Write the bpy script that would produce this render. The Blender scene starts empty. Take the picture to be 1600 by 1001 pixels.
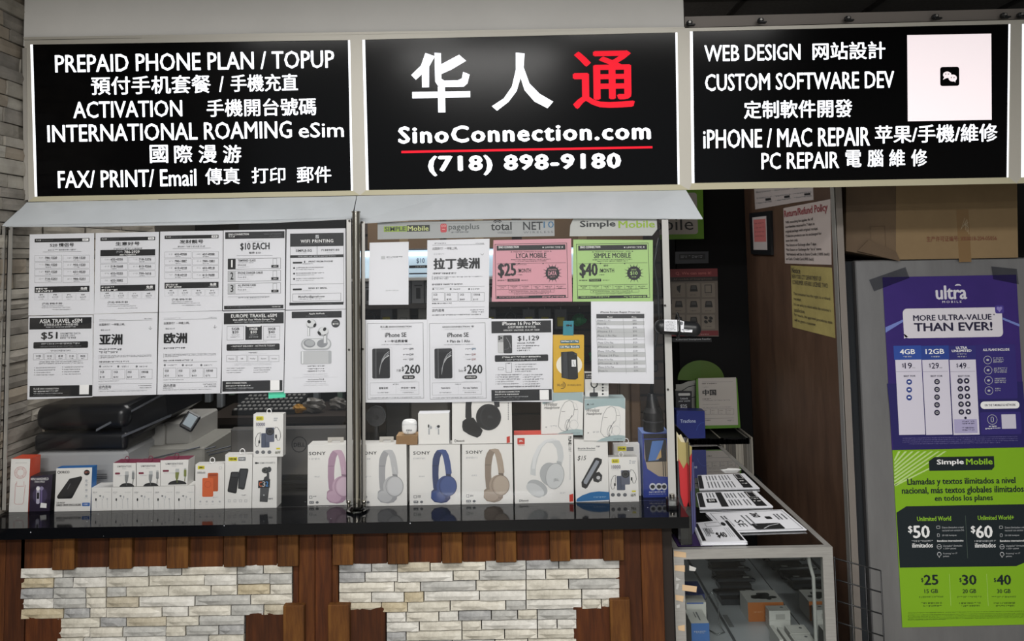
import bpy, math, random
from mathutils import Vector as V, Matrix
C = bpy.context.scene.collection
random.seed(7)
R = math.radians

# ------------------------------------------------------------------ camera, light, exposure
CAM = V((0, -2.5, 1.79)); FP = 1200.0; PIT = R(3.8); ROLL = R(0.98); CX, CY = 800.0, 320.0
F_ = V((0, math.cos(PIT), math.sin(PIT))); U0 = V((0, -math.sin(PIT), math.cos(PIT))); R0 = V((1, 0, 0))
r_ = R0 * math.cos(ROLL) - U0 * math.sin(ROLL); u_ = R0 * math.sin(ROLL) + U0 * math.cos(ROLL)
cd = bpy.data.cameras.new('camera'); cam = bpy.data.objects.new('camera', cd); C.objects.link(cam)
cam.matrix_world = Matrix(((r_.x, u_.x, -F_.x, CAM.x), (r_.y, u_.y, -F_.y, CAM.y), (r_.z, u_.z, -F_.z, CAM.z), (0, 0, 0, 1)))
cd.sensor_width = 36; cd.lens = FP / 1600 * 36; cd.shift_y = (CY - 500.5) / 1600; cd.clip_start = .05; cd.clip_end = 60
bpy.context.scene.camera = cam
w = bpy.data.worlds.new('world'); bpy.context.scene.world = w; w.use_nodes = True
w.node_tree.nodes['Background'].inputs[0].default_value = (.9, .95, 1, 1)
w.node_tree.nodes['Background'].inputs[1].default_value = .50
def area(name, loc, sx, sy, power, rot=(0, 0, 0), col=(1, .98, .95)):
    l = bpy.data.lights.new(name, 'AREA'); l.shape = 'RECTANGLE'; l.size = sx; l.size_y = sy; l.energy = power; l.color = col
    o = bpy.data.objects.new(name, l); o.location = loc; o.rotation_euler = rot; C.objects.link(o); return o
area('ceiling_lamp', (-0.9, -1.75, 2.80), 1.2, .3, 42)
area('ceiling_lamp', (0.9, -1.75, 2.80), 1.2, .3, 42)
area('ceiling_lamp', (-0.25, -3.9, 2.80), 1.3, .3, 150)
area('ceiling_lamp', (-0.25, -6.3, 2.80), 1.3, .3, 150)
area('booth_fill', (-0.3, 1.1, 2.78), 1.2, .3, 14)  # unseen fill over the booth, turned up to lift the dark goods
area('booth_fill', (-0.5, .62, 2.78), 1.2, .3, 14)  # second fill, added to brighten the hanging accessories and the printer
vs = bpy.context.scene.view_settings
bpy.context.scene.display_settings.display_device = 'sRGB'
vs.view_transform = 'Standard'; vs.look = 'None'; vs.gamma = 1; vs.use_curve_mapping = False; vs.exposure = 0.0
bpy.context.scene.cycles.transparent_max_bounces = 16

# ------------------------------------------------------------------ projection helpers: a photo pixel meets a real plane
def ray(px, py): return F_ + r_ * ((px - CX) / FP) - u_ * ((py - CY) / FP)
class Plane:
    def __init__(s, o, n): s.o = V(o); s.n = V(n).normalized()
    def hit(s, px, py, lift=0.0):
        d = ray(px, py); t = (s.o + s.n * lift - CAM).dot(s.n) / d.dot(s.n); return CAM + d * t
def YP(y): return Plane((0, y, 0), (0, -1, 0))
def ZP(z): return Plane((0, 0, z), (0, 0, 1))
def XP(x): return Plane((x, 0, 0), (-1 if x > 0 else 1, 0, 0))
def P(px, py, y): return YP(y).hit(px, py)

# ------------------------------------------------------------------ materials
def lin(c):
    if isinstance(c, str): c = [int(c[i:i + 2], 16) / 255 for i in (0, 2, 4)]
    return tuple((x / 12.92 if x <= .04045 else ((x + .055) / 1.055) ** 2.4) for x in c) + (1,)
MC = {}
def mat(name, col='808080', rough=.6, metal=0, emit=0, spec=.5, noise=None, bump=0, coat=0, stretch=None, coord='Object'):
    if name in MC: return MC[name]
    m = bpy.data.materials.new(name); m.use_nodes = True; nt = m.node_tree; b = nt.nodes['Principled BSDF']
    b.inputs['Base Color'].default_value = lin(col); b.inputs['Roughness'].default_value = rough; b.inputs['Metallic'].default_value = metal
    b.inputs['Specular IOR Level'].default_value = spec
    if coat: b.inputs['Coat Weight'].default_value = coat
    if emit: b.inputs['Emission Color'].default_value = lin(col); b.inputs['Emission Strength'].default_value = emit
    if noise or bump:
        tc = nt.nodes.new('ShaderNodeTexCoord'); mp = nt.nodes.new('ShaderNodeMapping'); nz = nt.nodes.new('ShaderNodeTexNoise')
        nt.links.new(tc.outputs[coord], mp.inputs[0]); nt.links.new(mp.outputs[0], nz.inputs['Vector'])
        if stretch: mp.inputs['Scale'].default_value = stretch
        nz.inputs['Scale'].default_value = noise[1] if noise else 40; nz.inputs['Detail'].default_value = 8
        nz.inputs['Roughness'].default_value = .65
        if noise:
            cr = nt.nodes.new('ShaderNodeValToRGB'); nt.links.new(nz.outputs[0], cr.inputs[0]); nt.links.new(cr.outputs[0], b.inputs['Base Color'])
            cols = noise[0]; e = cr.color_ramp.elements
            e[0].position = .3; e[0].color = lin(cols[0]); e[1].position = .72; e[1].color = lin(cols[-1])
            for i, c in enumerate(cols[1:-1]):
                k = e.new(.3 + .42 * (i + 1) / (len(cols) - 1)); k.color = lin(c)
        if bump:
            bp = nt.nodes.new('ShaderNodeBump'); bp.inputs['Strength'].default_value = bump; bp.inputs['Distance'].default_value = .004
            nt.links.new(nz.outputs[0], bp.inputs['Height']); nt.links.new(bp.outputs[0], b.inputs['Normal'])
    MC[name] = m; return m
def glass(name, tint='f4f8f6', refl=.05, rough=0.0):
    if name in MC: return MC[name]
    m = bpy.data.materials.new(name); m.use_nodes = True; nt = m.node_tree; nt.nodes.clear()
    o = nt.nodes.new('ShaderNodeOutputMaterial'); mx = nt.nodes.new('ShaderNodeMixShader'); t = nt.nodes.new('ShaderNodeBsdfTransparent')
    g = nt.nodes.new('ShaderNodeBsdfGlossy'); g.inputs['Roughness'].default_value = rough; t.inputs[0].default_value = lin(tint)
    fr = nt.nodes.new('ShaderNodeFresnel'); fr.inputs[0].default_value = 1.45
    mu = nt.nodes.new('ShaderNodeMath'); mu.operation = 'MULTIPLY'; mu.inputs[1].default_value = refl / .035; mu.use_clamp = True
    nt.links.new(fr.outputs[0], mu.inputs[0]); nt.links.new(mu.outputs[0], mx.inputs[0])
    nt.links.new(t.outputs[0], mx.inputs[1]); nt.links.new(g.outputs[0], mx.inputs[2]); nt.links.new(mx.outputs[0], o.inputs[0])
    MC[name] = m; return m
def ink(c, rough=.55):        # flat print colour
    return mat('print_' + c, c, rough)
WHITE = mat('paper_white', 'dcdde2', .55); K = mat('print_black', '1b1c1f', .5); GR = mat('print_grey', '6a6c70', .5); LG = mat('print_light_grey', 'b8babd', .5)
WP = mat('print_white', 'f0f0f0', .5); ALU = mat('aluminium', 'b4b2ae', .38, .75); STEEL = mat('polished_steel', 'a8a49a', .22, 1)
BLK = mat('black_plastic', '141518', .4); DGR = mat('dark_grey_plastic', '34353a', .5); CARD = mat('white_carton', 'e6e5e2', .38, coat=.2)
CLR = glass('clear_acrylic', 'f2f4f4', .05)

# ------------------------------------------------------------------ mesh building
class MB:
    def __init__(s): s.v = []; s.f = []; s.mi = []; s.m = []; s.sm = []
    def slot(s, m):
        if m not in s.m: s.m.append(m)
        return s.m.index(m)
    def face(s, pts, m, smooth=False):
        n = len(s.v); s.v += [V(p) for p in pts]; s.f.append(tuple(range(n, n + len(pts)))); s.mi.append(s.slot(m)); s.sm.append(smooth)
    def mesh(s, pts, faces, m, smooth=False):
        n = len(s.v); s.v += [V(p) for p in pts]; k = s.slot(m)
        for f in faces: s.f.append(tuple(n + i for i in f)); s.mi.append(k); s.sm.append(smooth)
    def hexa(s, a, b, m, ms=None, mt=None, mback=None, mbot=None):
        """a: front 4 pts (TL,TR,BR,BL), b: back 4 pts"""
        ms = ms or m; mt = mt or ms
        s.face([a[3], a[2], a[1], a[0]], m); s.face([b[0], b[1], b[2], b[3]], mback or ms)
        s.face([a[0], a[1], b[1], b[0]], mt); s.face([a[2], a[3], b[3], b[2]], mbot or ms)
        s.face([a[1], a[2], b[2], b[1]], ms); s.face([a[3], a[0], b[0], b[3]], ms)
    def prism(s, a, d, m, ms=None, mt=None): s.hexa(a, [V(p) + V(d) for p in a], m, ms, mt)
    def box(s, x0, x1, y0, y1, z0, z1, m, ms=None, mt=None):
        s.prism([V((x0, y0, z1)), V((x1, y0, z1)), V((x1, y0, z0)), V((x0, y0, z0))], (0, y1 - y0, 0), m, ms, mt)
    def rbox(s, c, size, m, b=.004, rot=None):
        """chamfered box"""
        hx, hy, hz = [q / 2 for q in size]; b = min(b, hx * .9, hy * .9, hz * .9); pts = []
        for sx in (-1, 1):
            for sy in (-1, 1):
                for sz in (-1, 1):
                    pts += [V((sx * hx, sy * (hy - b), sz * (hz - b))), V((sx * (hx - b), sy * hy, sz * (hz - b))), V((sx * (hx - b), sy * (hy - b), sz * hz))]
        def i(sx, sy, sz, k): return ((sx > 0) * 4 + (sy > 0) * 2 + (sz > 0)) * 3 + k
        fs = []
        for q in (-1, 1):
            fs.append([i(q, -1, -1, 0), i(q, 1, -1, 0), i(q, 1, 1, 0), i(q, -1, 1, 0)][::q])
            fs.append([i(-1, q, -1, 1), i(1, q, -1, 1), i(1, q, 1, 1), i(-1, q, 1, 1)][::-q])
            fs.append([i(-1, -1, q, 2), i(1, -1, q, 2), i(1, 1, q, 2), i(-1, 1, q, 2)][::q])
            for t in (-1, 1):
                fs.append([i(q, t, -1, 0), i(q, t, 1, 0), i(q, t, 1, 1), i(q, t, -1, 1)])
                fs.append([i(q, -1, t, 0), i(q, 1, t, 0), i(q, 1, t, 2), i(q, -1, t, 2)])
                fs.append([i(-1, q, t, 1), i(1, q, t, 1), i(1, q, t, 2), i(-1, q, t, 2)])
                for r in (-1, 1): fs.append([i(q, t, r, 0), i(q, t, r, 1), i(q, t, r, 2)])
        if rot is not None: pts = [rot @ p for p in pts]
        s.mesh([p + V(c) for p in pts], fs, m)
    def cyl(s, p0, p1, r0, m, r1=None, n=16, caps=True, smooth=True):
        r1 = r0 if r1 is None else r1; p0 = V(p0); p1 = V(p1); d = (p1 - p0).normalized(); a = d.orthogonal().normalized(); b = d.cross(a)
        pts = []
        for p, r in ((p0, r0), (p1, r1)):
            for k in range(n):
                t = 2 * math.pi * k / n; pts.append(p + (a * math.cos(t) + b * math.sin(t)) * r)
        s.mesh(pts, [(k, (k + 1) % n, n + (k + 1) % n, n + k) for k in range(n)], m, smooth)
        if caps: s.mesh(pts[:n], [tuple(range(n))[::-1]], m); s.mesh(pts[n:], [tuple(range(n))], m)
    def tube(s, pts, r, m, n=8, closed=False):
        pts = [V(p) for p in pts]; N = len(pts); ring = []; up = None
        for i, p in enumerate(pts):
            a = pts[i - 1] if (i > 0 or closed) else p; b = pts[(i + 1) % N] if (i < N - 1 or closed) else p
            d = (b - a).normalized()
            if up is None: up = d.orthogonal().normalized()
            up = (up - d * up.dot(d)).normalized(); q = d.cross(up)
            ring += [p + (up * math.cos(2 * math.pi * k / n) + q * math.sin(2 * math.pi * k / n)) * r for k in range(n)]
        fs = []
        for i in range(N if closed else N - 1):
            j = (i + 1) % N
            for k in range(n): fs.append((i * n + k, i * n + (k + 1) % n, j * n + (k + 1) % n, j * n + k))
        if not closed: fs += [tuple(range(n))[::-1], tuple((N - 1) * n + k for k in range(n))]
        s.mesh(ring, fs, m, True)
    def ball(s, c, rx, ry, rz, m, n=16, k=10, rot=None):
        pts = []; c = V(c)
        for i in range(1, k):
            a = math.pi * i / k
            for j in range(n):
                t = 2 * math.pi * j / n; pts.append(V((rx * math.sin(a) * math.cos(t), ry * math.sin(a) * math.sin(t), rz * math.cos(a))))
        pts += [V((0, 0, rz)), V((0, 0, -rz))]
        if rot is not None: pts = [rot @ p for p in pts]
        pts = [p + c for p in pts]; fs = []
        for i in range(k - 2):
            for j in range(n): fs.append((i * n + j, i * n + (j + 1) % n, (i + 1) * n + (j + 1) % n, (i + 1) * n + j))
        T = (k - 1) * n
        for j in range(n): fs.append((T, (j + 1) % n, j)); fs.append((T + 1, (k - 2) * n + j, (k - 2) * n + (j + 1) % n))
        s.mesh(pts, fs, m, True)
    def build(s, name, parent=None, label=None, cat=None, group=None, kind=None, bevel=0):
        me = bpy.data.meshes.new(name)
        lo = V([min(p[i] for p in s.v) for i in range(3)]); hi = V([max(p[i] for p in s.v) for i in range(3)])
        o = V(((lo.x + hi.x) / 2, (lo.y + hi.y) / 2, lo.z))
        me.from_pydata([p - o for p in s.v], [], s.f)
        for m in s.m: me.materials.append(m)
        me.polygons.foreach_set('material_index', s.mi); me.polygons.foreach_set('use_smooth', s.sm); me.update()
        ob = bpy.data.objects.new(name, me); C.objects.link(ob)
        if parent is not None: ob.parent = parent; ob.location = o - wloc(parent)
        else: ob.location = o
        tag(ob, label, cat, group, kind); return ob
def wloc(o):
    p = V(o.location)
    while o.parent: o = o.parent; p += V(o.location)
    return p
def tag(o, label=None, cat=None, group=None, kind=None):
    for k, x in (('label', label), ('category', cat), ('group', group), ('kind', kind)):
        if x: o[k] = x
    return o
def empty(name, loc, label=None, cat=None, group=None, kind=None, parent=None):
    o = bpy.data.objects.new(name, None); o.empty_display_size = .05; C.objects.link(o); o.location = V(loc) - (wloc(parent) if parent else V((0, 0, 0)))
    if parent: o.parent = parent
    return tag(o, label, cat, group, kind)

# ------------------------------------------------------------------ flat print: letters, bars and pictures lying on a real surface
_cu = bpy.data.curves.new('lettering', 'FONT'); _to = bpy.data.objects.new('lettering', _cu); TC = {}
def glyphs(s, bold, res=2, shear=0, tr=1.0):
    k = (s, bold, res, shear, tr)
    if k not in TC:
        _cu.body = s; _cu.offset = bold; _cu.resolution_u = res; _cu.shear = shear; _cu.space_character = tr
        me = bpy.data.meshes.new_from_object(_to)
        vs_ = [(v.co.x, v.co.y) for v in me.vertices]; fs = [tuple(p.vertices) for p in me.polygons]
        bpy.data.meshes.remove(me)
        if not vs_: TC[k] = ([], [])
        else:
            x0 = min(a for a, b in vs_); x1 = max(a for a, b in vs_); y0 = min(b for a, b in vs_); y1 = max(b for a, b in vs_)
            TC[k] = ([((a - x0) / (x1 - x0), (y1 - b) / max(1e-6, y1 - y0)) for a, b in vs_], fs)
    return TC[k]
class Art:
    """crop mode: coordinates are pixels of an enlarged crop (ox, oy, scale) of the photograph, laid on a plane.
       quad mode: coordinates 0..W, 0..H inside four 3D corners."""
    def __init__(s, mb, plane=None, crop=(0, 0, 1), slope=-.0175, lean=None, quad=None, W=100, H=100, step=.0004, n=None, base=0):
        s.mb = mb; s.pl = plane; s.ox, s.oy, s.s = crop; s.sl = slope; s.lean = lean; s.q = quad; s.W = W; s.H = H; s.st = step; s.base = base
        if quad:
            a, b, c, d = [V(x) for x in quad]; nn = (b - a).cross(d - a).normalized()
            if n is not None and nn.dot(V(n)) < 0: nn = -nn
            elif n is None and nn.dot(CAM - a) < 0: nn = -nn
            s.n = nn
    def T(s, u, v, uc, vc, L):
        if s.q:
            a, b, c, d = s.q; x = u / s.W; y = v / s.H
            return (a * (1 - x) + b * x) * (1 - y) + (d * (1 - x) + c * x) * y + s.n * s.st * (L + s.base)
        px = s.ox + u / s.s; le = s.lean(px) if s.lean else .0171 + 5.5e-5 * (px - CX)
        px = s.ox + (u + le * (v - vc)) / s.s; py = s.oy + (v + s.sl * (u - uc)) / s.s
        return s.pl.hit(px, py, s.st * (L + s.base))
    def poly(s, pts, m, L=1, c=None):
        us = [p[0] for p in pts]; vv = [p[1] for p in pts]; uc = (min(us) + max(us)) / 2; vc = (min(vv) + max(vv)) / 2
        if c: uc, vc = c
        P3 = [s.T(u, v, uc, vc, L) for u, v in pts]; s.mb.face(P3[::-1], m)
    def raw(s, pts, m, L=1):          # no slope or lean: the points are exact photo pixels
        s.mb.face([s.pl.hit(s.ox + u / s.s, s.oy + v / s.s, s.st * (L + s.base)) for u, v in pts][::-1], m)
    def r(s, x0, y0, x1, y1, m, L=1): s.poly([(x0, y0), (x1, y0), (x1, y1), (x0, y1)], m, L)
    def o(s, x0, y0, x1, y1, w, m, L=1, gap=None):
        c = ((x0 + x1) / 2, (y0 + y1) / 2)
        for a in ((x0, y0, x1, y0 + w), (x0, y1 - w, x1, y1), (x0, y0, x0 + w, y1), (x1 - w, y0, x1, y1)):
            s.poly([(a[0], a[1]), (a[2], a[1]), (a[2], a[3]), (a[0], a[3])], m, L, c)
    def rr(s, x0, y0, x1, y1, rad, m, L=1):
        pts = []
        for cx, cy, a0 in ((x1 - rad, y0 + rad, -90), (x1 - rad, y1 - rad, 0), (x0 + rad, y1 - rad, 90), (x0 + rad, y0 + rad, 180)):
            for k in range(5): t = R(a0 + 22.5 * k); pts.append((cx + rad * math.cos(t), cy + rad * math.sin(t)))
        s.poly(pts, m, L)
    def e(s, cx, cy, rx, ry, m, L=1, n=24, a0=0, a1=360, rot=0):
        pts = []; cr, sr = math.cos(R(rot)), math.sin(R(rot)); full = a1 - a0 == 360
        for k in range(n if full else n + 1):
            t = R(a0 + (a1 - a0) * k / n); x = rx * math.cos(t); y = ry * math.sin(t); pts.append((cx + x * cr - y * sr, cy + x * sr + y * cr))
        s.poly(pts, m, L, (cx, cy))
    def line(s, pts, w, m, L=1, closed=False, c=None):
        if closed: pts = list(pts) + [pts[0]]
        us = [p[0] for p in pts]; vv = [p[1] for p in pts]; c = c or ((min(us) + max(us)) / 2, (min(vv) + max(vv)) / 2)
        l = []; rr = []
        for i, p in enumerate(pts):
            a = pts[max(0, i - 1)] if not (closed and i == 0) else pts[-2]; b = pts[min(len(pts) - 1, i + 1)] if not (closed and i == len(pts) - 1) else pts[1]
            dx, dy = b[0] - a[0], b[1] - a[1]; q = math.hypot(dx, dy) or 1; ww = w[i] if isinstance(w, (list, tuple)) else w
            l.append((p[0] - dy / q * ww / 2, p[1] + dx / q * ww / 2)); rr.append((p[0] + dy / q * ww / 2, p[1] - dx / q * ww / 2))
        for i in range(len(pts) - 1): s.poly([l[i], l[i + 1], rr[i + 1], rr[i]], m, L, c)
    def ring(s, cx, cy, rx, ry, w, m, L=1, a0=0, a1=360, n=24, rot=0):
        cr, sr = math.cos(R(rot)), math.sin(R(rot)); pts = []
        for k in range(n + 1):
            t = R(a0 + (a1 - a0) * k / n); x = rx * math.cos(t); y = ry * math.sin(t); pts.append((cx + x * cr - y * sr, cy + x * sr + y * cr))
        s.line(pts, w, m, L, c=(cx, cy))
    def t(s, txt, x0, y0, x1, y1, m, L=2, b=.0, res=2, shear=0, rot=0, tr=1.0):
        if getattr(s, 'split', None) is not None:      # each lit line of the sign is a part of its own
            root, s.split, keep = s.split, None, s.mb; s.mb = MB(); s.t(txt, x0, y0, x1, y1, m, L, b, res, shear, rot, tr); s.mb.build('lettering', root); s.mb, s.split = keep, root; return
        cjk = any(ord(c) > 0x2e80 for c in txt)
        if b > 0 and (cjk or b > .02):            # bold strokes: the outline laid down again a hair to each side
            d = b * (y1 - y0) * (1.0 if cjk else .8); y0 += d * .6; y1 -= d * .6; x0 += d; x1 -= d
            for k, (ax, ay) in enumerate(((-d, 0), (d, 0), (0, -d * .6), (0, d * .6))):
                s.t(txt, x0 + ax, y0 + ay, x1 + ax, y1 + ay, m, L + .12 * (k + 1), 0, res, shear, rot, tr)
            b = 0
        vs_, fs = glyphs(txt, b, res, shear, tr)
        if not vs_: return
        uc, vc = (x0 + x1) / 2, (y0 + y1) / 2
        if rot == 90: pts = [s.T(x1 - q * (x1 - x0), y0 + p * (y1 - y0), uc, vc, L) for p, q in vs_]
        else: pts = [s.T(x0 + p * (x1 - x0), y0 + q * (y1 - y0), uc, vc, L) for p, q in vs_]
        s.mb.mesh(pts, fs, m)
    def g(s, x0, y0, x1, y1, m=None, L=2, seed=None):     # a line of print too small to read
        rd = random.Random(seed if seed is not None else int(x0 * 31 + y0 * 17)); x = x0; h = y1 - y0; c = ((x0 + x1) / 2, (y0 + y1) / 2)
        while x < x1 - h * .3:
            wd = min(x1 - x, h * rd.choice((.45, .6, .8, .5, 1.1, 1.5))); hh = h * rd.choice((.75, .9, 1, .8)) ; yo = (h - hh) * rd.random()
            s.poly([(x, y0 + yo), (x + wd, y0 + yo), (x + wd, y0 + yo + hh * .38), (x, y0 + yo + hh * .38)], m or GR, L, c)
            if rd.random() < .8: s.poly([(x, y0 + yo + hh * .6), (x + wd * .8, y0 + yo + hh * .6), (x + wd * .8, y0 + yo + hh), (x, y0 + yo + hh)], m or GR, L, c)
            x += wd + h * rd.choice((.18, .25, .22, .6))
def sheet(corners, y, name, label, cat, crop, m=WHITE, group=None, plane=None, thick=.0006, parent=None):
    """a paper: photo corners TL TR BR BL on a plane"""
    mb = MB(); pl = plane or YP(y); a = [pl.hit(*c) for c in corners]; mb.prism(a, -pl.n * thick, m)
    art = Art(mb, pl, crop)
    art.fin = lambda: mb.build(name, parent, label, cat, group)
    return art
# ------------------------------------------------------------------ the setting
ZC = P(800, 786.8, .012).z                      # counter top height
XL = -1.655                                  # left stone wall
XW = 1.22                                    # dark wood side wall in the recess
SOFF = mat('painted_soffit', 'dddbd7', .7, noise=(('d8d6d2', 'e2e0dc'), 2.5), bump=.05)
FLOOR = mat('floor_tiles', '8b8880', .35, noise=(('7c7972', '9a978f'), 3))
CEIL = mat('ceiling_tile', '5b5a5a', .9, noise=(('525151', '646363'), 60), bump=.3)
DARKW = mat('dark_back_wall', '0b0b0d', .6)
mb = MB(); mb.box(-1.9, 3.2, -7, 3.2, -.06, 0, FLOOR); mb.build('floor', kind='structure')
# ceiling: grid bars and tiles
ce = MB(); ce.box(-1.9, 3.2, -7, 3.2, 2.90, 2.96, mat('ceiling_slab', '55534f', .9)); ceo = ce.build('ceiling', kind='structure')
tile0 = None
for i in range(9):
    for j in range(6):
        x = 1.02 + (i - 5) * .61; y = .12 + (j - 3) * .61
        if x > 2.9 or x < -1.7: continue
        if not tile0:
            t = MB(); t.box(x, x + .585, y, y + .585, 2.872, 2.894, CEIL); tile0 = t.build('ceiling_tile', ceo); bx, by = x, y
        else:
            c = tile0.copy(); C.objects.link(c); c.parent = ceo; c.location = tile0.location + V((x - bx, y - by, 0))
mb = MB(); BAR = mat('ceiling_grid', '2c2b2a', .7)
for i in range(10): x = 1.02 + (i - 5) * .61 - .0125; mb.box(x - .012, x + .012, -1.8, 2.0, 2.862, 2.9, BAR)
for j in range(7): y = .12 + (j - 3) * .61 - .0125; mb.box(-1.9, 3.2, y - .012, y + .012, 2.862, 2.9, BAR)
mb.build('ceiling_grid', ceo)
MORT = mat('dark_mortar', '3c3a36', .9)
mb = MB(); mb.box(XL - .12, XL - .02, -2.2, 3.2, 0, 2.9, MORT); wl = mb.build('wall_left', kind='structure')
mb = MB(); mb.box(-1.9, 3.2, 3.1, 3.2, 0, 2.9, DARKW); mb.build('wall_back', kind='structure')
mb = MB(); mb.box(3.1, 3.2, -7, 3.2, 0, 2.9, mat('right_wall', '6d6b68', .8)); mb.build('wall_right', kind='structure')

def dim(cols, f): return [tuple(int(c[k:k + 2], 16) / 255 * f for k in (0, 2, 4)) for c in cols]     # the same colours, a little darker
STW = [mat('wall_stone_%d' % i, 'a09a90', .85, noise=(dim(c, .92), 9), bump=.8) for i, c in enumerate((('7f796f', 'a8a296'), ('8b857a', 'b3ada2'), ('6f6a62', '99938a'), ('958f84', 'bcb7ac'), ('857a6b', 'a79c8c')))]
def stone(mb, x0, x1, y0, y1, z0, z1, axis, m, rd):
    """rough split-face stone: outer face on +axis side made of a jittered 4x2 grid"""
    nx = 4; nz = 2; g = .0016
    if axis == 'x':   # outward face looks to +X, length along Y
        pts = []
        for k in range(nz + 1):
            for i in range(nx + 1):
                edge = k in (0, nz) or i in (0, nx)
                pts.append(V((x1 - (rd.uniform(.004, .008) if edge else rd.uniform(-.001, .004)), y0 + g + (y1 - y0 - 2 * g) * i / nx, z0 + g + (z1 - z0 - 2 * g) * k / nz)))
        back = [V((x0, y0 + g, z0 + g)), V((x0, y1 - g, z0 + g)), V((x0, y1 - g, z1 - g)), V((x0, y0 + g, z1 - g))]
    else:             # outward face looks to -Y, length along X
        pts = []
        for k in range(nz + 1):
            for i in range(nx + 1):
                edge = k in (0, nz) or i in (0, nx)
                pts.append(V((x0 + g + (x1 - x0 - 2 * g) * i / nx, y0 + (rd.uniform(.003, .006) if edge else rd.uniform(-.001, .003)), z0 + g + (z1 - z0 - 2 * g) * k / nz)))
        back = [V((x0 + g, y1, z0 + g)), V((x1 - g, y1, z0 + g)), V((x1 - g, y1, z1 - g)), V((x0 + g, y1, z1 - g))]
    W = nx + 1; fs = []
    for k in range(nz):
        for i in range(nx):
            a, b, c, d = k * W + i, k * W + i + 1, (k + 1) * W + i + 1, (k + 1) * W + i
            fs += [(a, b, c), (a, c, d)] if (i + k) % 2 else [(a, b, d), (b, c, d)]
    n = len(pts); pts += back; c0, c1, c2, c3 = 0, nx, nz * W + nx, nz * W
    fs += [tuple(range(0, W))[::-1] + (n, n + 1), (c1,) + tuple(k * W + nx for k in range(1, nz + 1)) [0:] [::1] + (n + 2, n + 1)]
    fs[-1] = tuple([k * W + nx for k in range(nz + 1)][::-1]) + (n + 1, n + 2)
    fs += [tuple(nz * W + i for i in range(W)) + (n + 2, n + 3), tuple(k * W for k in range(nz + 1)) + (n + 3, n)]
    mb.mesh(pts, fs, m)
rd = random.Random(3); z = .93; k = 0
while z < 2.86:
    h = rd.choice((.034, .04, .045, .05)); y = -.36 - rd.random() * .2
    while y < 1.05:
        L = min(rd.choice((.14, .2, .26, .3)), 1.08 - y); s = MB(); out = rd.uniform(-.004, .012)
        stone(s, XL - .03, XL + out, y, y + L, z, z + h, 'x', rd.choice(STW), rd); s.build('stone', wl); y += L; k += 1
    z += h

# ------------------------------------------------------------------ the lit signs
TS = R(4.9); SN = V((0, -math.cos(TS), -math.sin(TS))); SP = Plane(P(800, 297, .10), SN)
SLEAN = lambda px: .0171 - 1.6e-5 * (px - CX)
FRM = mat('sign_frame_aluminium', 'c0bcb2', .45, .3); FRMY = mat('sign_frame_cream', 'b9b398', .5, .1)
SBLK = mat('sign_black_acrylic', '050506', .16, spec=.16); LIT = mat('lit_white_acrylic', 'f6f9ff', .4, emit=1.15); LITR = mat('lit_red_acrylic', 'd60c24', .5, emit=.8, spec=.2)
LITP = mat('lit_pale_pink_acrylic', 'e6dadd', .4, emit=.72); LITB = mat('lit_blue_white_acrylic', 'cfe6fa', .4, emit=1.2)
def sign(label, fr, pn, crop, draw, back=.10):
    """fr outer frame corners, pn panel corners, photo pixels TL TR BR BL"""
    o = [SP.hit(*c) for c in fr]; i = [SP.hit(*c) for c in pn]; loc = (o[2] + o[3]) / 2
    root = empty('lightbox_sign', loc, label, 'sign', 'lightbox signs over the counter')
    d = -SN * back
    b = MB(); ib = [p - SN * .003 for p in i]; b.hexa(ib, [p + d for p in ib], SBLK, FRM); po = b.build('sign_panel', root)
    for nm, q, m in (('top', (0, 1), FRM), ('right', (1, 2), FRM), ('bottom', (2, 3), FRMY), ('left', (3, 0), FRM)):
        f = MB(); a, c = q; quad = {'top': [o[0], o[1], i[1], i[0]], 'right': [i[1], o[1], o[2], i[2]], 'bottom': [i[3], i[2], o[2], o[3]], 'left': [o[0], i[0], i[3], o[3]]}[nm]
        f.prism(quad, d, m); f.build('frame_bar', root)
    e = MB(); A = Art(e, Plane(ib[0], SN), crop, lean=SLEAN, step=.0006)
    w_ = 4.3 / 1
    def strip(p, q, s0):
        a = [(p[0], p[1]), (p[0] + w_ * s0, p[1]), (q[0] + w_ * s0 * .95, q[1]), (q[0], q[1])]
        if s0 < 0: a = [a[1], a[0], a[3], a[2]]
        e.face([A.pl.hit(x, y, .0012) for x, y in a][::-1], LIT)
    strip(pn[0], pn[3], 1); e.build('light_gap', root); e = MB(); strip(pn[1], pn[2], -.75); e.build('light_gap', root)
    e2 = MB(); A.mb = e2; A.split = root; draw(A); A.split = None
    if e2.v: e2.build('large_characters', root)
    for nm, m_ in getattr(A, 'extra', []): m_.build(nm, root)
    return root
def s1(A):
    A.t('PREPAID PHONE PLAN / TOPUP', 237, 226, 1440, 303, LIT, b=.0215)
    A.t('預付手机套餐', 392, 326, 908, 405, LIT, b=.02); A.t('/', 943, 328, 964, 396, LIT, b=.0215); A.t('手機充直', 993, 319, 1283, 394, LIT, b=.02)
    A.t('ACTIVATION', 315, 434, 785, 506, LIT, b=.0215); A.t('手機開台號碼', 890, 424, 1362, 500, LIT, b=.018)
    A.t('INTERNATIONAL ROAMING', 204, 529, 1257, 604, LIT, b=.0215); A.t('eSim', 1286, 527, 1481, 592, LIT, b=.0215)
    for c, x in (('國', 645), ('際', 750), ('漫', 855), ('游', 960)): A.t(c, x, 624, x + 79, 702, LIT, b=.02)
    A.t('FAX/ PRINT/ Email', 249, 731, 846, 806, LIT, b=.0215)
    A.t('傳真', 884, 722, 1032, 794, LIT, b=.014); A.t('打印', 1084, 720, 1229, 789, LIT, b=.014); A.t('郵件', 1279, 716, 1427, 787, LIT, b=.014)
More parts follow.
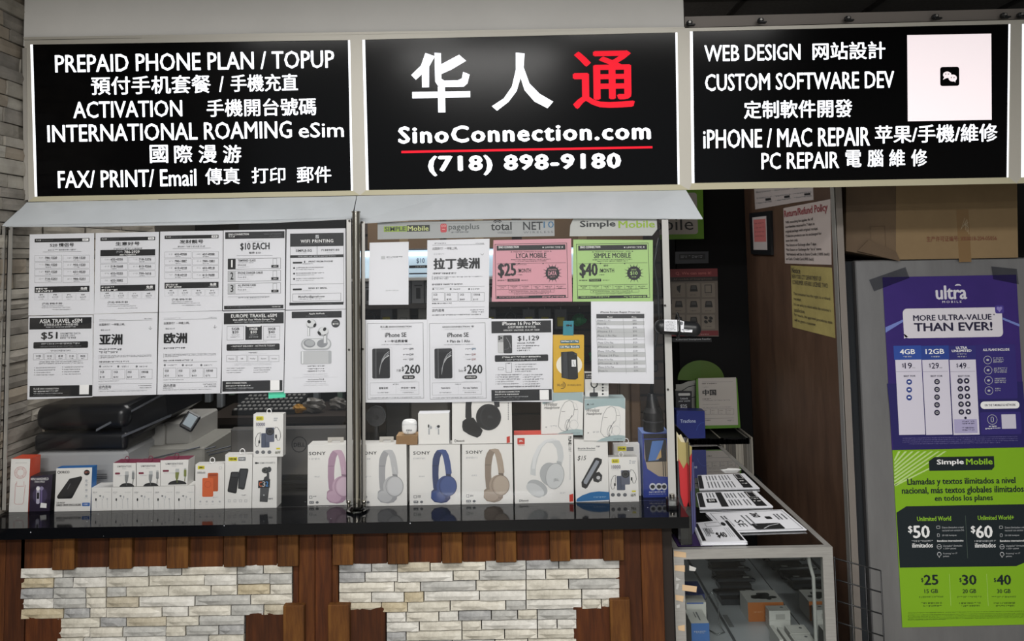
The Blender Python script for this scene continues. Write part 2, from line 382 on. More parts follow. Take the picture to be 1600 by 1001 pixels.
sign('wide black lit sign starting PREPAID PHONE PLAN / TOPUP, leftmost over the counter',
     [(38, 62), (557.4, 54), (562.5, 305), (44, 315)], [(47, 69.5), (547, 62.5), (551.5, 297.5), (54, 307)], (0, 0, 2.757), s1)
def s2(A):
    hua = [(285, 318, 345, 230, 384, 240, 352, 300, 358, 376, 328, 376, 326, 325, 300, 345)]
    A.poly([(282, 322), (325, 282), (345, 228), (386, 243), (360, 288), (358, 376), (328, 376), (328, 320), (302, 343)], LIT, 2)
    A.poly([(384, 226), (412, 228), (412, 276), (490, 236), (520, 263), (455, 300), (412, 318), (412, 338), (424, 346), (482, 346), (500, 338), (506, 310), (534, 322), (524, 360), (508, 374), (420, 374), (396, 368), (385, 350)], LIT, 2)
    A.r(287, 394, 537, 421, LIT, 2); A.r(398, 372, 429, 484, LIT, 2.5)
    A.poly([(735, 226), (773, 230), (768, 290), (792, 360), (835, 405), (893, 440), (868, 468), (812, 438), (770, 388), (754, 335), (736, 392), (700, 438), (650, 475), (628, 455), (680, 422), (716, 372), (734, 300)], LIT, 2)
    A.t('通', 978, 218, 1245, 468, LITR, b=.022)
    A.t('SinoConnection.com', 226, 535, 1315, 610, LIT, b=.075, tr=1.15)
    keep = A.mb; A.mb = MB(); A.extra = [('red_underline', A.mb)]; A.poly([(240, 640), (1322, 638.5), (1322, 648), (240, 650)], LITR, 2); A.mb = keep
    A.t('(718) 898-9180', 355, 664, 1187, 752, LIT, b=.075, tr=1.12)
sign('black lit sign with three large Chinese characters, the last one red, above a phone number',
     [(557.4, 54), (1070, 44), (1076.8, 296.5), (562.5, 305)], [(566, 62), (1058.5, 50.5), (1062, 288), (572, 297)], (540, 0, 2.757), s2)
def s3(A):
    A.t('WEB DESIGN', 222, 191, 636, 262, LIT, b=.0215); A.t('网站設計', 688, 180, 1002, 256, LIT, b=.02)
    A.t('CUSTOM SOFTWARE DEV', 225, 312, 1040, 386, LIT, b=.0215)
    A.t('定制軟件開發', 392, 430, 860, 508, LIT, b=.02)
    A.t('iPHONE / MAC REPAIR', 217, 552, 936, 634, LIT, b=.0215)
    A.t('苹果/手機/維修', 957, 536, 1485, 614, LIT, b=.018)
    A.t('PC REPAIR', 468, 655, 803, 727, LIT, b=.0215)
    for c, x, y in (('電', 830, 646), ('腦', 925, 644), ('維', 1018, 643), ('修', 1113, 642)): A.t(c, x, y, x + 69, y + 74, LIT, b=.018)
    keep = A.mb; A.mb = MB(); A.extra = [('pale_square', A.mb)]; A.r(1097, 148, 1459, 519, LITP, 2); A.mb = MB(); A.extra.append(('emblem', A.mb))
    A.rr(1238, 288, 1320, 370, 10, SBLK, 3); A.e(1268, 322, 18, 14, LITP, 4); A.poly([(1256, 330), (1250, 343), (1266, 336)], LITP, 4); A.e(1292, 336, 18, 15, LITP, 5); A.poly([(1296, 346), (1303, 356), (1305, 343)], LITP, 5)
    for x, y in ((1262, 319), (1274, 319), (1286, 334), (1298, 334)): A.e(x, y, 2.4, 2.4, SBLK, 6, n=8)
    A.mb = keep
sign('black lit sign starting WEB DESIGN with a blank pale square at its right end',
     [(1070, 44), (1589.5, 31), (1588.5, 286.5), (1076.8, 296.5)], [(1078, 49), (1579, 37.5), (1576, 277), (1081, 286)], (1020, 0, 2.757), s3)
def s4(A):
    A.r(1600, 48, 2050, 272, LITB, 2)
A4 = sign('edge of a pale blue lit sign at the far right over the steel fridge',
     [(1589.5, 31), (2110, 18), (2100, 272), (1588.5, 286.5)], [(1597, 37.5), (2100, 26), (2092, 262), (1595.5, 277)], (0, 0, 1), s4)
# soffit above the signs, from the left wall to the recess
def yz(px, py, lift=0): return SP.hit(px, py, lift)
a = SP.hit(557, 50); zt = a.z; ys = a.y
mb = MB(); mb.box(XL + .005, SP.hit(1070, 30).x, ys + .012, ys + .35, SP.hit(557, 62).z, 2.862, SOFF); so = mb.build('wall_soffit', kind='structure')
mb = MB(); q = [SP.hit(36, 58), SP.hit(1070, 42), SP.hit(1070, 44.5), SP.hit(38, 63)]; mb.prism(q, (0, .05, 0), FRM); mb.build('trim_1', kind='structure')
# rail with clips on the right
mb = MB(); q = [SP.hit(1070, 26, -.03), SP.hit(1700, 11, -.03), SP.hit(1700, 27, -.03), SP.hit(1070, 43, -.03)]
mb.prism(q, (0, .05, 0), mat('rail_metal', '7d7670', .5, .2)); rail = mb.build('sign_rail', None, 'grey metal rail with black clips along the top of the right signs', 'rail')
for px, py in ((1077, 36), (1188, 32), (1324, 29), (1461, 26), (1568, 24), (1594, 23.5)):
    c = SP.hit(px, py, -.005); mb = MB(); mb.rbox(c, (.018, .02, .014), BLK, .003); mb.rbox(c + V((.006, -.004, -.008)), (.024, .018, .005), BLK, .001); mb.cyl(c + V((-.001, -.0105, .0)), c + V((-.001, -.014, .0)), .004, ALU, n=10); mb.build('clip', rail)
# thin packing strip at the left edge of the first sign
mb = MB(); q = [SP.hit(35, 75, .002), SP.hit(41, 75, .002), SP.hit(44, 312, .002), SP.hit(37, 313, .002)]; mb.prism(q, (0, .08, 0), mat('grey_strip', '9a968f', .6)); mb.build('trim_2', kind='structure')

# ------------------------------------------------------------------ canopy sheet under the signs
CAN = mat('white_canopy_sheet', 'c3c8cc', .3, noise=(('bcc1c5', 'c9ced2'), 3))
def canopy(back, front, label):
    mb = MB(); B = [SP.hit(*c, .0) + V((0, .0, 0)) for c in back]; F = [P(c[0], c[1], -.002) for c in front]; n = len(B)
    t = V((0, .002, -.003)); pts = B + F + [p + t for p in B] + [p + t for p in F]
    fs = []
    for i in range(n - 1):
        fs += [(n + i, n + i + 1, i + 1, i), (2 * n + i, 2 * n + i + 1, 3 * n + i + 1, 3 * n + i), (n + i + 1, n + i, 3 * n + i, 3 * n + i + 1), (i, i + 1, 2 * n + i + 1, 2 * n + i)]
    fs += [(0, n, 3 * n, 2 * n)[::-1], (n - 1, 2 * n - 1, 4 * n - 1, 3 * n - 1)]
    mb.mesh(pts, fs, CAN); return mb.build('canopy_sheet', None, label, 'canopy', 'canopy sheets under the lit signs')
canopy([(42, 316), (190, 313), (300, 311), (400, 309), (557, 306)], [(2, 353), (150, 352.5), (300, 350), (420, 347), (549, 341)], 'sloping pale grey plastic sheet over the left glass pane')
canopy([(558, 306), (700, 303), (820, 301), (950, 299), (1072, 297)], [(550, 349), (640, 343), (800, 340), (950, 340), (1098, 341)], 'sloping pale grey plastic sheet over the right glass pane')

# ------------------------------------------------------------------ counter
STONE_T = mat('black_granite', '0a0b0e', .09, spec=.22)
nt = STONE_T.node_tree; b_ = nt.nodes['Principled BSDF']; vo = nt.nodes.new('ShaderNodeTexVoronoi'); vo.inputs['Scale'].default_value = 22
tc = nt.nodes.new('ShaderNodeTexCoord'); nt.links.new(tc.outputs['Object'], vo.inputs['Vector']); cr = nt.nodes.new('ShaderNodeValToRGB')
cr.color_ramp.elements[0].position = .028; cr.color_ramp.elements[0].color = lin('b0b4bb'); cr.color_ramp.elements[1].position = .045; cr.color_ramp.elements[1].color = lin('08090c')
nt.links.new(vo.outputs['Distance'], cr.inputs[0]); nt.links.new(cr.outputs[0], b_.inputs['Base Color'])
XR = P(1062, 800, -.1).x; YF = ZP(ZC).hit(500, 817).y
mb = MB(); mb.box(XL + .015, XR + .02, YF, .66, ZC - .033, ZC, STONE_T)
ct = mb.build('countertop', None, 'polished black granite countertop with white flecks', 'countertop')
bv = ct.modifiers.new('b', 'BEVEL'); bv.width = .004; bv.segments = 2
YW = YF + .06; WPL = YP(YW)                  # face of the wooden front
WOOD = [mat('reclaimed_wood_%d' % i, '4a2c19', .75, spec=.25, noise=(dim(c, .82), 5), bump=.5, stretch=(9, 9, .8)) for i, c in enumerate((('2a1206', '54290e', '6b3812'), ('2e1305', '46220b', '5c2f10'), ('361907', '5a2f0f', '724116')))]
WOODB = [mat('block_wood_%d' % i, '6b4626', .75, spec=.25, noise=(dim(c, .80), 6), bump=.5, stretch=(9, 9, .9)) for i, c in enumerate((('44240d', '6c4117', '855722'), ('3b1f0a', '5c350f', '744a1b')))]
cf = empty('counter_front', (-.4, YW, 0), 'wooden counter front with two stone mosaic panels under the granite', 'counter')
mb = MB(); mb.box(XL + .035, XR - .02, YW + .012, .40, 0, ZC - .034, mat('counter_carcass', '1c120b', .8)); mb.build('carcass', cf)
rd = random.Random(5)
def plank(x0, x1, y0, y1, out, ms, name='plank'):
    a = [WPL.hit(*c, out) for c in ((x0, y0), (x1, y0), (x1, y1), (x0, y1))]
    xa = (a[0].x + a[3].x) / 2; xb = (a[1].x + a[2].x) / 2; zt = min(ZC - .034, (a[0].z + a[1].z) / 2); zb = max(.02, (a[2].z + a[3].z) / 2)
    mb = MB(); m = rd.choice(ms); mb.rbox(((xa + xb) / 2, YW - out / 2 + .008, (zt + zb) / 2), (xb - xa - .001, out + .016, zt - zb), m, .002); mb.build(name, cf)
LOW = 1560
for x0, x1, y0, y1 in ((-30, 0, 836, LOW), (0, 32, 836, LOW), (32, 81, 836, 889), (116, 170, 836, 889), (206, 260, 834, 887), (294, 349, 833, 886), (383, 433, 832, 884),
    (466, 492, 831, LOW), (492, 519, 831, LOW), (552, 605, 829, 881), (638, 690, 828, 880), (722, 774, 827, 878), (807, 859, 825, 876), (891, 942, 824, 875),
    (32, 90, 966, LOW), (382, 457, 965, LOW), (530, 604, 956.5, LOW), (902, 968, 955.5, LOW), (969, 1010, 822, LOW), (1010, 1045, 821, LOW), (457, 466, 884, LOW), (519, 529, 880, LOW)):
    plank(x0, x1, y0 - 8, y1, .002, WOOD)
for x0, x1, y0, y1 in ((81, 116, 834, 890.5), (170, 206, 833, 889), (260, 294, 832, 888), (349, 383, 831, 886), (433, 466, 830, 885), (519, 552, 828, 883), (605, 638, 828, 881.5),
    (690, 722, 826, 880), (774, 807, 825, 878.5), (859, 891, 824, 877), (942, 975, 823, 876), (441, 475, 958, LOW), (512, 547, 957, LOW), (960, 993, 949, LOW)):
    plank(x0, x1, y0 - 12, y1, .022, WOODB, 'wood_block')
STC = [mat('mosaic_stone_%d' % i, 'b0a898', .8, noise=(dim(c, .92), 22), bump=1.0) for i, c in enumerate((('9a9486', 'c9c4b6', 'dcd8cc'), ('a39d90', 'cfcabd', 'e2ded4'), ('8b8a86', 'b4b3ae', 'c6c4be'), ('93866a', 'bdb094', 'd0c6ae'), ('a8a69f', 'd2cfc7', 'e4e2dc'), ('7a7a7a', 'a3a3a2', 'bdbcb8'), ('8f8672', 'b9b09c', 'cdc6b4')))]
def mosaic(xa, xb, ya, yb, rows, seed, split=None):
    rd = random.Random(seed)
    for k in range(rows):
        y0 = ya + (yb - ya) * k / rows; y1 = ya + (yb - ya) * (k + 1) / rows; xc = (xa + xb) / 2
        z1 = WPL.hit(xc, y0).z; z0 = WPL.hit(xc, y1).z; x = WPL.hit(xa, (y0 + y1) / 2).x; xe = WPL.hit(xb, (y0 + y1) / 2).x
        sp = WPL.hit(split, (y0 + y1) / 2).x if split else None
        while x < xe - .003:
            L = rd.choice((.06, .08, .1, .13, .17, .1)); e = x + L
            if sp and x < sp - .002 and e > sp - .05: e = sp
            if e > xe - .05: e = xe
            mb = MB(); out = rd.uniform(0, .006); stone(mb, x, e, YW - .004 - out, YW + .012, z0, z1, 'y', rd.choice(STC[:3] * 4 + STC[4:5] * 4 + STC), rd); mb.build('stone', cf); x = e
mosaic(33.5, 457, 883, 963, 5, 11, 167); mosaic(90, 382, 963, 1160, 13, 12, 260)
mosaic(529.5, 968, 875, 953.5, 5, 13, 822); mosaic(604, 901, 953.5, 1150, 13, 14)
# ------------------------------------------------------------------ the glass partition
YG = 0.0
def pane(corners, label):
    mb = MB(); a = [P(*c, YG) for c in corners]; mb.prism(a, (0, .004, 0), glass('partition_glass', 'fdfdfd', .022)); return mb.build('glass_pane', None, label, 'glass pane', 'glass panes on the counter')
pane([(14, 352), (541, 340), (547, 790.5), (4, 799.5)], 'left clear glass pane covered by ten white flyers')
pane([(569, 348), (1042, 341), (1051, 781), (569, 790)], 'right clear glass pane with pink and green flyers')
def bar(x0t, x1t, yt, x0b, x1b, yb, y, d, m, name, label, cat, group=None):
    mb = MB(); a = [P(x0t, yt, y), P(x1t, yt, y), P(x1b, yb, y), P(x0b, yb, y)]; mb.prism(a, (0, d, 0), m); return mb, a
SCR = mat('screw_head', '4a4744', .3, .8)
def angle(x, label, d=.02, parts=()):
    mb, a = bar(*x, -.004, .003, ALU, '', '', ''); side = a[0:1] + a[3:4]; mb.prism([a[0], a[0] + V((.003, 0, 0)), a[3] + V((.003, 0, 0)), a[3]], (0, .02, 0), ALU)
    o = mb.build('angle_bar', None, label, 'metal bar', 'metal bars beside the glass panes')
    for px, py in parts:
        s = MB(); c = P(px, py, -.005); s.cyl(c, c + V((0, -.003, 0)), .0035, SCR, n=10); s.build('screw', o)
    return o
WHB = mat('white_painted_angle', 'aeadaa', .45, .2)
angle((2, 8, 353, -11, -4, 797), 'pale metal bar at the left edge of the frame by the stone wall')
angle((12, 19.5, 354, 1.5, 8, 797), 'second pale metal bar from the left, holding the left pane', parts=((14, 357), (8, 571)))
angle((540, 548.5, 343, 541, 551, 786), 'flat metal bar on the left side of the round post', parts=((546, 345), (545.5, 546)))
angle((563.5, 570, 346, 565, 571, 786), 'flat metal bar on the right side of the round post', parts=((566, 347), (567, 545)))
mb, a = bar(1034, 1044, 343, 1045, 1057, 788, -.012, .004, WHB, '', '', ''); o = mb.build('angle_bar', None, 'wide pale metal bar at the right end of the right pane', 'metal bar', 'metal bars beside the glass panes')
for px, py in ((1039, 477), (1043.5, 608)): s = MB(); c = P(px, py, -.013); s.cyl(c, c + V((0, -.003, 0)), .0035, SCR, n=10); s.build('screw', o)
mb = MB(); p0 = P(557, 332, -.032); p1 = P(557.5, 787, -.032); p1.z = ZC + .012; p0.x = p1.x = (p0.x + p1.x) / 2
mb.cyl(p1, p0, .0125, STEEL, n=24); po = mb.build('round_post', None, 'round polished steel post between the two glass panes', 'post')
m2 = MB(); m2.cyl(V((p1.x, p1.y, ZC + .001)), V((p1.x, p1.y, ZC + .006)), .034, CLR, n=24); m2.cyl(V((p1.x, p1.y, ZC + .006)), V((p1.x, p1.y, ZC + .016)), .026, CLR, .018, n=24); m2.build('base_flange', po)
for dx in (-.024, .024):
    m2 = MB(); m2.cyl(V((p1.x + dx, p1.y - .012, ZC + .016)), V((p1.x + dx, p1.y - .012, ZC + .03)), .005, STEEL, n=10); m2.ball(V((p1.x + dx, p1.y - .012, ZC + .032)), .007, .007, .006, STEEL, 10, 6); m2.build('bolt', po)
m2 = MB(); m2.cyl(p0, p0 + V((0, 0, .004)), .0145, STEEL, n=20); m2.build('cap', po)
mb = MB(); c = P(1050, 776, -.02); mb.cyl(V((c.x, c.y, ZC + .001)), V((c.x, c.y, ZC + .02)), .02, CLR, n=16); mb.cyl(V((c.x, c.y, ZC + .02)), V((c.x, c.y, ZC + .032)), .008, STEEL, n=10); mb.build('clamp_foot', None, 'clear plastic foot at the bottom of the right metal bar', 'clamp')
YP_ = .009
def flyer(corners, crop, label, m=WHITE, name='flyer', y=YP_, group='flyers taped behind the glass', cat='flyer'): return sheet(corners, y, name, label, cat, crop, m, group)

# ------------------------------------------------------------------ left pane, upper row: numbers
def numbers(A, x, y, s, title, nums, big=None, sub=True):
    """a phone number flyer; x,y,s move the layout measured on the first flyer"""
    def X(v): return x + v * s
    def Y(v): return y + v * s
    A.rr(X(172), Y(88), X(785), Y(128), 6 * s, K); A.t('华人通', X(186), Y(101), X(243), Y(117), WP); A.g(X(250), Y(105), X(380), Y(114), GR)
    A.r(X(706), Y(90), X(774), Y(116), WP, 2); A.g(X(718), Y(95), X(762), Y(110), K, 3)
    A.t(title, X(342), Y(140), X(612), Y(182), K, b=.03); A.g(X(380), Y(190), X(600), Y(196), LG)
    A.g(X(322), Y(208), X(638), Y(224), GR); A.r(X(265), Y(235), X(695), Y(238), K)
    if big: A.r(X(172), Y(228), X(785), Y(298), K); A.t('(929)', X(350), Y(241), X(420), Y(268), LG); A.t(big, X(440), Y(238), X(610), Y(268), WP, b=.03); A.g(X(390), Y(280), X(570), Y(292), WP)
    for n, (c, rr, a) in enumerate(nums):
        x0 = X(172) if c == 0 else X(488); x1 = X(476) if c == 0 else X(785); y0 = Y((275 if not big else 308) + rr * 78.5)
        A.o(x0, y0, x1, y0 + 70 * s, 2.2 * s, GR)
        A.g(x0 + 50 * s, y0 + 20 * s, x0 + 100 * s, y0 + 38 * s, LG); A.t(a, x0 + 115 * s, y0 + 16 * s, x0 + 252 * s, y0 + 40 * s, K, b=.02); A.r(x0 + 195 * s, y0 + 43 * s, x0 + 252 * s, y0 + 45.5 * s, K)
        A.g(x0 + 120 * s, y0 + 50 * s, x0 + 185 * s, y0 + 60 * s, GR)
    A.r(X(172), Y(622), X(785), Y(690), K, 1.5); A.g(X(186), Y(642), X(325), Y(660), WP, 3); A.g(X(186), Y(668), X(380), Y(688), WP, 3); A.t('免费', X(685), Y(630), X(760), Y(664), WP, 3, b=.03); A.g(X(670), Y(668), X(765), Y(674), LG, 3)
    for k in range(4):
        x0 = X(172 + k * 155); A.o(x0, Y(698), x0 + 146 * s, Y(778), 2 * s, LG); A.g(x0 + 55 * s, Y(710), x0 + 95 * s, Y(724), K); A.t(('$10/月', '$15/月', '$20/月', '$25/月')[k], x0 + 42 * s, Y(733), x0 + 108 * s, Y(752), GR); A.g(x0 + 50 * s, Y(762), x0 + 98 * s, Y(768), GR)
    A.t('(718) 898-9180', X(255), Y(805), X(480), Y(832), K, b=.01); A.g(X(252), Y(838), X(495), Y(846), GR); A.g(X(252), Y(856), X(570), Y(864), GR); A.g(X(370), Y(878), X(585), Y(886), GR)
A = flyer([(46.5, 366), (147, 364), (146.8, 490.8), (44.4, 492.6)], (30, 360, 7.15), 'white phone number flyer headed 520 in the upper row, leftmost on the glass')
numbers(A, 0, 0, 1, '520 情侣号', [(0, 0, '786-1520'), (1, 0, '738-1520'), (0, 1, '786-1520'), (1, 1, '932-1520'), (0, 2, '937-1520'), (1, 2, '621-0520'), (0, 3, '716-5201'), (1, 3, '986-5201')]); A.fin()
A = flyer([(149.5, 364), (248.4, 362), (246.5, 487.5), (147, 490)], (140, 360, 7.152), 'white phone number flyer with a black number band, second in the upper row')
numbers(A, -52, -15, 1, '生意好号', [(0, 0, '632-6936'), (1, 0, '718-3376'), (0, 1, '518-5668'), (1, 1, '813-9566'), (0, 2, '652-5555'), (1, 2, '750-1616'), (0, 3, '652-3882')], big='786-2929'); A.fin()
A = flyer([(250.5, 361.7), (348.3, 360), (347.2, 485), (248.4, 487.5)], (140, 360, 7.152), 'white phone number flyer just left of the $10 EACH flyer')
numbers(A, 668, -35, .985, '发财靓号', [(0, 0, '652-8908'), (1, 0, '657-8988'), (0, 1, '780-1887'), (1, 1, '780-1881'), (0, 2, '613-6918'), (1, 2, '652-8918'), (0, 3, '718-6918'), (1, 3, '613-9688')]); A.fin()
# $10 each
A = flyer([(349.4, 359.7), (445.9, 358.4), (445, 483), (348.4, 485)], (340, 355, 7.415), 'white flyer reading $10 EACH with three numbered rows')
A.r(88, 50, 775, 130, K); A.t('SINO CONNECTION', 125, 70, 362, 92, WP, b=.02); A.t('华人通', 125, 97, 200, 117, WP); A.g(540, 72, 740, 82, GR); A.g(600, 98, 738, 106, GR)
A.t('$10 EACH', 262, 178, 602, 270, K, b=.035); A.g(345, 157, 530, 166, LG); A.t('每件 $10', 362, 282, 497, 308, K, b=.02); A.r(222, 324, 636, 328, GR)
for k, (y, s1_, s2_) in enumerate(((358, 'TEMPERED GLASS', 'IPHONE'), (500, 'IPHONE CHARGER CABLES', 'From $10'), (645, 'ALL IPHONE CASES', 'From $10'))):
    A.o(118, y, 732, y + 125, 3, K); A.r(120, y + 5, 208, y + 127, K if k == 0 else LG, 1.5); A.t(str(k + 1), 148 + 9 * (k == 0), y + 20, 183 - 9 * (k == 0), y + 105, WP if k == 0 else K, 2.5, b=.03)
    A.t(s1_, 235, y + 14, 235 + (205, 290, 210)[k], y + 38, K, b=.02); A.g(235, y + 48, 420, y + 56, GR); A.t(s2_, 235, y + 70, 330, y + 88, K); A.g(235, y + 98, 370, y + 106, LG)
    A.o(640, y + 3, 686, y + 85, 3, GR); A.r(622, y + 78, 706, y + 108, K, 2); A.t('$10', 648, y + 85, 682, y + 101, WP, 3)
A.r(118, 800, 600, 803, GR); A.g(240, 806, 600, 818, GR); A.g(340, 826, 505, 834, LG); A.r(75, 903, 762, 945, K); A.g(115, 916, 370, 928, GR, 3); A.t('718 898 9180', 630, 912, 728, 926, WP, 3); A.fin()
# wifi printing
A = flyer([(447.9, 358), (543, 356.4), (542.3, 482.5), (446.5, 483.8)], (340, 355, 7.415), 'white flyer with a black WIFI PRINTING header beside the metal bar')
A.r(840, 68, 1460, 217, K); A.t('WIFI PRINTING', 962, 140, 1340, 178, WP, b=.03, tr=1.15); A.g(958, 186, 1350, 194, GR, 3); A.r(1135, 88, 1173, 128, LG, 2); A.line([(1143, 120), (1150, 112), (1158, 116), (1168, 94)], 4, K, 3)
A.o(840, 217, 1460, 880, 3, K); A.r(1150, 217, 1154, 318, K); A.r(840, 318, 1460, 350, K); A.g(930, 328, 1370, 340, LG, 3)
A.t('SIMPLE-5G', 905, 255, 1090, 284, K, b=.02); A.g(895, 236, 1100, 244, LG); A.t('7188989180', 1200, 250, 1410, 274, K, b=.02, tr=1.2); A.g(940, 293, 1045, 301, LG); A.g(1265, 286, 1350, 294, LG)
A.rr(870, 400, 980, 420, 8, K); A.t('PRINT FROM PHONE', 1055, 385, 1335, 404, K, b=.02); A.r(1002, 388, 1014, 412, K); A.g(985, 418, 1105, 426, GR)
for y in (472, 536, 598): A.e(886, y, 11, 11, K); A.g(908, y - 12, 1235, y - 2, K); A.g(908, y + 12, 1120, y + 20, GR)
A.r(840, 655, 1460, 658, K); A.rr(870, 708, 976, 730, 8, K); A.t('SEND BY EMAIL', 1050, 694, 1270, 712, K, b=.02); A.g(985, 728, 1085, 736, LG)
A.o(868, 765, 1430, 853, 3, K); A.t('MyteFax@gmail.com', 935, 790, 1240, 818, K, b=.02); A.g(935, 776, 1200, 782, LG); A.g(935, 826, 1205, 834, GR); A.r(832, 868, 1458, 900, K); A.g(1190, 882, 1330, 890, GR, 3); A.fin()
# ------------------------------------------------------------------ left pane, lower row
A = flyer([(44.7, 494), (145, 491.7), (144.6, 620), (42.7, 624)], (30, 480, 6.675), 'white flyer with a black ASIA TRAVEL eSIM header and a $51 price')
A.r(108, 106, 754, 226, K); A.t('ASIA TRAVEL eSIM', 212, 120, 655, 162, WP, b=.025); A.t('亚洲旅游上网卡 一卡走遍18国', 258, 166, 612, 192, WP); A.g(280, 198, 590, 210, LG)
A.t('$51', 228, 256, 400, 340, K, b=.045); A.t('UNLIMITED DATA', 428, 262, 640, 280, GR, b=.01); A.t('无限流量 上网卡', 428, 286, 582, 304, GR); A.g(428, 310, 592, 326, K)
A.rr(148, 358, 718, 426, 12, K); A.g(232, 370, 635, 386, LG, 3); A.g(216, 400, 650, 412, GR, 3); A.g(325, 444, 540, 458, GR); A.r(285, 467, 590, 469, LG)
for k, c in enumerate(('中国', '台湾', '香港', '日本', '韩国')): x = 146 + k * 116; A.o(x, 481, x + 105, 548, 2.5, GR); A.t(c, x + 28, 496, x + 78, 518, K); A.g(x + 34, 527, x + 72, 536, GR)
A.g(212, 560, 660, 570, GR); A.g(205, 578, 665, 588, GR)
for k in range(4): A.g(155, 625 + k * 25, 165, 634 + k * 25, K); A.g(175, 624 + k * 25, (380, 375, 325, 370)[k], 634 + k * 25, GR); A.g(448, 617 + k * 25, 458, 626 + k * 25, K); A.g(468, 616 + k * 25, (670, 640, 630, 640)[k], 626 + k * 25, GR)
A.r(108, 814, 762, 930, K); A.t('华人通 SINO CONNECTION', 148, 838, 410, 858, WP, 3); A.g(148, 868, 410, 880, WP, 3); A.g(148, 892, 455, 902, LG, 3); A.g(148, 914, 375, 922, GR, 3); A.r(628, 806, 726, 906, WP, 2.5); A.fin()
def travel(A, x, y, big, xb, lines, prices, bigw=262, hdr2=0):
    X = lambda v: x + v; Y = lambda v: y + v
    A.g(X(108), Y(130), X(295), Y(140), LG); A.g(X(608), Y(122), X(700), Y(130), GR); A.r(X(105), Y(145), X(700), Y(148), GR); A.t('出国旅行？一样能上网。', X(107), Y(178), X(395), Y(204), K, b=.01)
    A.t('· 覆盖 2024 年', X(116), Y(244), X(230), Y(262), GR); A.line([(X(660), Y(232)), (X(678), Y(248)), (X(698), Y(232))], 4, GR); A.line([(X(678), Y(212)), (X(678), Y(248))], 5, GR)
    A.t(big, X(106), Y(298), X(106 + bigw), Y(420), K, b=.05)
    for k, (w_, h) in enumerate(lines): A.g(X(106), Y(460 + k * 30), X(106 + w_), Y(460 + k * 30 + h), K)
    A.r(X(104), Y(530), X(107), Y(578), GR); A.g(X(118), Y(532), X(690), Y(541), GR); A.g(X(118), Y(546), X(690), Y(554), GR); A.g(X(118), Y(560), X(275), Y(568), GR)
    A.g(X(104), Y(600), X(440), Y(614), K); A.r(X(104), Y(624), X(700), Y(627), GR)
    for q, w_ in ((118, 110), (320, 90), (526, 95)): A.e(X(q), Y(660), 12, 12, GR, n=12); A.g(X(q + 30), Y(654), X(q + 25 + w_), Y(668), GR)
    for k, (g1, g2) in enumerate(prices):
        q = X(102 + k * 153); A.o(q, Y(692), q + 140, Y(802), 2.5, GR); A.t(g1, q + 16, Y(710), q + (95 if k == 3 else 60), Y(734), K, b=.01); A.g(q + 14, Y(745), q + 44, Y(752), LG); A.t(g2, q + 12, Y(768), q + 64, Y(790), K)
    A.g(X(100), Y(820), X(330), Y(828), GR); A.r(X(100), Y(852), X(700), Y(855), GR); A.t('店内咨询', X(102), Y(872), X(238), Y(906), K, b=.01); A.g(X(100), Y(914), X(210), Y(921), GR); A.g(X(545), Y(868), X(692), Y(878), K); A.g(X(560), Y(890), X(692), Y(902), GR); A.r(X(265), Y(912), X(692), Y(914), LG); A.g(X(95), Y(930), X(640), Y(938), GR)
A = flyer([(146.3, 490.5), (246.3, 488.4), (244.2, 616.3), (144.9, 619)], (140, 480, 7.152), 'white travel flyer with two large black characters, right of the ASIA TRAVEL flyer')
travel(A, 0, 0, '亚洲', 0, ((268, 20), (206, 22)), (('5GB', '$18'), ('10GB', '$30'), ('20GB', '$50'), ('无限流量', '$90'))); A.fin()
A = flyer([(248.4, 487.7), (347.6, 485.6), (346.2, 614.2), (245.6, 616.3)], (140, 480, 7.152), 'white travel flyer with two large black characters, left of the EUROPE TRAVEL flyer')
travel(A, 722, -15, '欧洲', 0, ((250, 18),), (('5GB', '$20'), ('10GB', '$36'), ('20GB', '$60'), ('无限流量', '$75'))); A.fin()
A = flyer([(347.7, 486.3), (444.9, 484.2), (442.8, 612), (344.2, 615)], (340, 480, 7.151), 'white flyer with a black EUROPE TRAVEL eSIM header')
A.r(70, 58, 738, 184, K); A.t('EUROPE TRAVEL eSIM', 150, 74, 660, 112, WP, b=.025); A.t('One eSIM for Your Whole Europe Trip', 170, 125, 640, 152, WP, b=.01); A.g(188, 158, 622, 168, LG, 3)
for k, (x0, x1, g1, g2) in enumerate(((104, 292, '5GB', '$20'), (310, 494, '10GB', '$30'), (510, 696, '20GB', '$40'))):
    (A.r(x0, 208, x1, 362, K) if k == 1 else A.o(x0, 208, x1, 366, 3, GR)); c = WP if k == 1 else K; xm = (x0 + x1) / 2
    A.t(g1, xm - 42, 226, xm + 45, 254, c, b=.02); A.t(g2, xm - 35, 262, xm + 35, 294, c, b=.03); A.g(xm - 48, 304, xm + 48, 312, LG if k == 1 else GR); A.g(xm - 52, 326, xm + 52, 336, LG if k == 1 else GR)
A.r(325, 200, 480, 216, WP, 2); A.g(250, 382, 548, 390, LG); A.rr(100, 408, 693, 480, 12, K); A.t('▸ INSTANT DELIVERY · ACTIVATE TODAY', 150, 422, 642, 440, WP, 3); A.g(155, 456, 636, 466, GR, 3)
A.g(345, 500, 448, 512, GR); A.r(262, 520, 550, 522, LG)
for k, c in enumerate(('France', 'UK', 'Italy', 'Spain', 'Germany')): x = 98 + k * 120; A.o(x, 535, x + 110, 608, 2.5, GR); w_ = 16 if k == 1 else 30; A.t(c, x + 55 - w_, 565, x + 55 + w_, 582, K)
A.g(190, 622, 605, 630, LG); A.g(185, 638, 600, 646, LG)
for k in range(3): A.g(100, 675 + k * 24, 310 - k * 25, 685 + k * 24, GR); A.g(402, 671 + k * 24, 600 - k * 15, 681 + k * 24, GR)
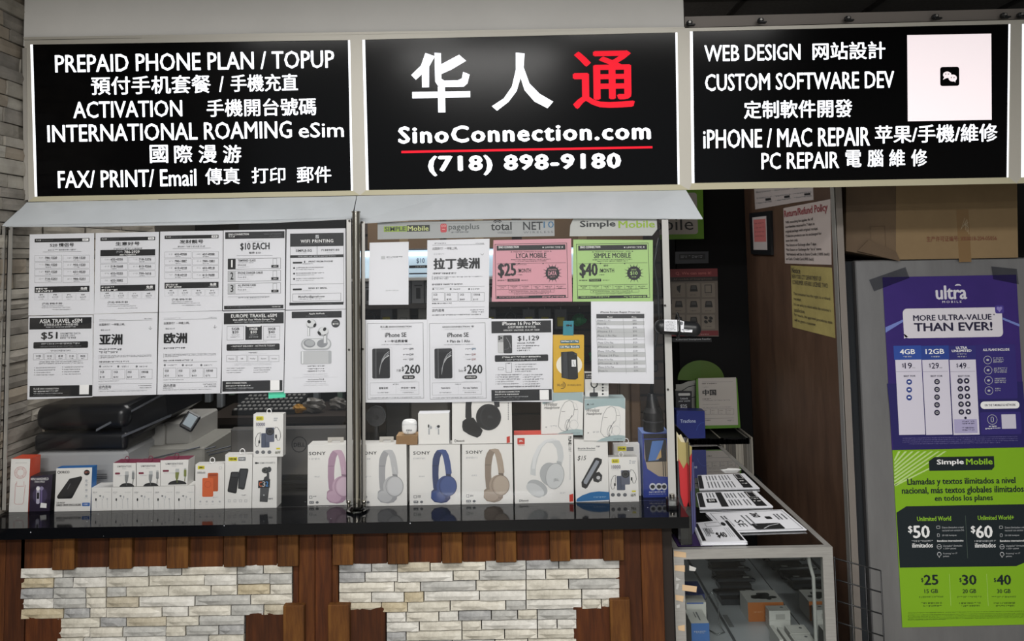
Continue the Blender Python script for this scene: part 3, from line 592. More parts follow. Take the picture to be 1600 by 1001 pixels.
A.r(53, 818, 724, 936, K); A.t('SINO CONNECTION', 94, 836, 322, 854, WP, 3, b=.01); A.g(92, 868, 368, 882, WP, 3); A.g(90, 896, 400, 908, LG, 3); A.g(90, 920, 312, 927, GR, 3); A.r(588, 814, 692, 926, WP, 2.5); A.fin()
A = flyer([(446.3, 485), (542, 483), (540.7, 612), (444, 614)], (340, 480, 7.151), 'white flyer picturing white wireless earbuds over their open charging case')
EW = ink('d4d6d8'); ES = ink('a9acaf'); ED = ink('8b8e92'); EH = ink('e3e5e7')
A.r(828, 44, 1386, 118, K); A.t('Apple AirPods', 1020, 62, 1195, 82, WP, b=.02); A.g(985, 94, 1230, 102, GR, 3); A.e(1319, 178, 48, 48, ink('3a3b3e')); A.g(1300, 156, 1338, 163, LG, 3); A.t('$115', 1286, 172, 1350, 196, WP, 3, b=.02)
A.r(1002, 200, 1034, 320, ES, 2); A.r(1008, 200, 1022, 318, EH, 3); A.e(1045, 182, 57, 50, ES, 3); A.e(1040, 176, 50, 43, EW, 4); A.e(1022, 160, 22, 17, K, 5, rot=25); A.e(1086, 200, 14, 24, K, 5, rot=30)
A.r(1182, 290, 1226, 402, ES, 5); A.r(1190, 290, 1208, 398, EH, 6); A.e(1180, 268, 58, 50, ES, 6); A.e(1184, 262, 50, 43, EW, 7); A.e(1196, 244, 17, 22, K, 8, rot=30); A.e(1136, 290, 15, 28, K, 8, rot=-35)
A.rr(932, 345, 1270, 478, 62, ES, 2); A.rr(950, 352, 1255, 462, 52, EW, 3); A.e(1025, 402, 66, 46, ED, 4, rot=8); A.e(1170, 402, 60, 46, ED, 4, rot=-8); A.e(1030, 398, 52, 34, ES, 4.5, rot=8)
A.rr(928, 486, 1272, 632, 14, ES, 2); A.r(962, 490, 1238, 630, ink('bcbec0'), 3); A.r(940, 492, 958, 628, EH, 3)
for y, w_ in ((650, 95), (680, 95), (706, 98)): A.g(1100 - w_, y, 1100 + w_, y + 11, K)
A.g(955, 742, 1230, 750, LG); A.g(955, 764, 1240, 772, LG); A.r(835, 782, 1340, 784, LG); A.t('Sino Connection 华人通', 1010, 796, 1188, 812, K, b=.01); A.g(990, 824, 1205, 834, GR); A.g(965, 850, 1215, 857, LG); A.g(960, 866, 1240, 873, LG); A.fin()
A = sheet([(419.5, 612), (446, 611), (446, 620.5), (419.5, 622.5)], .02, 'sticky_note', 'mint green sticky note hanging below the EUROPE TRAVEL flyer', 'note', (0, 0, 1), ink('4fd8ae')); A.fin()

# ------------------------------------------------------------------ right pane
H0 = (550, 320, 3.127)
A = sheet([(590, 347), (866, 342.5), (866.5, 368.5), (590, 374)], .012, 'brand_strip', 'long grey strip with four carrier names above the pink flyer', 'sign', H0, ink('9fa2a2'))
A.r(155, 104, 268, 131, ink('8ea83e'), 1); A.t('SIMPLE', 160, 106, 262, 128, ink('3c4440'), 2, b=.02); A.r(268, 98, 380, 130, ink('2c302a'), 1); A.t('Mobile', 272, 103, 374, 126, ink('c8d08a'), 2, b=.03)
A.rr(432, 92, 463, 134, 8, ink('b9444b'), 1); A.t('oo', 436, 96, 459, 108, ink('d9a9a4'), 2); A.r(440, 118, 455, 121, ink('d9a9a4'), 2); A.t('pageplus', 472, 92, 622, 128, ink('4c5150'), 2, b=.005); A.g(486, 130, 570, 137, GR)
A.t('total', 678, 84, 780, 124, ink('26282a'), 2, b=.03); A.ring(711, 92, 14, 11, 4, ink('26282a'), 2, -155, -25); A.ring(711, 92, 23, 18, 4, ink('26282a'), 2, -150, -30); A.t('WIRELESS', 710, 130, 782, 140, GR, 2)
A.t('NET', 836, 82, 932, 122, ink('2b2e31'), 2, b=.012); A.t('10', 936, 80, 986, 112, ink('3b6b8f'), 2, b=.0); A.t('WIRELESS', 838, 128, 982, 138, GR, 2, tr=1.4); A.fin()
H1 = (830, 320, 3.127)
A = sheet([(893, 341), (1023, 340), (1027, 348), (1026, 366), (1020, 369)], .012, 'x', 'y', 'z', H1) if False else None
mb = MB(); pl = YP(.012); q = [(891, 352), (896, 341), (1026, 339), (1027, 358), (1019, 368), (890, 369)]; a = [pl.hit(*c) for c in q]; GM = ink('b4b6b2'); mb.face(a[::-1], GM); mb.face([p + V((0, .002, 0)) for p in a], GM)
for i in range(6): mb.face([a[i], a[(i + 1) % 6], a[(i + 1) % 6] + V((0, .002, 0)), a[i] + V((0, .002, 0))], GM)
A = Art(mb, pl, H1); A.t('Simple', 238, 76, 412, 116, ink('1f2324'), 2, b=.045); A.t('Mobile', 426, 76, 604, 112, ink('8fae2e'), 2, b=.045); mb.build('store_badge', None, 'grey cut-corner sign with black and green lettering above the green flyer', 'sign')
A = flyer([(577.6, 379), (638.6, 377.5), (638.3, 475.8), (576, 476.3)], (560, 340, 6.257), 'blank white paper with a faint heading, topmost left on the right pane')
A.r(222, 376, 262, 406, LG); A.g(275, 378, 435, 390, GR); A.g(275, 398, 335, 404, LG); A.g(268, 706, 395, 716, LG); A.fin()
A = flyer([(667.7, 375), (765, 372.8), (763.6, 497.5), (666.7, 499)], H0, 'white travel flyer with four large black characters beside the pink flyer')
A.g(404, 185, 460, 190, GR); A.g(605, 186, 645, 190, GR); A.r(392, 194, 648, 195.5, GR); A.t('出国旅行？一样能上网。', 393, 206, 516, 219, K); A.g(400, 236, 450, 243, LG); A.line([(628, 238), (636, 245), (644, 238)], 2, GR)
A.t('拉丁美洲', 397, 258, 624, 314, K, b=.05); A.g(395, 330, 508, 338, K); A.r(391, 346, 393, 366, GR); A.g(397, 349, 640, 354, GR); A.g(397, 358, 470, 363, GR); A.g(391, 384, 540, 391, K); A.r(392, 399, 648, 400, GR)
for q, w_ in ((397, 55), (482, 48), (572, 50)): A.e(q, 411, 5, 5, GR, n=10); A.g(q + 10, 408, q + w_, 414, GR)
for k, (g1, g2) in enumerate((('5GB', '$20'), ('10GB', '$35'), ('20GB', '$60'), ('无限流量', '$110'))): q = 391 + k * 65; A.o(q, 427, q + 61, 471, 1.3, GR); A.t(g1, q + 7, 433, q + (40 if k == 3 else 26), 443, K); A.t(g2, q + 6, 457, q + 30, 466, K, b=.01)
A.g(391, 478, 490, 483, K); A.r(391, 499, 648, 500.3, GR); A.t('店内咨询', 391, 508, 450, 522, K, b=.01); A.g(578, 510, 645, 515, GR); A.g(585, 520, 645, 526, GR); A.g(391, 534, 630, 539, K); A.fin()
def plan(A, x, L2, name, price, sub, badge, K_, BG, frx0, frx1, nm, plate):
    X = lambda v: x + v
    for w0, dd in ((0, 0),): A.o(X(82), 60, X(752), 568, 4, K_); A.r(X(80), 560, X(752), 566, BG, .5)
    A.r(X(95), 75, X(732), 122, K_); A.t('SINO CONNECTION', X(112), 84, X(300), 104, WP, b=.02); A.t('★ LIMITED TIME ★', X(515), 86, X(712), 102, WP); A.g(X(630), 106, X(712), 112, GR, 3); A.g(X(112), 108, X(240), 113, GR, 3)
    A.t('★ PREPAID WIRELESS PLANS · 2024 ★', X(222), 128, X(606), 142, K_); A.t(name, X(275) if nm == 0 else X(240), 148, X(555) if nm == 0 else X(583), 195, K_, b=.03)
    A.g(X(230), 204, X(595), 213, K_); A.g(X(270), 219, X(555), 228, K_); A.r(X(98), 242, X(735), 245, K_); A.e(X(302), 246, 6, 6, K_, n=8); A.e(X(525), 246, 6, 6, K_, n=8)
    A.t(price, X(106), 242, X(276), 380, K_, b=.045); A.t('/MONTH', X(290), 292, X(412) if nm == 0 else X(427), 330, K_, b=.015); A.t('$30' if nm == 0 else '$50', X(330), 256, X(372), 274, K_, b=.02) if nm else A.g(X(280), 252, X(370), 262, K_)
    A.g(X(290), 346, X(340), 354, K_); A.g(X(104), 396, X(186), 408, K_); A.r(X(196), 388, X(308), 412, K_); A.t(plate, X(206), 393, X(298), 407, BG, 3); A.g(X(322), 396, X(382), 406, K_)
    cx, cy = X(612), 335
    for k in range(16):
        t = 2 * math.pi * k / 16; r0, r1 = 66, (98 if k % 2 else 84); A.poly([(cx + 60 * math.cos(t - .07), cy + 60 * math.sin(t - .07)), (cx + r1 * math.cos(t), cy + r1 * math.sin(t)), (cx + 60 * math.cos(t + .07), cy + 60 * math.sin(t + .07))], K_, 1, c=(cx, cy))
    A.e(cx, cy, 64, 64, K_, 1.5); A.t(badge[0], cx - 40 if nm == 0 else cx - 28, 296, cx + 38 if nm == 0 else cx + 22, 310, BG, 3); A.t(badge[1], cx - 40 if nm == 0 else cx - 36, 318, cx + 38 if nm == 0 else cx + 33, 356, BG, 3, b=.03); A.g(cx - 22, 366, cx + 24, 374, BG, 3)
    A.r(X(95), 442, X(738), 445, K_); A.r(X(95), 482, X(738), 485, K_)
    for k in range(6):
        if k: A.r(X(95 + 107 * k), 444, X(97 + 107 * k), 483, K_)
        A.g(X(115 + 107 * k), 454, X(180 + 107 * k), 461, K_); A.g(X(130 + 107 * k), 469, X(165 + 107 * k), 476, K_)
    A.o(X(208), 490, X(628 if nm == 0 else 658), 515, 2, K_); A.t('★ 12 MONTH PLAN · PAY FOR 11 MONTHS ★', X(228), 495, X(600), 509, K_); A.g(X(255), 522, X(580), 528, K_); A.r(X(95), 542, X(735), 568, K_, 1.5); A.g(X(120), 550, X(390), 560, BG, 3); A.g(X(518), 546, X(722), 560, BG, 3)
PK = mat('pink_paper', 'cf98a3', .6); GN = mat('green_paper', 'a4c680', .6)
A = flyer([(771, 375), (892.5, 372.5), (894, 471), (768.4, 471)], (760, 370, 5.926), 'pink flyer priced $25 per month', PK); plan(A, 0, 0, 'LYCA MOBILE', '$25', '', ('UNLIMITED', 'DATA'), K, PK, 0, 0, 0, 'UNLIMITED'); A.fin()
A = flyer([(895.8, 374), (1020, 374.7), (1020, 471), (895, 471)], (760, 370, 5.926), 'bright green flyer priced $40 per month', GN); plan(A, 755, 0, 'SIMPLE MOBILE', '$40', '', ('SAVE', '$10'), K, GN, 0, 0, 1, 'TODAY'); A.fin()
def se(A, x, t2, s0, pill, plan_):
    X = lambda v: x + v
    A.o(X(62), 100, X(668), 918, 3, K); A.t('华人通 SINOCONNECTION' if x == 0 else 'SINOCONNECTION 华', X(200), 128, X(540), 150, K, b=.02); A.g(X(215), 160, X(520), 168, LG); A.t('iPhone SE', X(252), 203, X(484), 252, K, b=.035); A.t(t2, X(248), 280, X(498), 310, K, b=.025); A.g(X(215), 328, X(540), 336, GR)
    A.o(X(88), 362, X(328), 712, 2, LG); A.rr(X(115), 374, X(306), 698, 16, ink('26272a'), 2); A.rr(X(158), 412, X(298), 690, 6, ink('151619'), 3); A.r(X(154), 378, X(157), 694, ink('8a8b8e'), 3)
    for k, (w_, sh) in enumerate(((9, 'b9bbbd'), (7, '7f8184'), (6, '9a9c9f'))):
        A.line([(X(190 + k * 3), 655 - k * 12), (X(196 + k * 4), 590 - k * 16), (X(214 + k * 4), 528 - k * 18), (X(246 + k * 3), 480 - k * 20), (X(296), 448 - k * 20)], [2, 6, w_, w_, w_ + 4], ink(sh), 4 + k * .3)
    for k, c in enumerate(('3f6a86', '8c5f60', '8c5f60')): y = (380, 440, 492)[k]; A.g(X(448), y - 6, X(512), y + 6, GR); A.t(('$99', '$249', '$349')[k], X(516), y - 13, X(560), y + 13, ink('4c4d50') if x == 0 else ink(c), b=.02)
    A.r(X(418), 464, X(600), 466, LG); A.t(s0, X(375), 600, X(424), 626, K); A.t('$', X(434), 570, X(456), 625, K, b=.02); A.t('260', X(464), 548, X(632), 648, K, b=.045); A.rr(X(438), 664, X(574), 704, 18, K); A.t(pill, X(458), 674, X(556), 694, WP, 3, b=.01)
    A.g(X(415), 724, X(600), 731, LG); A.o(X(90), 740, X(620), 874, 2, GR); A.r(X(370), 770, X(372), 862, LG); A.g(X(338), 754, X(402), 766, GR); A.t(plan_[0], X(186) - 0, 790, X(284), 812, K, b=.02); A.t(plan_[1], X(425), 788, X(582), 808, K, b=.02); A.g(X(170), 845, X(296), 855, GR); A.g(X(415), 824, X(595), 830, LG); A.g(X(440), 844, X(560), 853, GR); A.g(X(95), 898, X(640), 908, GR)
A = flyer([(569.3, 499.4), (667.8, 499), (667, 628.7), (569.3, 628.7)], (565, 490, 6.905), 'white $260 phone flyer with a Chinese subtitle, beside the round post'); se(A, 0, '+ 一年话费套餐', '只要', '现在 $260', ('套餐说明', '学生统一套餐')); A.fin()
A = flyer([(668, 499), (767.5, 497), (768, 627), (667, 628.7)], (565, 490, 6.905), 'white $260 phone flyer with a Spanish subtitle, Plan de 1 Año'); se(A, 672, '+ Plan de 1 Año', 'Solo', 'AHORRA $138', ('Paquete Express', 'Por mes Telefono')); A.fin()
A = flyer([(764.7, 498), (863.7, 498), (863, 627.8), (765.6, 627)], (760, 480, 5.333), 'white phone flyer priced $1,129 with black header and footer', y=.007)
A.r(42, 112, 540, 212, K); A.t('iPhone 16 Pro Max', 132, 118, 452, 147, WP, b=.025); A.t('全新开箱解锁 零卡可选', 176, 154, 410, 173, WP); A.t('OPEN BOX · UNLOCKED · DUAL SIM · 256GB', 142, 183, 442, 195, WP)
A.rr(95, 232, 150, 380, 10, ink('9a9b9c'), 2); A.rr(98, 290, 148, 378, 6, ink('c3c4c5'), 2.5); A.rr(142, 232, 214, 382, 10, ink('37383a'), 3); A.e(108, 246, 8, 8, K, 4); A.e(108, 264, 8, 8, K, 4); A.e(124, 255, 8, 8, K, 4); A.line([(165, 250), (190, 290), (205, 340)], 4, ink('8b8d90'), 4); A.line([(150, 350), (180, 345), (208, 300)], 3, ink('6b6d70'), 4)
A.t('$1,129', 260, 236, 440, 282, K, b=.03); A.t('256GB 大内存', 256, 288, 402, 304, K, b=.01)
for y, w_ in ((315, 185), (334, 118), (354, 108)): A.g(256, y, 256 + w_, y + 10, K)
A.rr(70, 395, 515, 450, 9, K); A.g(133, 407, 452, 419, WP, 3); A.g(160, 430, 420, 441, LG, 3); A.o(97, 500, 142, 522, 2.5, GR); A.r(142, 509, 160, 511, GR); A.o(162, 462, 212, 542, 3, GR); A.r(178, 466, 196, 470, GR)
for y, w_ in ((470, 180), (490, 145), (510, 192), (528, 135)): A.g(240, y, 240 + w_, y + 9, K if y == 510 else GR)
for k in range(5): A.t('✓', 76, 556 + k * 19, 85, 567 + k * 19, K); A.g(92, 556 + k * 19, (293, 270, 282, 230, 268)[k], 566 + k * 19, GR); A.t('✓', 303, 556 + k * 19, 312, 567 + k * 19, K); A.g(318, 556 + k * 19, (475, 452, 475, 428, 448)[k], 566 + k * 19, GR)
A.g(140, 654, 448, 664, K); A.r(42, 684, 545, 778, K); A.t('华人通 SINO CONNECTION', 72, 694, 275, 710, WP, 3, b=.01); A.g(72, 720, 275, 730, WP, 3); A.g(72, 741, 350, 749, LG, 3); A.g(72, 760, 278, 768, GR, 3); A.r(444, 688, 520, 770, WP, 2.5); A.fin()
A = flyer([(923.4, 470.7), (1020.8, 470.7), (1021.7, 599.5), (924.3, 598)], (760, 480, 5.333), 'white flyer with a repair price table below the green flyer', y=.006)
A.sl = -.004; A.t('iPhone Screen Repair Price List', 950, 32, 1282, 50, K, b=.015); A.r(916, 55, 1316, 92, ink('3a3b3e')); A.t('Model', 1008, 74, 1050, 88, WP, 3); A.t('Price', 1212, 74, 1250, 88, WP, 3)
y = 92
for k in range(14):
    h = (24, 30, 32, 32, 38, 22, 34, 36, 36, 36, 32, 32, 30, 32)[k]; dx = k * .9
    if k in (1, 3, 4, 7, 9, 11, 13): A.r(917 + dx, y, 1316 + dx, y + h, ink('b9bbbc'), 1)
    A.r(917 + dx, y + h - 1, 1316 + dx, y + h, GR, 1.5); A.t(('iPhone X / XS', 'iPhone XR', 'iPhone XS Max', 'iPhone 11', 'iPhone 11 Pro Max', 'iPhone 12', 'iPhone 12 Pro Max', 'iPhone 13', 'iPhone 13 Pro Max', 'iPhone 14 Plus', 'iPhone 14 Pro Max', 'iPhone 15', 'iPhone 15 Pro Max', 'iPhone 16')[k], 922 + dx, y + h * .45, 922 + dx + (110, 75, 100, 120, 158, 70, 130, 130, 145, 170, 125, 165, 130, 75)[k], y + h * .92, GR)
    A.t(('$85', '$85', '$90', '$95', '$99', '$109', '$129', '$139', '$149', '$149', '$179', '$179', '$249', '$299')[k], 1218 + dx, y + h * .45, 1252 + dx, y + h * .92, GR); y += h
for x in (917, 1146, 1314): A.line([(x, 92), (x + 13, 552)], 1.5, GR, 2)
A.fin()
# ------------------------------------------------------------------ goods on the counter behind the glass
def carton(fc, Y, depth, name, label, cat, crop=(0, 0, 1), m=CARD, ms=None, mt=None, zb='C', group=None, yaw=0.0, parts=True):
    """a box whose front face has photo corners fc; zb: height of its base ('C' counter), None keeps the pixels"""
    mb = MB(); pl = YP(Y); a = [pl.hit(*c) for c in fc]
    if zb == 'C': zb = ZC + .0005
    if zb is not None: a[2].z = a[3].z = zb
    zt = (a[0].z + a[1].z) / 2
    d = V((depth * yaw, depth, 0)); mb.prism(a, d, m, ms, mt)
    A = Art(mb, pl, crop); A.a = a; A.d = d; A.zt = zt; A.zb = a[2].z
    A.fin = lambda: mb.build(name, None, label, cat, group)
    return A
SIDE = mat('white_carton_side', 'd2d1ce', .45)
OR = mat('orange_red_carton', 'c2452a', .45); BKC = mat('black_carton', '17161c', .4)
def hangloop(A, cx, cy, r, o, m=WP):
    mb = MB(); c = A.pl.hit(cx, cy); c.y += .01; rr = r * (c.y + 2.5) / FP
    mb.tube([c + V((rr * math.cos(t * math.pi / 8), 0, rr * math.sin(t * math.pi / 8) * 1.15)) for t in range(16)], .0014, m, 6, True); mb.build('hang_loop', o)
# ---- far left
A = carton([(17.6, 716.5), (47.3, 716.5), (43.5, 799), (13.8, 799)], .012, .055, 'fan_box', 'tall narrow white box with orange top and side, leftmost on the counter', 'box', (0, 600, 4.55), CARD, OR, OR)
RL = ink('c98f8f'); A.ring(145, 628, 42, 42, 3, RL); A.ring(145, 628, 26, 26, 2.5, RL); A.ring(145, 628, 34, 34, 1.5, RL)
A.line([(118, 690), (118, 725), (170, 725), (170, 690)], 3, RL); A.line([(108, 715), (104, 845), (116, 852), (160, 852), (168, 840), (178, 715)], 3, RL); A.line([(108, 715), (118, 700)], 3, RL); A.g(110, 556, 190, 562, LG)
for k in range(6): t = k * math.pi / 3; A.line([(145 + 26 * math.cos(t), 628 + 26 * math.sin(t)), (145 + 42 * math.cos(t), 628 + 42 * math.sin(t))], 2, RL)
A.fin()
A = carton([(47.5, 744), (82.5, 741), (77.5, 795.6), (45.5, 796)], .017, .05, 'gadget_box', 'small black and purple box, second from the left', 'box', (0, 600, 4.55), mat('purple_black_carton', '2a2338', .35), BKC, BKC)
A.t('MINI HANDHELD', 220, 664, 345, 682, WP, b=.01); A.t('FAN PRO', 248, 686, 318, 700, WP); PU = ink('6b5f8e'); A.e(284, 790, 52, 60, ink('3d3454'), 1); A.rr(258, 725, 282, 850, 8, ink('b8b5c8'), 2); A.e(270, 742, 13, 13, WP, 3); A.rr(288, 730, 300, 845, 5, PU, 2); A.e(296, 740, 14, 14, ink('8d86a8'), 2.5); A.rr(262, 770, 278, 815, 3, BKC, 3)
A.poly([(290, 842), (332, 848), (330, 880), (285, 876)], WP, 3); A.fin()
A = carton([(88, 731.4), (144, 730), (141, 794.5), (85, 795.3)], .012, .03, 'drive_enclosure_box', 'white box picturing a black drive, with blue side', 'box', (0, 600, 4.55), CARD, mat('blue_carton', '1f5f9e', .45))
A.t('ORICO', 428, 616, 494, 634, K, b=.02); A.ring(418, 626, 9, 8, 4, K); A.e(617, 628, 21, 20, K); A.g(603, 620, 632, 634, ink('a8685a'), 2)
A.poly([(492, 672), (575, 655), (583, 664), (580, 682), (516, 806), (506, 813), (414, 813), (406, 800), (410, 790)], ink('191a1c')); A.poly([(492, 676), (572, 660), (574, 674), (512, 796), (420, 803)], ink('232427'), 2); A.line([(480, 745), (500, 705)], 4, GR, 3)
for y in (685, 715, 752, 795): A.e(614, y, 9, 9, LG); A.g(602, y + 12, 628, y + 17, LG)
A.t('2.5 INCH', 402, 836, 460, 848, K, b=.02); A.t('HARD DRIVE ENCLOSURE', 402, 850, 576, 866, K, b=.03); A.rr(584, 842, 638, 866, 4, ink('2461ae')); A.t('USB3.0', 594, 848, 628, 860, WP, 3); A.fin()
# ---- earphone boxes in a row
xs = (142.9, 174.7, 207.7, 239.9, 272.6, 304.2); zt0 = None
for k in range(5):
    A = carton([(xs[k] + .3, 761.5 - k * .6), (xs[k + 1] - .3, 761 - k * .6), (xs[k + 1] - .5, 793.6), (xs[k] + .1, 794)], .012, .055, 'earphone_box',
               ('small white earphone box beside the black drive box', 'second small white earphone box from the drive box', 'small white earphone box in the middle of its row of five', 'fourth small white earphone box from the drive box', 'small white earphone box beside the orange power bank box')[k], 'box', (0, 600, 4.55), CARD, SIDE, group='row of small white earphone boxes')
    u = xs[k] * 4.55; A.e(u + 32, 820, 5, 11, K); A.line([(u + 32, 828), (u + 34, 880)], 2, LG); A.g(u + 10, 765, u + 40, 770, GR); A.g(u + 10, 774, u + 34, 779, LG)
    A.e(u + 62, 794, 7, 5, GR); A.e(u + 84, 800, 5, 8, LG); A.line([(u + 60, 798), (u + 76, 822), (u + 78, 884)], 2, LG); A.line([(u + 84, 806), (u + 78, 824)], 2, LG); A.line([(u + 112, 820), (u + 116, 882)], 2.5, LG); A.e(u + 112, 815, 6, 6, LG); A.g(u + 92, 765, u + 135, 770, LG)
    A.fin(); zt0 = A.zt
WINE = mat('wine_red_card', '742a42', .5)
for k, (q, lab) in enumerate((([(176.9, 723), (212.3, 723), (212.3, 761.5), (176.5, 761.5)], 'left'), ([(213.6, 722.4), (250.3, 722.2), (250.3, 761), (213.6, 761)], 'middle'), ([(250.8, 718.8), (294.5, 717.5), (292.5, 759.6), (250.9, 760)], 'right'))):
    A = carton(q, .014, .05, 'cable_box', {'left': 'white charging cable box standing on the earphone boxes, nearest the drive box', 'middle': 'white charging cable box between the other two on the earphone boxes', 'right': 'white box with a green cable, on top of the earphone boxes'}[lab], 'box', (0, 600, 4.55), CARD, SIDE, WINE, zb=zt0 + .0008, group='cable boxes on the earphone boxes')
    u0, u1 = q[0][0] * 4.55, q[1][0] * 4.55; y0 = (q[0][1] - 600) * 4.55; w_ = u1 - u0; c1 = ink('8a8d8e') if k < 2 else ink('7c8448'); c2 = ink('5c5f60') if k < 2 else ink('5f6a3a')
    A.t('UMPSENTIDE', u0 + w_ * .18, y0 + 18, u0 + w_ * .8, y0 + 31, GR, b=.02, tr=1.2); A.g(u0 + w_ * .4, y0 + 38, u0 + w_ * .56, y0 + 44, LG); A.rr(u0 + w_ * .08, y0 + 68, u0 + w_ * .3, y0 + 82, 5, ink('7b3044')); A.g(u0 + w_ * .14, y0 + 88, u0 + w_ * .5, y0 + 94, LG)
    A.e(u0 + w_ * .6, y0 + 172, w_ * .33, 30, ink('2c2d2f'), 1, a0=180, a1=360); xa = u0 + w_ * .6; A.rr(xa - 13, y0 + 60, xa + 13, y0 + 100, 4, ink('b9bcbd'), 2); A.poly([(xa - 15, y0 + 85), (xa + 13, y0 + 85), (xa + 6, y0 + 130), (xa - 6, y0 + 145), (xa - 14, y0 + 120)], c1, 3); A.line([(xa - 3, y0 + 135), (xa, y0 + 160)], 6, c2, 3)
    xa = u0 + w_ * .88; A.rr(xa - 8, y0 + 55, xa + 8, y0 + 72, 3, ink('b9bcbd'), 2); A.rr(xa - 9, y0 + 66, xa + 9, y0 + 115, 4, c1, 3); A.line([(xa, y0 + 110), (xa - 3, y0 + 150)], 5, c2, 3)
    o = A.fin(); mb = MB(); c = A.pl.hit((q[0][0] + q[1][0]) / 2 + 1, q[0][1] - 4); c.y += .012; c.z = A.zt + .009
    mb.tube([c + V((.0065 * math.cos(t * math.pi / 6), 0, .009 * math.sin(t * math.pi / 6))) for t in range(12)], .0013, WINE, 6, True); mb.box(c.x - .004, c.x + .004, .015, c.y + .004, A.zt, A.zt + .002, WINE); mb.build('hang_loop', o)
YE = ink('d8cf2e'); HB = (280, 600, 4.55)
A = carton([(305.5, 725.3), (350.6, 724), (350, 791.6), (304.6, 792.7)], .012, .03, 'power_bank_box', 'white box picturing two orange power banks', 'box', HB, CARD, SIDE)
A.r(132, 580, 180, 604, YE); A.t('SIMU', 140, 586, 172, 598, K, 3, b=.02); A.t('10000mAh', 128, 620, 186, 636, GR, b=.01); A.o(284, 585, 302, 604, 2, LG); OB = ink('d2663a'); OB2 = ink('b85830')
A.rr(202, 630, 277, 762, 9, OB2); A.r(212, 640, 268, 652, ink('97442a'), 2); A.rr(164, 666, 242, 800, 9, OB, 2); A.ring(203, 712, 22, 22, 4, ink('bd5631'), 3); A.g(240, 800, 278, 808, LG)
for x in (150, 196, 238, 288): A.e(x, 834, 7, 7, LG); A.g(x - 10, 850, x + 10, 855, LG)
hangloop(A, 330, 720, 3.6, A.fin())
A = carton([(352, 710), (394.5, 709.5), (393, 790.8), (350.8, 791.6)], .012, .03, 'power_bank_box', 'taller white box picturing two black power banks', 'box', HB, CARD, SIDE)
A.r(350, 518, 413, 546, YE); A.t('WEKOME', 356, 524, 407, 540, K, 3, b=.02); A.r(420, 518, 472, 544, GR); A.g(426, 526, 466, 536, WP, 3)
A.poly([(432, 598), (488, 600), (492, 612), (465, 745), (452, 750), (418, 740), (424, 620)], ink('1e1f21')); A.poly([(438, 606), (484, 608), (460, 738), (426, 728)], ink('37383b'), 2); A.poly([(372, 622), (420, 622), (426, 634), (408, 770), (400, 777), (346, 764), (344, 752), (366, 630)], ink('232427'), 3); A.poly([(374, 630), (418, 632), (414, 660), (370, 656)], ink('3f4043'), 4); A.poly([(368, 664), (414, 668), (402, 766), (350, 754)], ink('303134'), 4)
A.g(442, 785, 480, 792, GR)
for x in (356, 396, 436, 474): A.o(x - 9, 820, x + 9, 838, 2.5, LG)
hangloop(A, 377, 706.5, 3.8, A.fin())
A = carton([(395.2, 714), (432.8, 713.8), (432.3, 790), (393.8, 790.8)], .012, .05, 'camera_box', 'white box picturing a small black gimbal camera, under another box', 'box', HB, CARD, SIDE)
A.t('OSMO POCKET 3', 572, 553, 680, 565, GR, b=.01); A.e(547, 560, 9, 7, K); A.r(553, 556, 566, 564, K)
A.e(616, 612, 30, 22, ink('2a2c2e')); A.e(606, 612, 18, 17, ink('4b4d48'), 2); A.e(606, 612, 9, 9, K, 3); A.e(640, 606, 15, 20, ink('3c3e40'), 2); A.poly([(622, 630), (640, 630), (640, 670), (650, 682), (598, 682), (606, 660), (622, 652)], ink('3a3c3e'), 1.5)
A.poly([(562, 684), (646, 680), (644, 736), (560, 738)], ink('17181a'), 3); A.t('C', 568, 692, 588, 728, ink('d2693a'), 4, b=.03); A.t('3', 590, 690, 612, 728, ink('c9c9c9'), 4); A.t('2', 614, 690, 634, 726, ink('3f87c9'), 4, b=.03); A.poly([(575, 738), (640, 736), (628, 838), (572, 834)], ink('4a4b4d'), 2); A.e(602, 788, 5, 5, LG, 4); A.g(625, 808, 665, 820, GR, 4)
A.fin(); zs = A.zt
def pb10000(A, dx, dy):
    X = lambda v: v + dx; Y = lambda v: v + dy
    A.rr(X(546), Y(228), X(600), Y(258), 6, YE); A.t('KLGO', X(556), Y(235), X(590), Y(251), K, 3, b=.02); A.t('10000', X(546), Y(272), X(610), Y(298), ink('55506a'), b=.02); A.g(X(548), Y(302), X(600), Y(307), LG); A.g(X(672), Y(236), X(720), Y(262), LG)
    A.rr(X(614), Y(308), X(676), Y(410), 5, ink('5b6071'), 2); A.e(X(645), Y(336), 29, 27, ink('1f2023'), 3); A.ring(X(645), Y(336), 17, 16, 2, GR, 4); A.rr(X(583), Y(348), X(642), Y(450), 5, ink('4c5468'), 1.5); A.r(X(610), Y(360), X(614), Y(440), ink('39404f'), 2.5)
    A.line([(X(680), Y(318)), (X(684), Y(304)), (X(700), Y(308)), (X(718), Y(340)), (X(722), Y(372)), (X(712), Y(398)), (X(698), Y(400)), (X(690), Y(370))], 3, K, 2); A.r(X(683), Y(358), X(694), Y(382), K, 3)
    A.line([(X(580), Y(344)), (X(560), Y(350)), (X(545), Y(378)), (X(540), Y(420)), (X(548), Y(444)), (X(562), Y(440)), (X(570), Y(410)), (X(576), Y(350))], 3, K, 2); A.r(X(563), Y(400), X(575), Y(420), K, 3)
    for x in (555, 597, 641): A.e(X(x), Y(483), 14, 13, GR)
    A.r(X(690), Y(452), X(718), Y(463), YE); A.t('66W', X(682), Y(472), X(720), Y(496), ink('5a5a48'), b=.02)
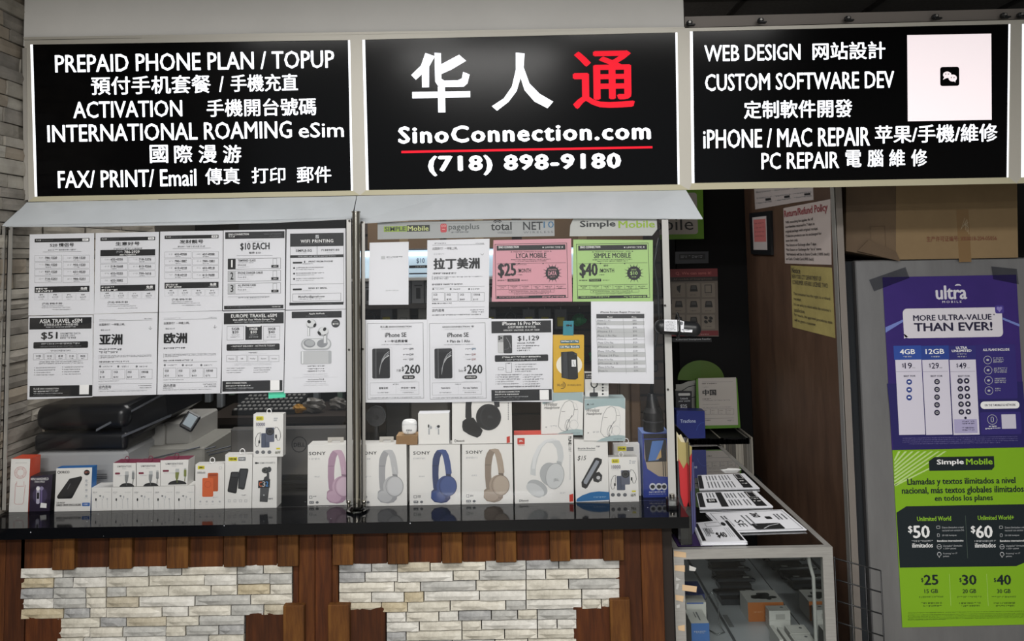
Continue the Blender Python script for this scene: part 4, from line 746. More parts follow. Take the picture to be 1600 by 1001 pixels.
A = carton([(396, 647), (442.6, 646.6), (442, 712.5), (395.8, 713)], .014, .03, 'power_bank_box', 'white box with two slate power banks, stacked on the gimbal camera box', 'box', HB, CARD, SIDE, zb=zs + .0006); pb10000(A, 0, 0); hangloop(A, 419, 643.5, 3.4, A.fin())
# ---- headphone boxes
HC = (540, 600, 4.55)
def sony(A, dx, cols, dy=0, logo=True, cut=None):
    base, dark, lite, line = [ink(c) for c in cols]; X = lambda v: v + dx; Y = lambda v: v + dy
    if logo: A.t('SONY', X(481), Y(477), X(600), Y(500), K, b=.03, tr=1.1)
    A.g(X(483), Y(522), X(565), Y(534), LG); A.g(X(522), Y(650), X(562), Y(660), LG); A.o(X(484), Y(790), X(505), Y(810), 3, GR); A.g(X(512), Y(790), X(534), Y(806), GR); A.rr(X(483), Y(828), X(517), Y(846), 4, GR); A.g(X(488), Y(833), X(512), Y(841), WP, 3); A.e(X(540), Y(837), 11, 9, GR)
    A.poly([(X(616), Y(580)), (X(620), Y(530)), (X(632), Y(495)), (X(650), Y(470)), (X(690), Y(464)), (X(712), Y(470)), (X(690), Y(486)), (X(674), Y(520)), (X(663), Y(580)), (X(660), Y(640)), (X(664), Y(730)), (X(640), Y(750)), (X(622), Y(740)), (X(616), Y(660))], dark, 1)
    A.poly([(X(650), Y(468)), (X(690), Y(463)), (X(714), Y(468)), (X(732), Y(500)), (X(744), Y(550)), (X(754), Y(630)), (X(748), Y(642)), (X(712), Y(640)), (X(706), Y(590)), (X(696), Y(530)), (X(684), Y(490))], base, 2)
    A.poly([(X(712), Y(636)), (X(748), Y(640)), (X(750), Y(656)), (X(714), Y(654))], line, 2.3); A.r(X(617), Y(577), X(662), Y(582), line, 2); A.line([(X(724), Y(585)), (X(734), Y(625))], 4, lite, 3)
    A.poly([(X(610), Y(760)), (X(630), Y(742)), (X(680), Y(740)), (X(745), Y(790)), (X(744), Y(815)), (X(720), Y(838)), (X(680), Y(846)), (X(630), Y(836)), (X(607), Y(810))], dark, 2.5); A.e(X(660), Y(795), 52, 40, base, 3, rot=15)
    A.e(X(718), Y(725), 72, 76, base, 4); A.ring(X(728), Y(724), 62, 72, 3, line, 5); A.e(X(732), Y(724), 54, 66, lite, 4.6)
gs = 'headphone boxes in a row behind the right pane'
A = carton([(481, 695.6), (561.5, 693.8), (561, 788.8), (480.4, 789.5)], .028, .06, 'headphone_box', 'white headphone box with pink headphones, half hidden by the round post', 'box', HC, CARD, SIDE, group=gs); sony(A, -742 + 0, ('c2a5b8', 'a98ba0', 'd0b8c8', '8f7488'), 3); op = A.fin()
mb = MB(); c = P(524, 686, .05); TAB = mat('grey_card_tab', 'b3afa8', .6)
def tab(xa, xb, yt, yb, y, o):
    mb = MB(); a, b, c, d = P(xa, yt, y), P(xb, yt - .3, y), P(xb + 1, yb, y), P(xa - 3, yb, y); cx0, cx1 = a.lerp(b, .25), a.lerp(b, .8); h = V((0, 0, -(a.z - d.z) * .35)); h2 = h * 1.9
    mb.prism([a, b, b + h, a + h], (0, .001, 0), TAB); mb.prism([a + h, cx0 + h, cx0 + h2, a + h2], (0, .001, 0), TAB); mb.prism([cx1 + h, b + h, b + h2, cx1 + h2], (0, .001, 0), TAB); mb.prism([a + h2, b + h2, c, d], (0, .001, 0), TAB); mb.build('hang_tab', o)
tab(512, 537, 683, 696, .065, op)
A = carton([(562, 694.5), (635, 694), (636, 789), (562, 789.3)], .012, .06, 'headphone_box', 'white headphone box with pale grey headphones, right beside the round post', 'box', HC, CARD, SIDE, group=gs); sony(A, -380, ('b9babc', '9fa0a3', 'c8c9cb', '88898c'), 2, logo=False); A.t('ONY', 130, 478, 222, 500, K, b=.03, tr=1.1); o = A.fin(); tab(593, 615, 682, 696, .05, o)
A = carton([(640, 695.6), (719, 694.5), (719.6, 789.3), (640, 790)], .012, .06, 'headphone_box', 'white headphone box with dark blue headphones', 'box', HC, CARD, SIDE, group=gs); sony(A, 0, ('3c4f86', '2c3a66', '46598f', '202b4c')); A.fin(); zsn = A.zt
A = carton([(721.8, 694.5), (800.2, 693.4), (802, 789), (721.5, 789.5)], .012, .06, 'headphone_box', 'white headphone box with beige headphones', 'box', HC, CARD, SIDE, group=gs); sony(A, 374, ('a8998a', '8d7f72', 'b5a798', '71655a'), -6); A.fin()
HD = (800, 600, 4.55)
A = carton([(803, 679.6), (895.4, 678), (896.6, 786), (804.5, 787)], .012, .065, 'headphone_box', 'larger white headphone box with a red top and pale grey headphones', 'box', HD, CARD, SIDE, mat('red_carton', 'c8402f', .45), group=gs)
RB = ink('c33a2c'); W1, W2, W3, W4 = ink('c9cccd'), ink('aeb1b3'), ink('dadcdd'), ink('8f9294')
A.rr(38, 382, 90, 428, 5, RB); A.t('JBL', 50, 396, 78, 412, WP, 3, b=.03); A.g(44, 432, 90, 438, ink('c9827a')); A.t('TUNE', 400, 368, 422, 430, K, rot=90, b=.03); A.t('510BT', 402, 434, 420, 482, GR, rot=90); A.g(410, 486, 416, 500, LG)
for y in range(500, 670, 14): A.r(410, y, 416, y + 10, LG)
A.poly([(128, 640), (132, 580), (150, 510), (185, 440), (235, 398), (290, 385), (340, 405), (362, 450), (368, 520), (352, 580), (318, 570), (326, 520), (318, 460), (290, 420), (250, 415), (215, 450), (185, 520), (168, 590), (166, 650)], W1, 1)
A.poly([(150, 510), (185, 440), (235, 398), (290, 385), (335, 402), (300, 402), (245, 412), (205, 455), (172, 530), (160, 600), (140, 600)], W3, 1.5); A.poly([(318, 545), (352, 552), (350, 590), (322, 585)], W2, 2); A.e(180, 738, 78, 52, W2, 2, rot=32); A.e(165, 752, 70, 40, W1, 3, rot=32); A.e(162, 768, 56, 26, W4, 2.6, rot=32)
A.e(270, 640, 72, 84, W2, 3.5, rot=-10); A.e(305, 652, 66, 94, W1, 4, rot=12); A.ring(305, 652, 64, 92, 3, W4, 5, rot=12); A.t('JBL', 294, 670, 336, 694, W4, 6); A.t('Bluetooth', 66, 820, 118, 834, K, b=.02); A.ring(57, 828, 5, 8, 3, K); A.g(342, 768, 380, 778, LG); A.poly([(408, 785), (436, 778), (436, 832), (408, 834)], RB, 2); A.fin(); zj = A.zt
A = carton([(896.9, 686), (949.3, 688), (951.6, 781), (899.8, 783)], .017, .03, 'phone_mount_box', 'white box reading Bicycle Bracket with a handwritten $15', 'box', HD, CARD, SIDE)
A.t('Bicycle Bracket', 468, 450, 592, 466, GR, b=.02); A.r(468, 470, 592, 472, GR); A.g(600, 436, 634, 448, GR); A.t('$15', 465, 508, 528, 545, K, 2, shear=.25); BL = ink('2f6ea5')
A.poly([(455, 832), (462, 812), (500, 788), (560, 768), (620, 762), (692, 768), (694, 824)], BL, 1); A.g(580, 798, 672, 806, ink('9fc0dc'), 2)
A.poly([(610, 522), (642, 535), (640, 560), (532, 735), (520, 742), (494, 728), (492, 695), (590, 525)], K, 2); A.poly([(600, 540), (622, 548), (618, 562), (528, 712), (510, 704), (508, 688)], ink('8d939c'), 3); A.poly([(596, 628), (620, 622), (642, 648), (638, 680), (612, 700), (580, 690), (574, 660)], ink('202124'), 2.5); A.e(614, 664, 14, 13, ink('bcbdbf'), 3); A.line([(618, 685), (640, 672), (632, 690)], 5, GR, 3); A.fin()
A = carton([(959, 694.5), (999, 693.4), (1002, 777), (961, 779)], .07, .03, 'power_bank_box', 'white box standing behind the slate power bank box at the right', 'box', HD, SIDE, SIDE); A.r(750, 442, 812, 474, YE); A.t('WEKOME', 758, 450, 804, 465, K, 3, b=.02); A.r(815, 446, 864, 474, GR); hangloop(A, 979, 690, 3.6, A.fin())
A = carton([(950.2, 714), (995.6, 713), (998.5, 779.6), (953, 782)], .012, .028, 'power_bank_box', 'white box with two slate power banks, standing on the counter beside Bicycle Bracket', 'box', HD, CARD, SIDE); A.T_ = A.T; pb10000(A, 162, 303); hangloop(A, 971, 710.5, 3.4, A.fin())
BLU = mat('deep_blue_carton', '2c3d8c', .4); BLS = mat('light_blue_carton', '6f86c0', .45)
A = carton([(1003.5, 677), (1046, 676), (1047, 775.5), (1005.5, 776.5)], .05, .09, 'tablet_holder_box', 'blue box picturing a phone holder, at the right end of the counter', 'box', HD, BLU, BLS, BLS)
A.r(935, 352, 1104, 386, BKC, 1); A.poly([(944, 392), (1100, 392), (1108, 660), (1040, 655), (960, 600), (942, 520)], ink('a89a86'), 1.2); A.poly([(942, 392), (1098, 392), (1096, 550), (948, 552)], ink('26282c'), 1.6); A.poly([(998, 404), (1080, 400), (1040, 540), (966, 545)], ink('4f74b0'), 2); A.poly([(1060, 460), (1062, 520), (1020, 540)], ink('b89a68'), 3)
for x in (1072, 1086): A.r(x, 540, x + 6, 655, K, 2.5)
for x in (1000, 1045, 1082): A.e(x, 728, 24 if x < 1080 else 20, 26, ink('c9ccd6'), 2); A.e(x, 728, 15, 14, K, 3)
A.g(975, 762, 1090, 770, WP, 3); A.g(975, 778, 1095, 784, ink('a8b0d8'), 3); A.fin(); ztb = A.zt
# ---- second layer
zq = zsn
A = carton([(706.4, 603), (799, 602), (800.4, 692.6), (706.4, 694)], .017, .05, 'headphone_box', 'white box with black headphones, on top of the blue and beige headphone boxes', 'box', HC, CARD, SIDE, zb=zsn + .001)
k1, k2, k3 = ink('1c1d20'), ink('0e0f11'), ink('2b2c30')
A.poly([(862, 30), (915, 30), (905, 90), (893, 160), (895, 235), (868, 262), (850, 235), (852, 160)], k1, 2); A.poly([(828, 300), (832, 262), (868, 236), (910, 238), (975, 330), (960, 365), (935, 381), (880, 360), (835, 330)], k1, 2.5); A.poly([(832, 290), (866, 248), (905, 250), (960, 320), (930, 350), (870, 335)], k2, 3)
A.poly([(1040, 30), (1092, 30), (1094, 160), (1060, 170), (1050, 100)], k3, 3.5); A.e(1016, 234, 90, 94, k1, 4); A.e(1030, 230, 74, 86, k3, 4.5); A.e(1030, 230, 66, 78, k1, 5); A.t('JBL', 1008, 222, 1048, 246, ink('3d3e42'), 6); A.t('Bluetooth', 790, 396, 845, 409, K, b=.02); A.ring(780, 402, 5, 9, 3, K)
A.poly([(1145, 375), (1168, 368), (1168, 415), (1145, 418)], RB, 2)
for y in range(130, 255, 16): A.r(1154, y, 1159, y + 12, GR)
A.fin()
A = carton([(653.3, 646), (701.6, 645), (702, 694), (653.8, 694.6)], .022, .045, 'earbud_box', 'small white box picturing two wireless earbuds, left of the black headphones', 'box', HC, CARD, WHITE, WHITE, zb=zsn + .001)
A.e(598, 303, 10, 17, EW, 1, rot=-10); A.e(590, 298, 5, 13, K, 2); A.e(606, 308, 9, 11, ES, 2); A.r(588, 315, 598, 358, ES, 1.5); A.e(657, 303, 12, 16, ES, 1, rot=60); A.e(660, 300, 10, 9, K, 2, rot=-25); A.e(645, 312, 8, 9, EW, 2); A.r(656, 318, 666, 358, ES, 1.5); A.fin()
BR = mat('brown_card', '8a6a45', .7)
A = carton([(619, 681), (652.6, 680.6), (652.2, 696.5), (618.8, 696)], .017, .06, 'brown_box', 'small flat brown cardboard box under the white earbud case', 'box', HC, BR, BR, mat('brown_card_top', 'a08058', .7), zb=zsn + .0008); A.fin()
mb = MB(); c = P(640, 670, .042); sx = .0248; sz = .0245; c.z = A.zt + sz
n, k = 28, 14; pts = []
def sup(t, p): return math.copysign(abs(t) ** p, t)
for i in range(1, k):
    a = math.pi * i / k
    for j in range(n):
        t = 2 * math.pi * j / n; pts.append(c + V((sx * sup(math.sin(a), .6) * sup(math.cos(t), .6), .012 * sup(math.sin(a), .6) * sup(math.sin(t), .7), sz * sup(math.cos(a), .6))))
pts += [c + V((0, 0, sz)), c - V((0, 0, sz))]; fs = [(i * n + j, (i + 1) * n + j, (i + 1) * n + (j + 1) % n, i * n + (j + 1) % n) for i in range(k - 2) for j in range(n)]
T_ = (k - 1) * n; fs += [(T_, j, (j + 1) % n) for j in range(n)] + [(T_ + 1, (k - 2) * n + (j + 1) % n, (k - 2) * n + j) for j in range(n)]
GW = mat('glossy_white_plastic', 'eceded', .15); mb.mesh(pts, fs, GW, True); oc = mb.build('earbud_case', None, 'glossy white rounded earbud case on the brown box', 'earbud case')
mb = MB(); mb.box(c.x - .0235, c.x + .0235, c.y - .0122, c.y + .0122, c.z + .008, c.z + .0085, ES); mb.build('lid_seam', oc)
mb = MB(); A = Art(mb, YP(c.y - .0122), HC, base=1); A.g(432, 322, 472, 334, GR); A.r(440, 337, 446, 352, ES); mb.build('case_print', oc)
# wireless headphone boxes
PB = ink('9fb3b5')
def wireless(A, dx, dy, brand):
    X = lambda v: v + dx; Y = lambda v: v + dy
    A.poly([(X(516), Y(105)), (X(804), Y(100)), (X(804), Y(180)), (X(760), Y(160)), (X(690), Y(152)), (X(620), Y(158)), (X(560), Y(172)), (X(517), Y(182))], PB, 1)
    A.poly([(X(600), Y(405)), (X(640), Y(385)), (X(700), Y(366)), (X(760), Y(362)), (X(804), Y(368)), (X(804), Y(405))], PB, 1)
    A.t('Wireless', X(530), Y(172), X(622), Y(196), K, 2, shear=.5); A.t('Headphone', X(527), Y(198), X(638), Y(224), K, 2, shear=.5)
    if brand: A.t('▲ hifi', X(530), Y(136), X(582), Y(148), K)
    A.g(X(575), Y(334), X(618), Y(346), LG); A.g(X(538), Y(342), X(550), Y(350), GR); A.g(X(722), Y(386), X(782), Y(392), ink('5f7476'), 2)
    A.line([(X(650), Y(370)), (X(628), Y(340)), (X(634), Y(290)), (X(650), Y(215)), (X(676), Y(172)), (X(710), Y(156)), (X(734), Y(172)), (X(744), Y(215)), (X(738), Y(260)), (X(700), Y(300)), (X(688), Y(340)), (X(692), Y(372))], 2.4, GR, 2)
    A.line([(X(652), Y(235)), (X(678), Y(235))], 2, K, 2); A.line([(X(742), Y(222)), (X(768), Y(222))], 2, K, 2); A.line([(X(718), Y(160)), (X(756), Y(180)), (X(770), Y(230)), (X(764), Y(300))], 1.8, LG, 2)
    A.ring(X(740), Y(330), 30, 34, 2.2, LG, 2); A.line([(X(686), Y(364)), (X(690), Y(330)), (X(712), Y(290)), (X(728), Y(262))], 2.4, GR, 2.2); A.ring(X(694), Y(330), 16, 38, 2, GR, 2, rot=12); A.line([(X(650), Y(370)), (X(680), Y(376)), (X(700), Y(360))], 2.4, GR, 2)
A = carton([(845.8, 614), (911.6, 612.3), (910.5, 679.2), (845.7, 678.5)], .016, .06, 'wireless_headphone_box', 'white and pale teal wireless headphone box under the yellow box', 'box', HD, CARD, SIDE, mat('pale_teal_card', '9fb0b2', .5), zb=zj + .001, group='wireless headphone boxes'); wireless(A, -300, -42, False); A.fin(); zw = A.zt
A = carton([(913, 622.8), (977, 622), (977, 689), (912.3, 688)], .011, .07, 'wireless_headphone_box', 'white and pale teal wireless headphone box above the Bicycle Bracket box', 'box', HD, CARD, SIDE, MC['pale_teal_card'], zb=None, group='wireless headphone boxes'); wireless(A, 0, 0, True); A.fin(); zw2 = A.zt
YL = mat('yellow_carton', 'd0a62c', .4); H2 = (760, 480, 5.333)
A = carton([(864, 524), (912.6, 524), (912.3, 612.2), (865, 612)], .016, .03, 'phone_box', 'yellow box picturing a black flip phone, hung with a teal tab', 'box', H2, YL, mat('yellow_card_side', 'bd9424', .5), zb=zw + .0008)
A.rr(616, 272, 772, 298, 6, ink('2a6475')); A.t('24-Flex/ XT Flip', 622, 276, 766, 292, WP, 3, b=.02); A.t('+', 684, 302, 698, 313, K, 3); A.rr(607, 316, 778, 342, 6, ink('2a6475')); A.t('120 Plan Bundle', 613, 320, 772, 337, WP, 3, b=.02)
A.e(690, 478, 108, 92, ink('e9e4d4'), 1); A.poly([(624, 372), (720, 366), (758, 386), (762, 590), (740, 602), (690, 600), (624, 584)], ink('1d1e20'), 2); A.poly([(640, 376), (674, 370), (676, 590), (638, 582)], ink('33353a'), 3); A.r(680, 372, 685, 595, ink('08090a'), 3); A.r(702, 428, 752, 502, ink('0c0d0f'), 3.4); A.r(710, 436, 746, 494, ink('e4e6e8'), 4); A.line([(722, 446), (728, 470), (738, 488)], 3, GR, 5); A.r(734, 386, 752, 394, ink('4b4d52'), 3)
A.t('H', 591, 636, 607, 656, K, 2, b=.01); A.t('2', 609, 646, 616, 658, K, 2); A.t('O', 620, 638, 640, 658, K, 2, b=.01); A.ring(630, 648, 18, 18, 3, K, 2, -70, 70); A.ring(630, 648, 28, 28, 4, K, 2, -75, 110); A.t('WIRELESS', 674, 640, 788, 655, K, 2, tr=1.4); o = A.fin()
mb = MB(); A = Art(mb, YP(.022), H2); q = [A.pl.hit(880, 501), A.pl.hit(896.4, 501), A.pl.hit(896, 524.5), A.pl.hit(879.6, 524.5)]; mb.prism(q, (0, .001, 0), ink('2a7f90')); A.rr(664, 142, 692, 158, 6, K); A.rr(700, 142, 712, 160, 4, K); A.r(684, 148, 706, 154, K); mb.build('hang_tab', o)
A = carton([(913.8, 582), (951, 583), (951, 621.8), (914.5, 620.6)], .045, .03, 'ring_holder_box', 'small white and black box behind the price table flyer', 'box', H2, CARD, SIDE, zb=zw2 + .0008)
A.r(820, 545, 1018, 596, BKC); A.g(832, 560, 905, 570, WP, 2); A.g(832, 578, 905, 586, LG, 2); A.ring(898, 640, 26, 26, 10, K); A.rr(860, 708, 930, 742, 8, ink('2b2c2e')); A.r(890, 666, 904, 712, GR)
for y in (644, 668, 694, 722): A.e(970, y, 8, 8, K); A.g(984, y - 4, 1005, y + 4, LG)
A.fin()
# black lamp-like gadgets at the right end
mb = MB(); c = P(1021, 660, .09); c.z = ztb + .001
mb.cyl(c, c + V((0, 0, .06)), .034, BLK, .032, n=20); mb.cyl(c + V((0, 0, .06)), c + V((0, 0, .075)), .032, BLK, .024, n=20); mb.cyl(c + V((0, 0, .075)), c + V((-.004, 0, .12)), .024, BLK, .013, n=20); mb.cyl(c + V((0, 0, .03)), c + V((0, 0, .034)), .0355, DGR, n=20)
o = mb.build('webcam', None, 'black round device standing on the blue holder box', 'device')
mb = MB(); c2 = c + V((-.004, 0, .12)); mb.tube([c2, c2 + V((.006, 0, .05)), c2 + V((-.004, .0, .09)), c2 + V((.012, 0, .14))], .006, BLK); mb.rbox(c2 + V((0, 0, .085)), (.05, .012, .03), BLK, .006); mb.build('stem', o)
mb = MB(); mb.cyl(c2 + V((-.015, -.015, .135)), c2 + V((-.015, .005, .135)), .03, BLK, n=24); mb.cyl(c2 + V((-.015, -.017, .135)), c2 + V((-.015, -.014, .135)), .024, mat('pale_blue_lens', '7fa0aa', .2), n=24); mb.build('lens', o)
mb = MB(); p = [P(*q, .03) for q in ((1016, 575), (1024, 540), (1030, 500), (1028, 450), (1022, 410), (1030, 372))]; mb.tube(p, .004, BLK); mb.build('cable', None, 'black cable hanging inside at the right edge of the pane', 'cable')
# strapped gadget with paper labels across the right metal bar
mb = MB(); a, b = P(1034, 510, -.045), P(1084, 514, -.045); mb.cyl(a, b, .0235, BLK, n=20); mb.ball(b, .0235, .0235, .0235, BLK); mb.ball(a, .0235, .0235, .0235, BLK)
o = mb.build('hanging_gadget', None, 'black rounded gadget with white paper tags hung on the right metal bar', 'gadget')
mb = MB(); A = Art(mb, YP(-.071), (830, 320, 3.127)); q = [A.pl.hit(1038, 499), A.pl.hit(1058, 499.5), A.pl.hit(1058.5, 518), A.pl.hit(1038, 517)]; mb.prism(q, (0, .0006, 0), WHITE)
for y in range(566, 612, 7): A.g(656, y, 706, y + 4, GR)
mb.build('paper_tag', o); mb = MB(); A.mb = mb; q = [A.pl.hit(1060, 499.5), A.pl.hit(1069, 502), A.pl.hit(1068, 519), A.pl.hit(1060, 517)]; mb.prism(q, (0, .0006, 0), WHITE); A.e(735, 578, 7, 9, GR); A.g(722, 606, 745, 612, GR); mb.build('paper_tag', o)
mb = MB(); A.mb = mb; q = [A.pl.hit(1069, 514), A.pl.hit(1082, 515), A.pl.hit(1081.5, 519), A.pl.hit(1069, 518.5)]; mb.prism(q, (0, .0006, 0), WHITE); A.g(752, 608, 780, 613, K); mb.build('paper_tag', o)
mb = MB(); cc = P(1059, 509, -.045); mb.tube([cc + V((0, .028 * math.cos(t * math.pi / 8), .04 * math.sin(t * math.pi / 8))) for t in range(16)], .003, BLK, 8, True); mb.build('strap', o)
# ------------------------------------------------------------------ inside the booth
PRB = mat('navy_black_plastic', '0c0f15', .3); PRG = mat('printer_grey', 'a4a6a8', .5); PRL = mat('printer_light_grey', '9a9995', .5)
FL2 = .62   # low desk inside the booth
DESK = mat('booth_desk', '2a211b', .6)
mb = MB(); mb.box(XL + .03, .40, .44, 1.25, FL2 - .03, FL2, DESK)
for x in (XL + .05, .32): mb.box(x, x + .05, .46, 1.2, 0, FL2 - .03, DESK)
mb.build('booth_desk', None, 'dark desk inside the booth behind the counter', 'desk')
pr = empty('office_printer', P(140, 770, .2) * 1, 'large grey office printer with a dark lid inside the booth at the left', 'printer'); pr.location.z = ZC
Yp = .13; L = P(52, 700, Yp); Rr = P(196, 700, Yp)
def plain(mb, c, sz, m, b):      # shared corners so that the bevel can round them
    x, y, z = [q / 2 for q in sz]; c = V(c); pts = [c + V((i * x, j * y, k * z)) for i in (-1, 1) for j in (-1, 1) for k in (-1, 1)]
    mb.mesh(pts, [(0, 1, 3, 2), (4, 6, 7, 5), (0, 4, 5, 1), (2, 3, 7, 6), (0, 2, 6, 4), (1, 5, 7, 3)], m)
def soft(o, w):
    b = o.modifiers.new('round', 'BEVEL'); b.width = w; b.segments = 5; b.limit_method = 'ANGLE'; b.angle_limit = R(50)
    for p in o.data.polygons: p.use_smooth = True
def zz(px, py, y): return P(px, py, y).z
mb = MB(); zt = zz(120, 706, Yp); mb.rbox(((L.x + Rr.x) / 2 + .0, Yp + .25, (zt + ZC + .001) / 2), (Rr.x - L.x, .48, zt - ZC - .001), PRG, .012); mb.build('body', pr)
mb = MB(); z1 = zz(120, 677, Yp); plain(mb, ((L.x + Rr.x) / 2 + .0, Yp + .245, (z1 + zt) / 2), (Rr.x - L.x + .004, .49, z1 - zt), PRB, .001); soft(mb.build('scanner_bed', pr), .016)
mb = MB(); z2 = zz(120, 634, Yp); plain(mb, ((L.x + Rr.x) / 2 - .005, Yp + .25, (z2 + z1) / 2 + .002), (Rr.x - L.x + .01, .48, z2 - z1 - .004), PRB, .001); soft(mb.build('lid', pr), .034)
mb = MB(); A = Art(mb, YP(Yp - .001), (0, 600, 4.55))
for y in (638, 652, 664): A.r(655, y, 760, y + 5, mat('vent_slot', '232427', .6))
mb.build('vent', pr)
# feeder slab rising to the right
mb = MB(); a, b, c, d = P(188, 642, Yp + .02), P(256, 604, Yp + .12), P(262, 650, Yp + .12), P(192, 694, Yp + .02); mb.prism([a, b, c, d], (0, .3, 0), PRB); mb.build('document_feeder', pr)
for q0, q1, q2 in (((150, 672), (250, 618), 3), ((190, 682), (262, 651), 4)):
    mb = MB(); a, b = P(*q0, Yp - .01), P(*q1, Yp + .08); h = V((0, 0, .004)); mb.prism([a + h, b + h, b - h, a - h], (0, .03, 0), mat('tray_edge', '4c5057', .35)); mb.build('feeder_rail', pr)
def blk(q, y, d, m, nm, par, bev=.006):
    a = P(q[0], q[1], y); b = P(q[2], q[3], y); b.z = max(b.z, ZC + .001); mb = MB(); mb.rbox(((a.x + b.x) / 2, y + d / 2, (a.z + b.z) / 2), (abs(b.x - a.x), d, abs(a.z - b.z)), m, bev); return mb.build(nm, par)
o = blk((200, 664, 256, 706), .34, .28, PRL, 'output_housing', pr); o = blk((255, 660, 298, 712), .36, .26, PRL, 'side_housing', pr)
blk((198, 700, 318, 783), .30, .30, mat('printer_mid_grey', '8a8983', .5), 'paper_tray', pr)
mb = MB(); a, b, c, d = P(214, 722, .28), P(312, 698, .29), P(310, 706, .29), P(216, 734, .28)
for k in range(4): h = V((.0 + .05 * k, .02 * k, -.004 * k)); mb.tube([a + h, b + h], .0025, mat('tray_edge', '', .3) if 'tray_edge' in MC else ALU)
mb.build('tray_rib', pr)
mb = MB(); cc = P(297, 658, .30); rot = Matrix.Rotation(R(28), 3, 'Y') @ Matrix.Rotation(R(-20), 3, 'X')
mb.rbox(cc, (.052, .012, .062), mat('screen_housing', '26292e', .35), .005, rot); o = mb.build('touch_screen', pr)
mb = MB(); mb.rbox(cc + rot @ V((0, -.0065, .002)), (.034, .002, .042), mat('pale_screen', '9aa6ad', .2, emit=.25), .001, rot); mb.build('display', o)
# monitor seen from behind
mb = MB(); a, b = P(360, 669, .28), P(556, 742, .28); MG = mat('monitor_grey', '5c5a58', .4); mb.rbox(((a.x + b.x) / 2, .295, (a.z + b.z) / 2), (b.x - a.x, .03, a.z - b.z), MG, .006)
mon = mb.build('monitor', None, 'dark grey computer screen seen from behind with a round emblem', 'monitor')
mb = MB(); c_, d_ = P(440, 742, .3), P(556, 786, .3); mb.box(c_.x, d_.x, .3, .33, ZC + .012, c_.z, mat('monitor_base', '1a1c20', .4)); mb.box(c_.x - .02, d_.x, .27, .38, ZC + .0008, ZC + .012, MC['monitor_base']); mb.build('stand', mon)
mb = MB(); A = Art(mb, YP(.279), (280, 600, 4.55)); EM = ink('17181a'); A.ring(853, 428, 52, 54, 5, EM); A.t('DELL', 814, 416, 894, 444, EM, b=.02); A.r(360, 318, 1180, 321, ink('707275')); mb.build('emblem', mon)
# telephone / keypad behind
kb = empty('cash_keyboard', (0, 0, 0), 'dark keyboard with pale keys lying inside below the EUROPE TRAVEL flyer', 'keyboard'); zk = P(400, 648, .95).z; kb.location = P(400, 648, .95)
mb = MB(); a, b = P(362, 655, .95), P(460, 655, .95); mb.prism([V((a.x, .95, zk + .02)), V((b.x, .95, zk + .02)), V((b.x, .95, zk)), V((a.x, .95, zk))], (0.03, .16, .05), BLK); mb.build('housing', kb)
kp = None; KEY = mat('pale_key', '8b8c8a', .5)
for i in range(12):
    for j in range(5):
        c = V((a.x + .015 + i * (b.x - a.x - .03) / 11 + .006 * j, .955 + j * .03, zk + .0255 + j * .0095 - .001))
        if not kp: mb = MB(); mb.rbox(c, (.0125, .02, .008), KEY, .002); kp = mb.build('key', kb); k0 = c
        else: q = kp.copy(); C.objects.link(q); q.parent = kb; q.location = kp.location + c - k0
mb = MB(); t0 = .90; mb.box(a.x - .1, b.x + .25, .9, 1.25, zk - .03, zk - .001, DESK); mb.box(a.x - .08, a.x - .04, .92, 1.2, FL2, zk - .03, DESK); mb.box(b.x + .18, b.x + .22, .92, 1.2, FL2, zk - .03, DESK); mb.build('raised_shelf', None, 'dark raised shelf carrying the keyboard inside the booth', 'shelf')
# crumpled clear bags
rd = random.Random(9); BAG = mat('crumpled_bag', '6d6a66', .25, bump=.6)
def crumple(c, r, m, n=11, k=7, sq=.6):
    mb = MB(); pts = []
    for i in range(1, k):
        al = math.pi * i / k
        for j in range(n):
            t = 2 * math.pi * j / n; q = r * rd.uniform(.7, 1.15); pts.append(V((q * math.sin(al) * math.cos(t), q * sq * math.sin(al) * math.sin(t), q * sq * math.cos(al))))
    pts += [V((0, 0, r * sq)), V((0, 0, -r * sq))]; lo = min(p.z for p in pts); pts = [p + V(c) - V((0, 0, lo)) for p in pts]
    fs = [(i * n + j, (i + 1) * n + j, (i + 1) * n + (j + 1) % n, i * n + (j + 1) % n) for i in range(k - 2) for j in range(n)]; T_ = (k - 1) * n
    fs += [(T_, j, (j + 1) % n) for j in range(n)] + [(T_ + 1, (k - 2) * n + (j + 1) % n, (k - 2) * n + j) for j in range(n)]; mb.mesh(pts, fs, m); return mb
for (px, y, r, lab, m) in ((490, .98, .055, 'crumpled clear bag above the computer screen, left one', BAG), (528, 1.04, .045, 'crumpled clear bag above the computer screen beside the round post', BAG), (466, .97, .035, 'small orange-yellow bag beside the crumpled clear bags', mat('amber_bag', 'a87a2a', .5))):
    c = P(px, 650, y); c.z = zk + .0; crumple(c, r, m).build('plastic_bag', None, lab, 'bag')
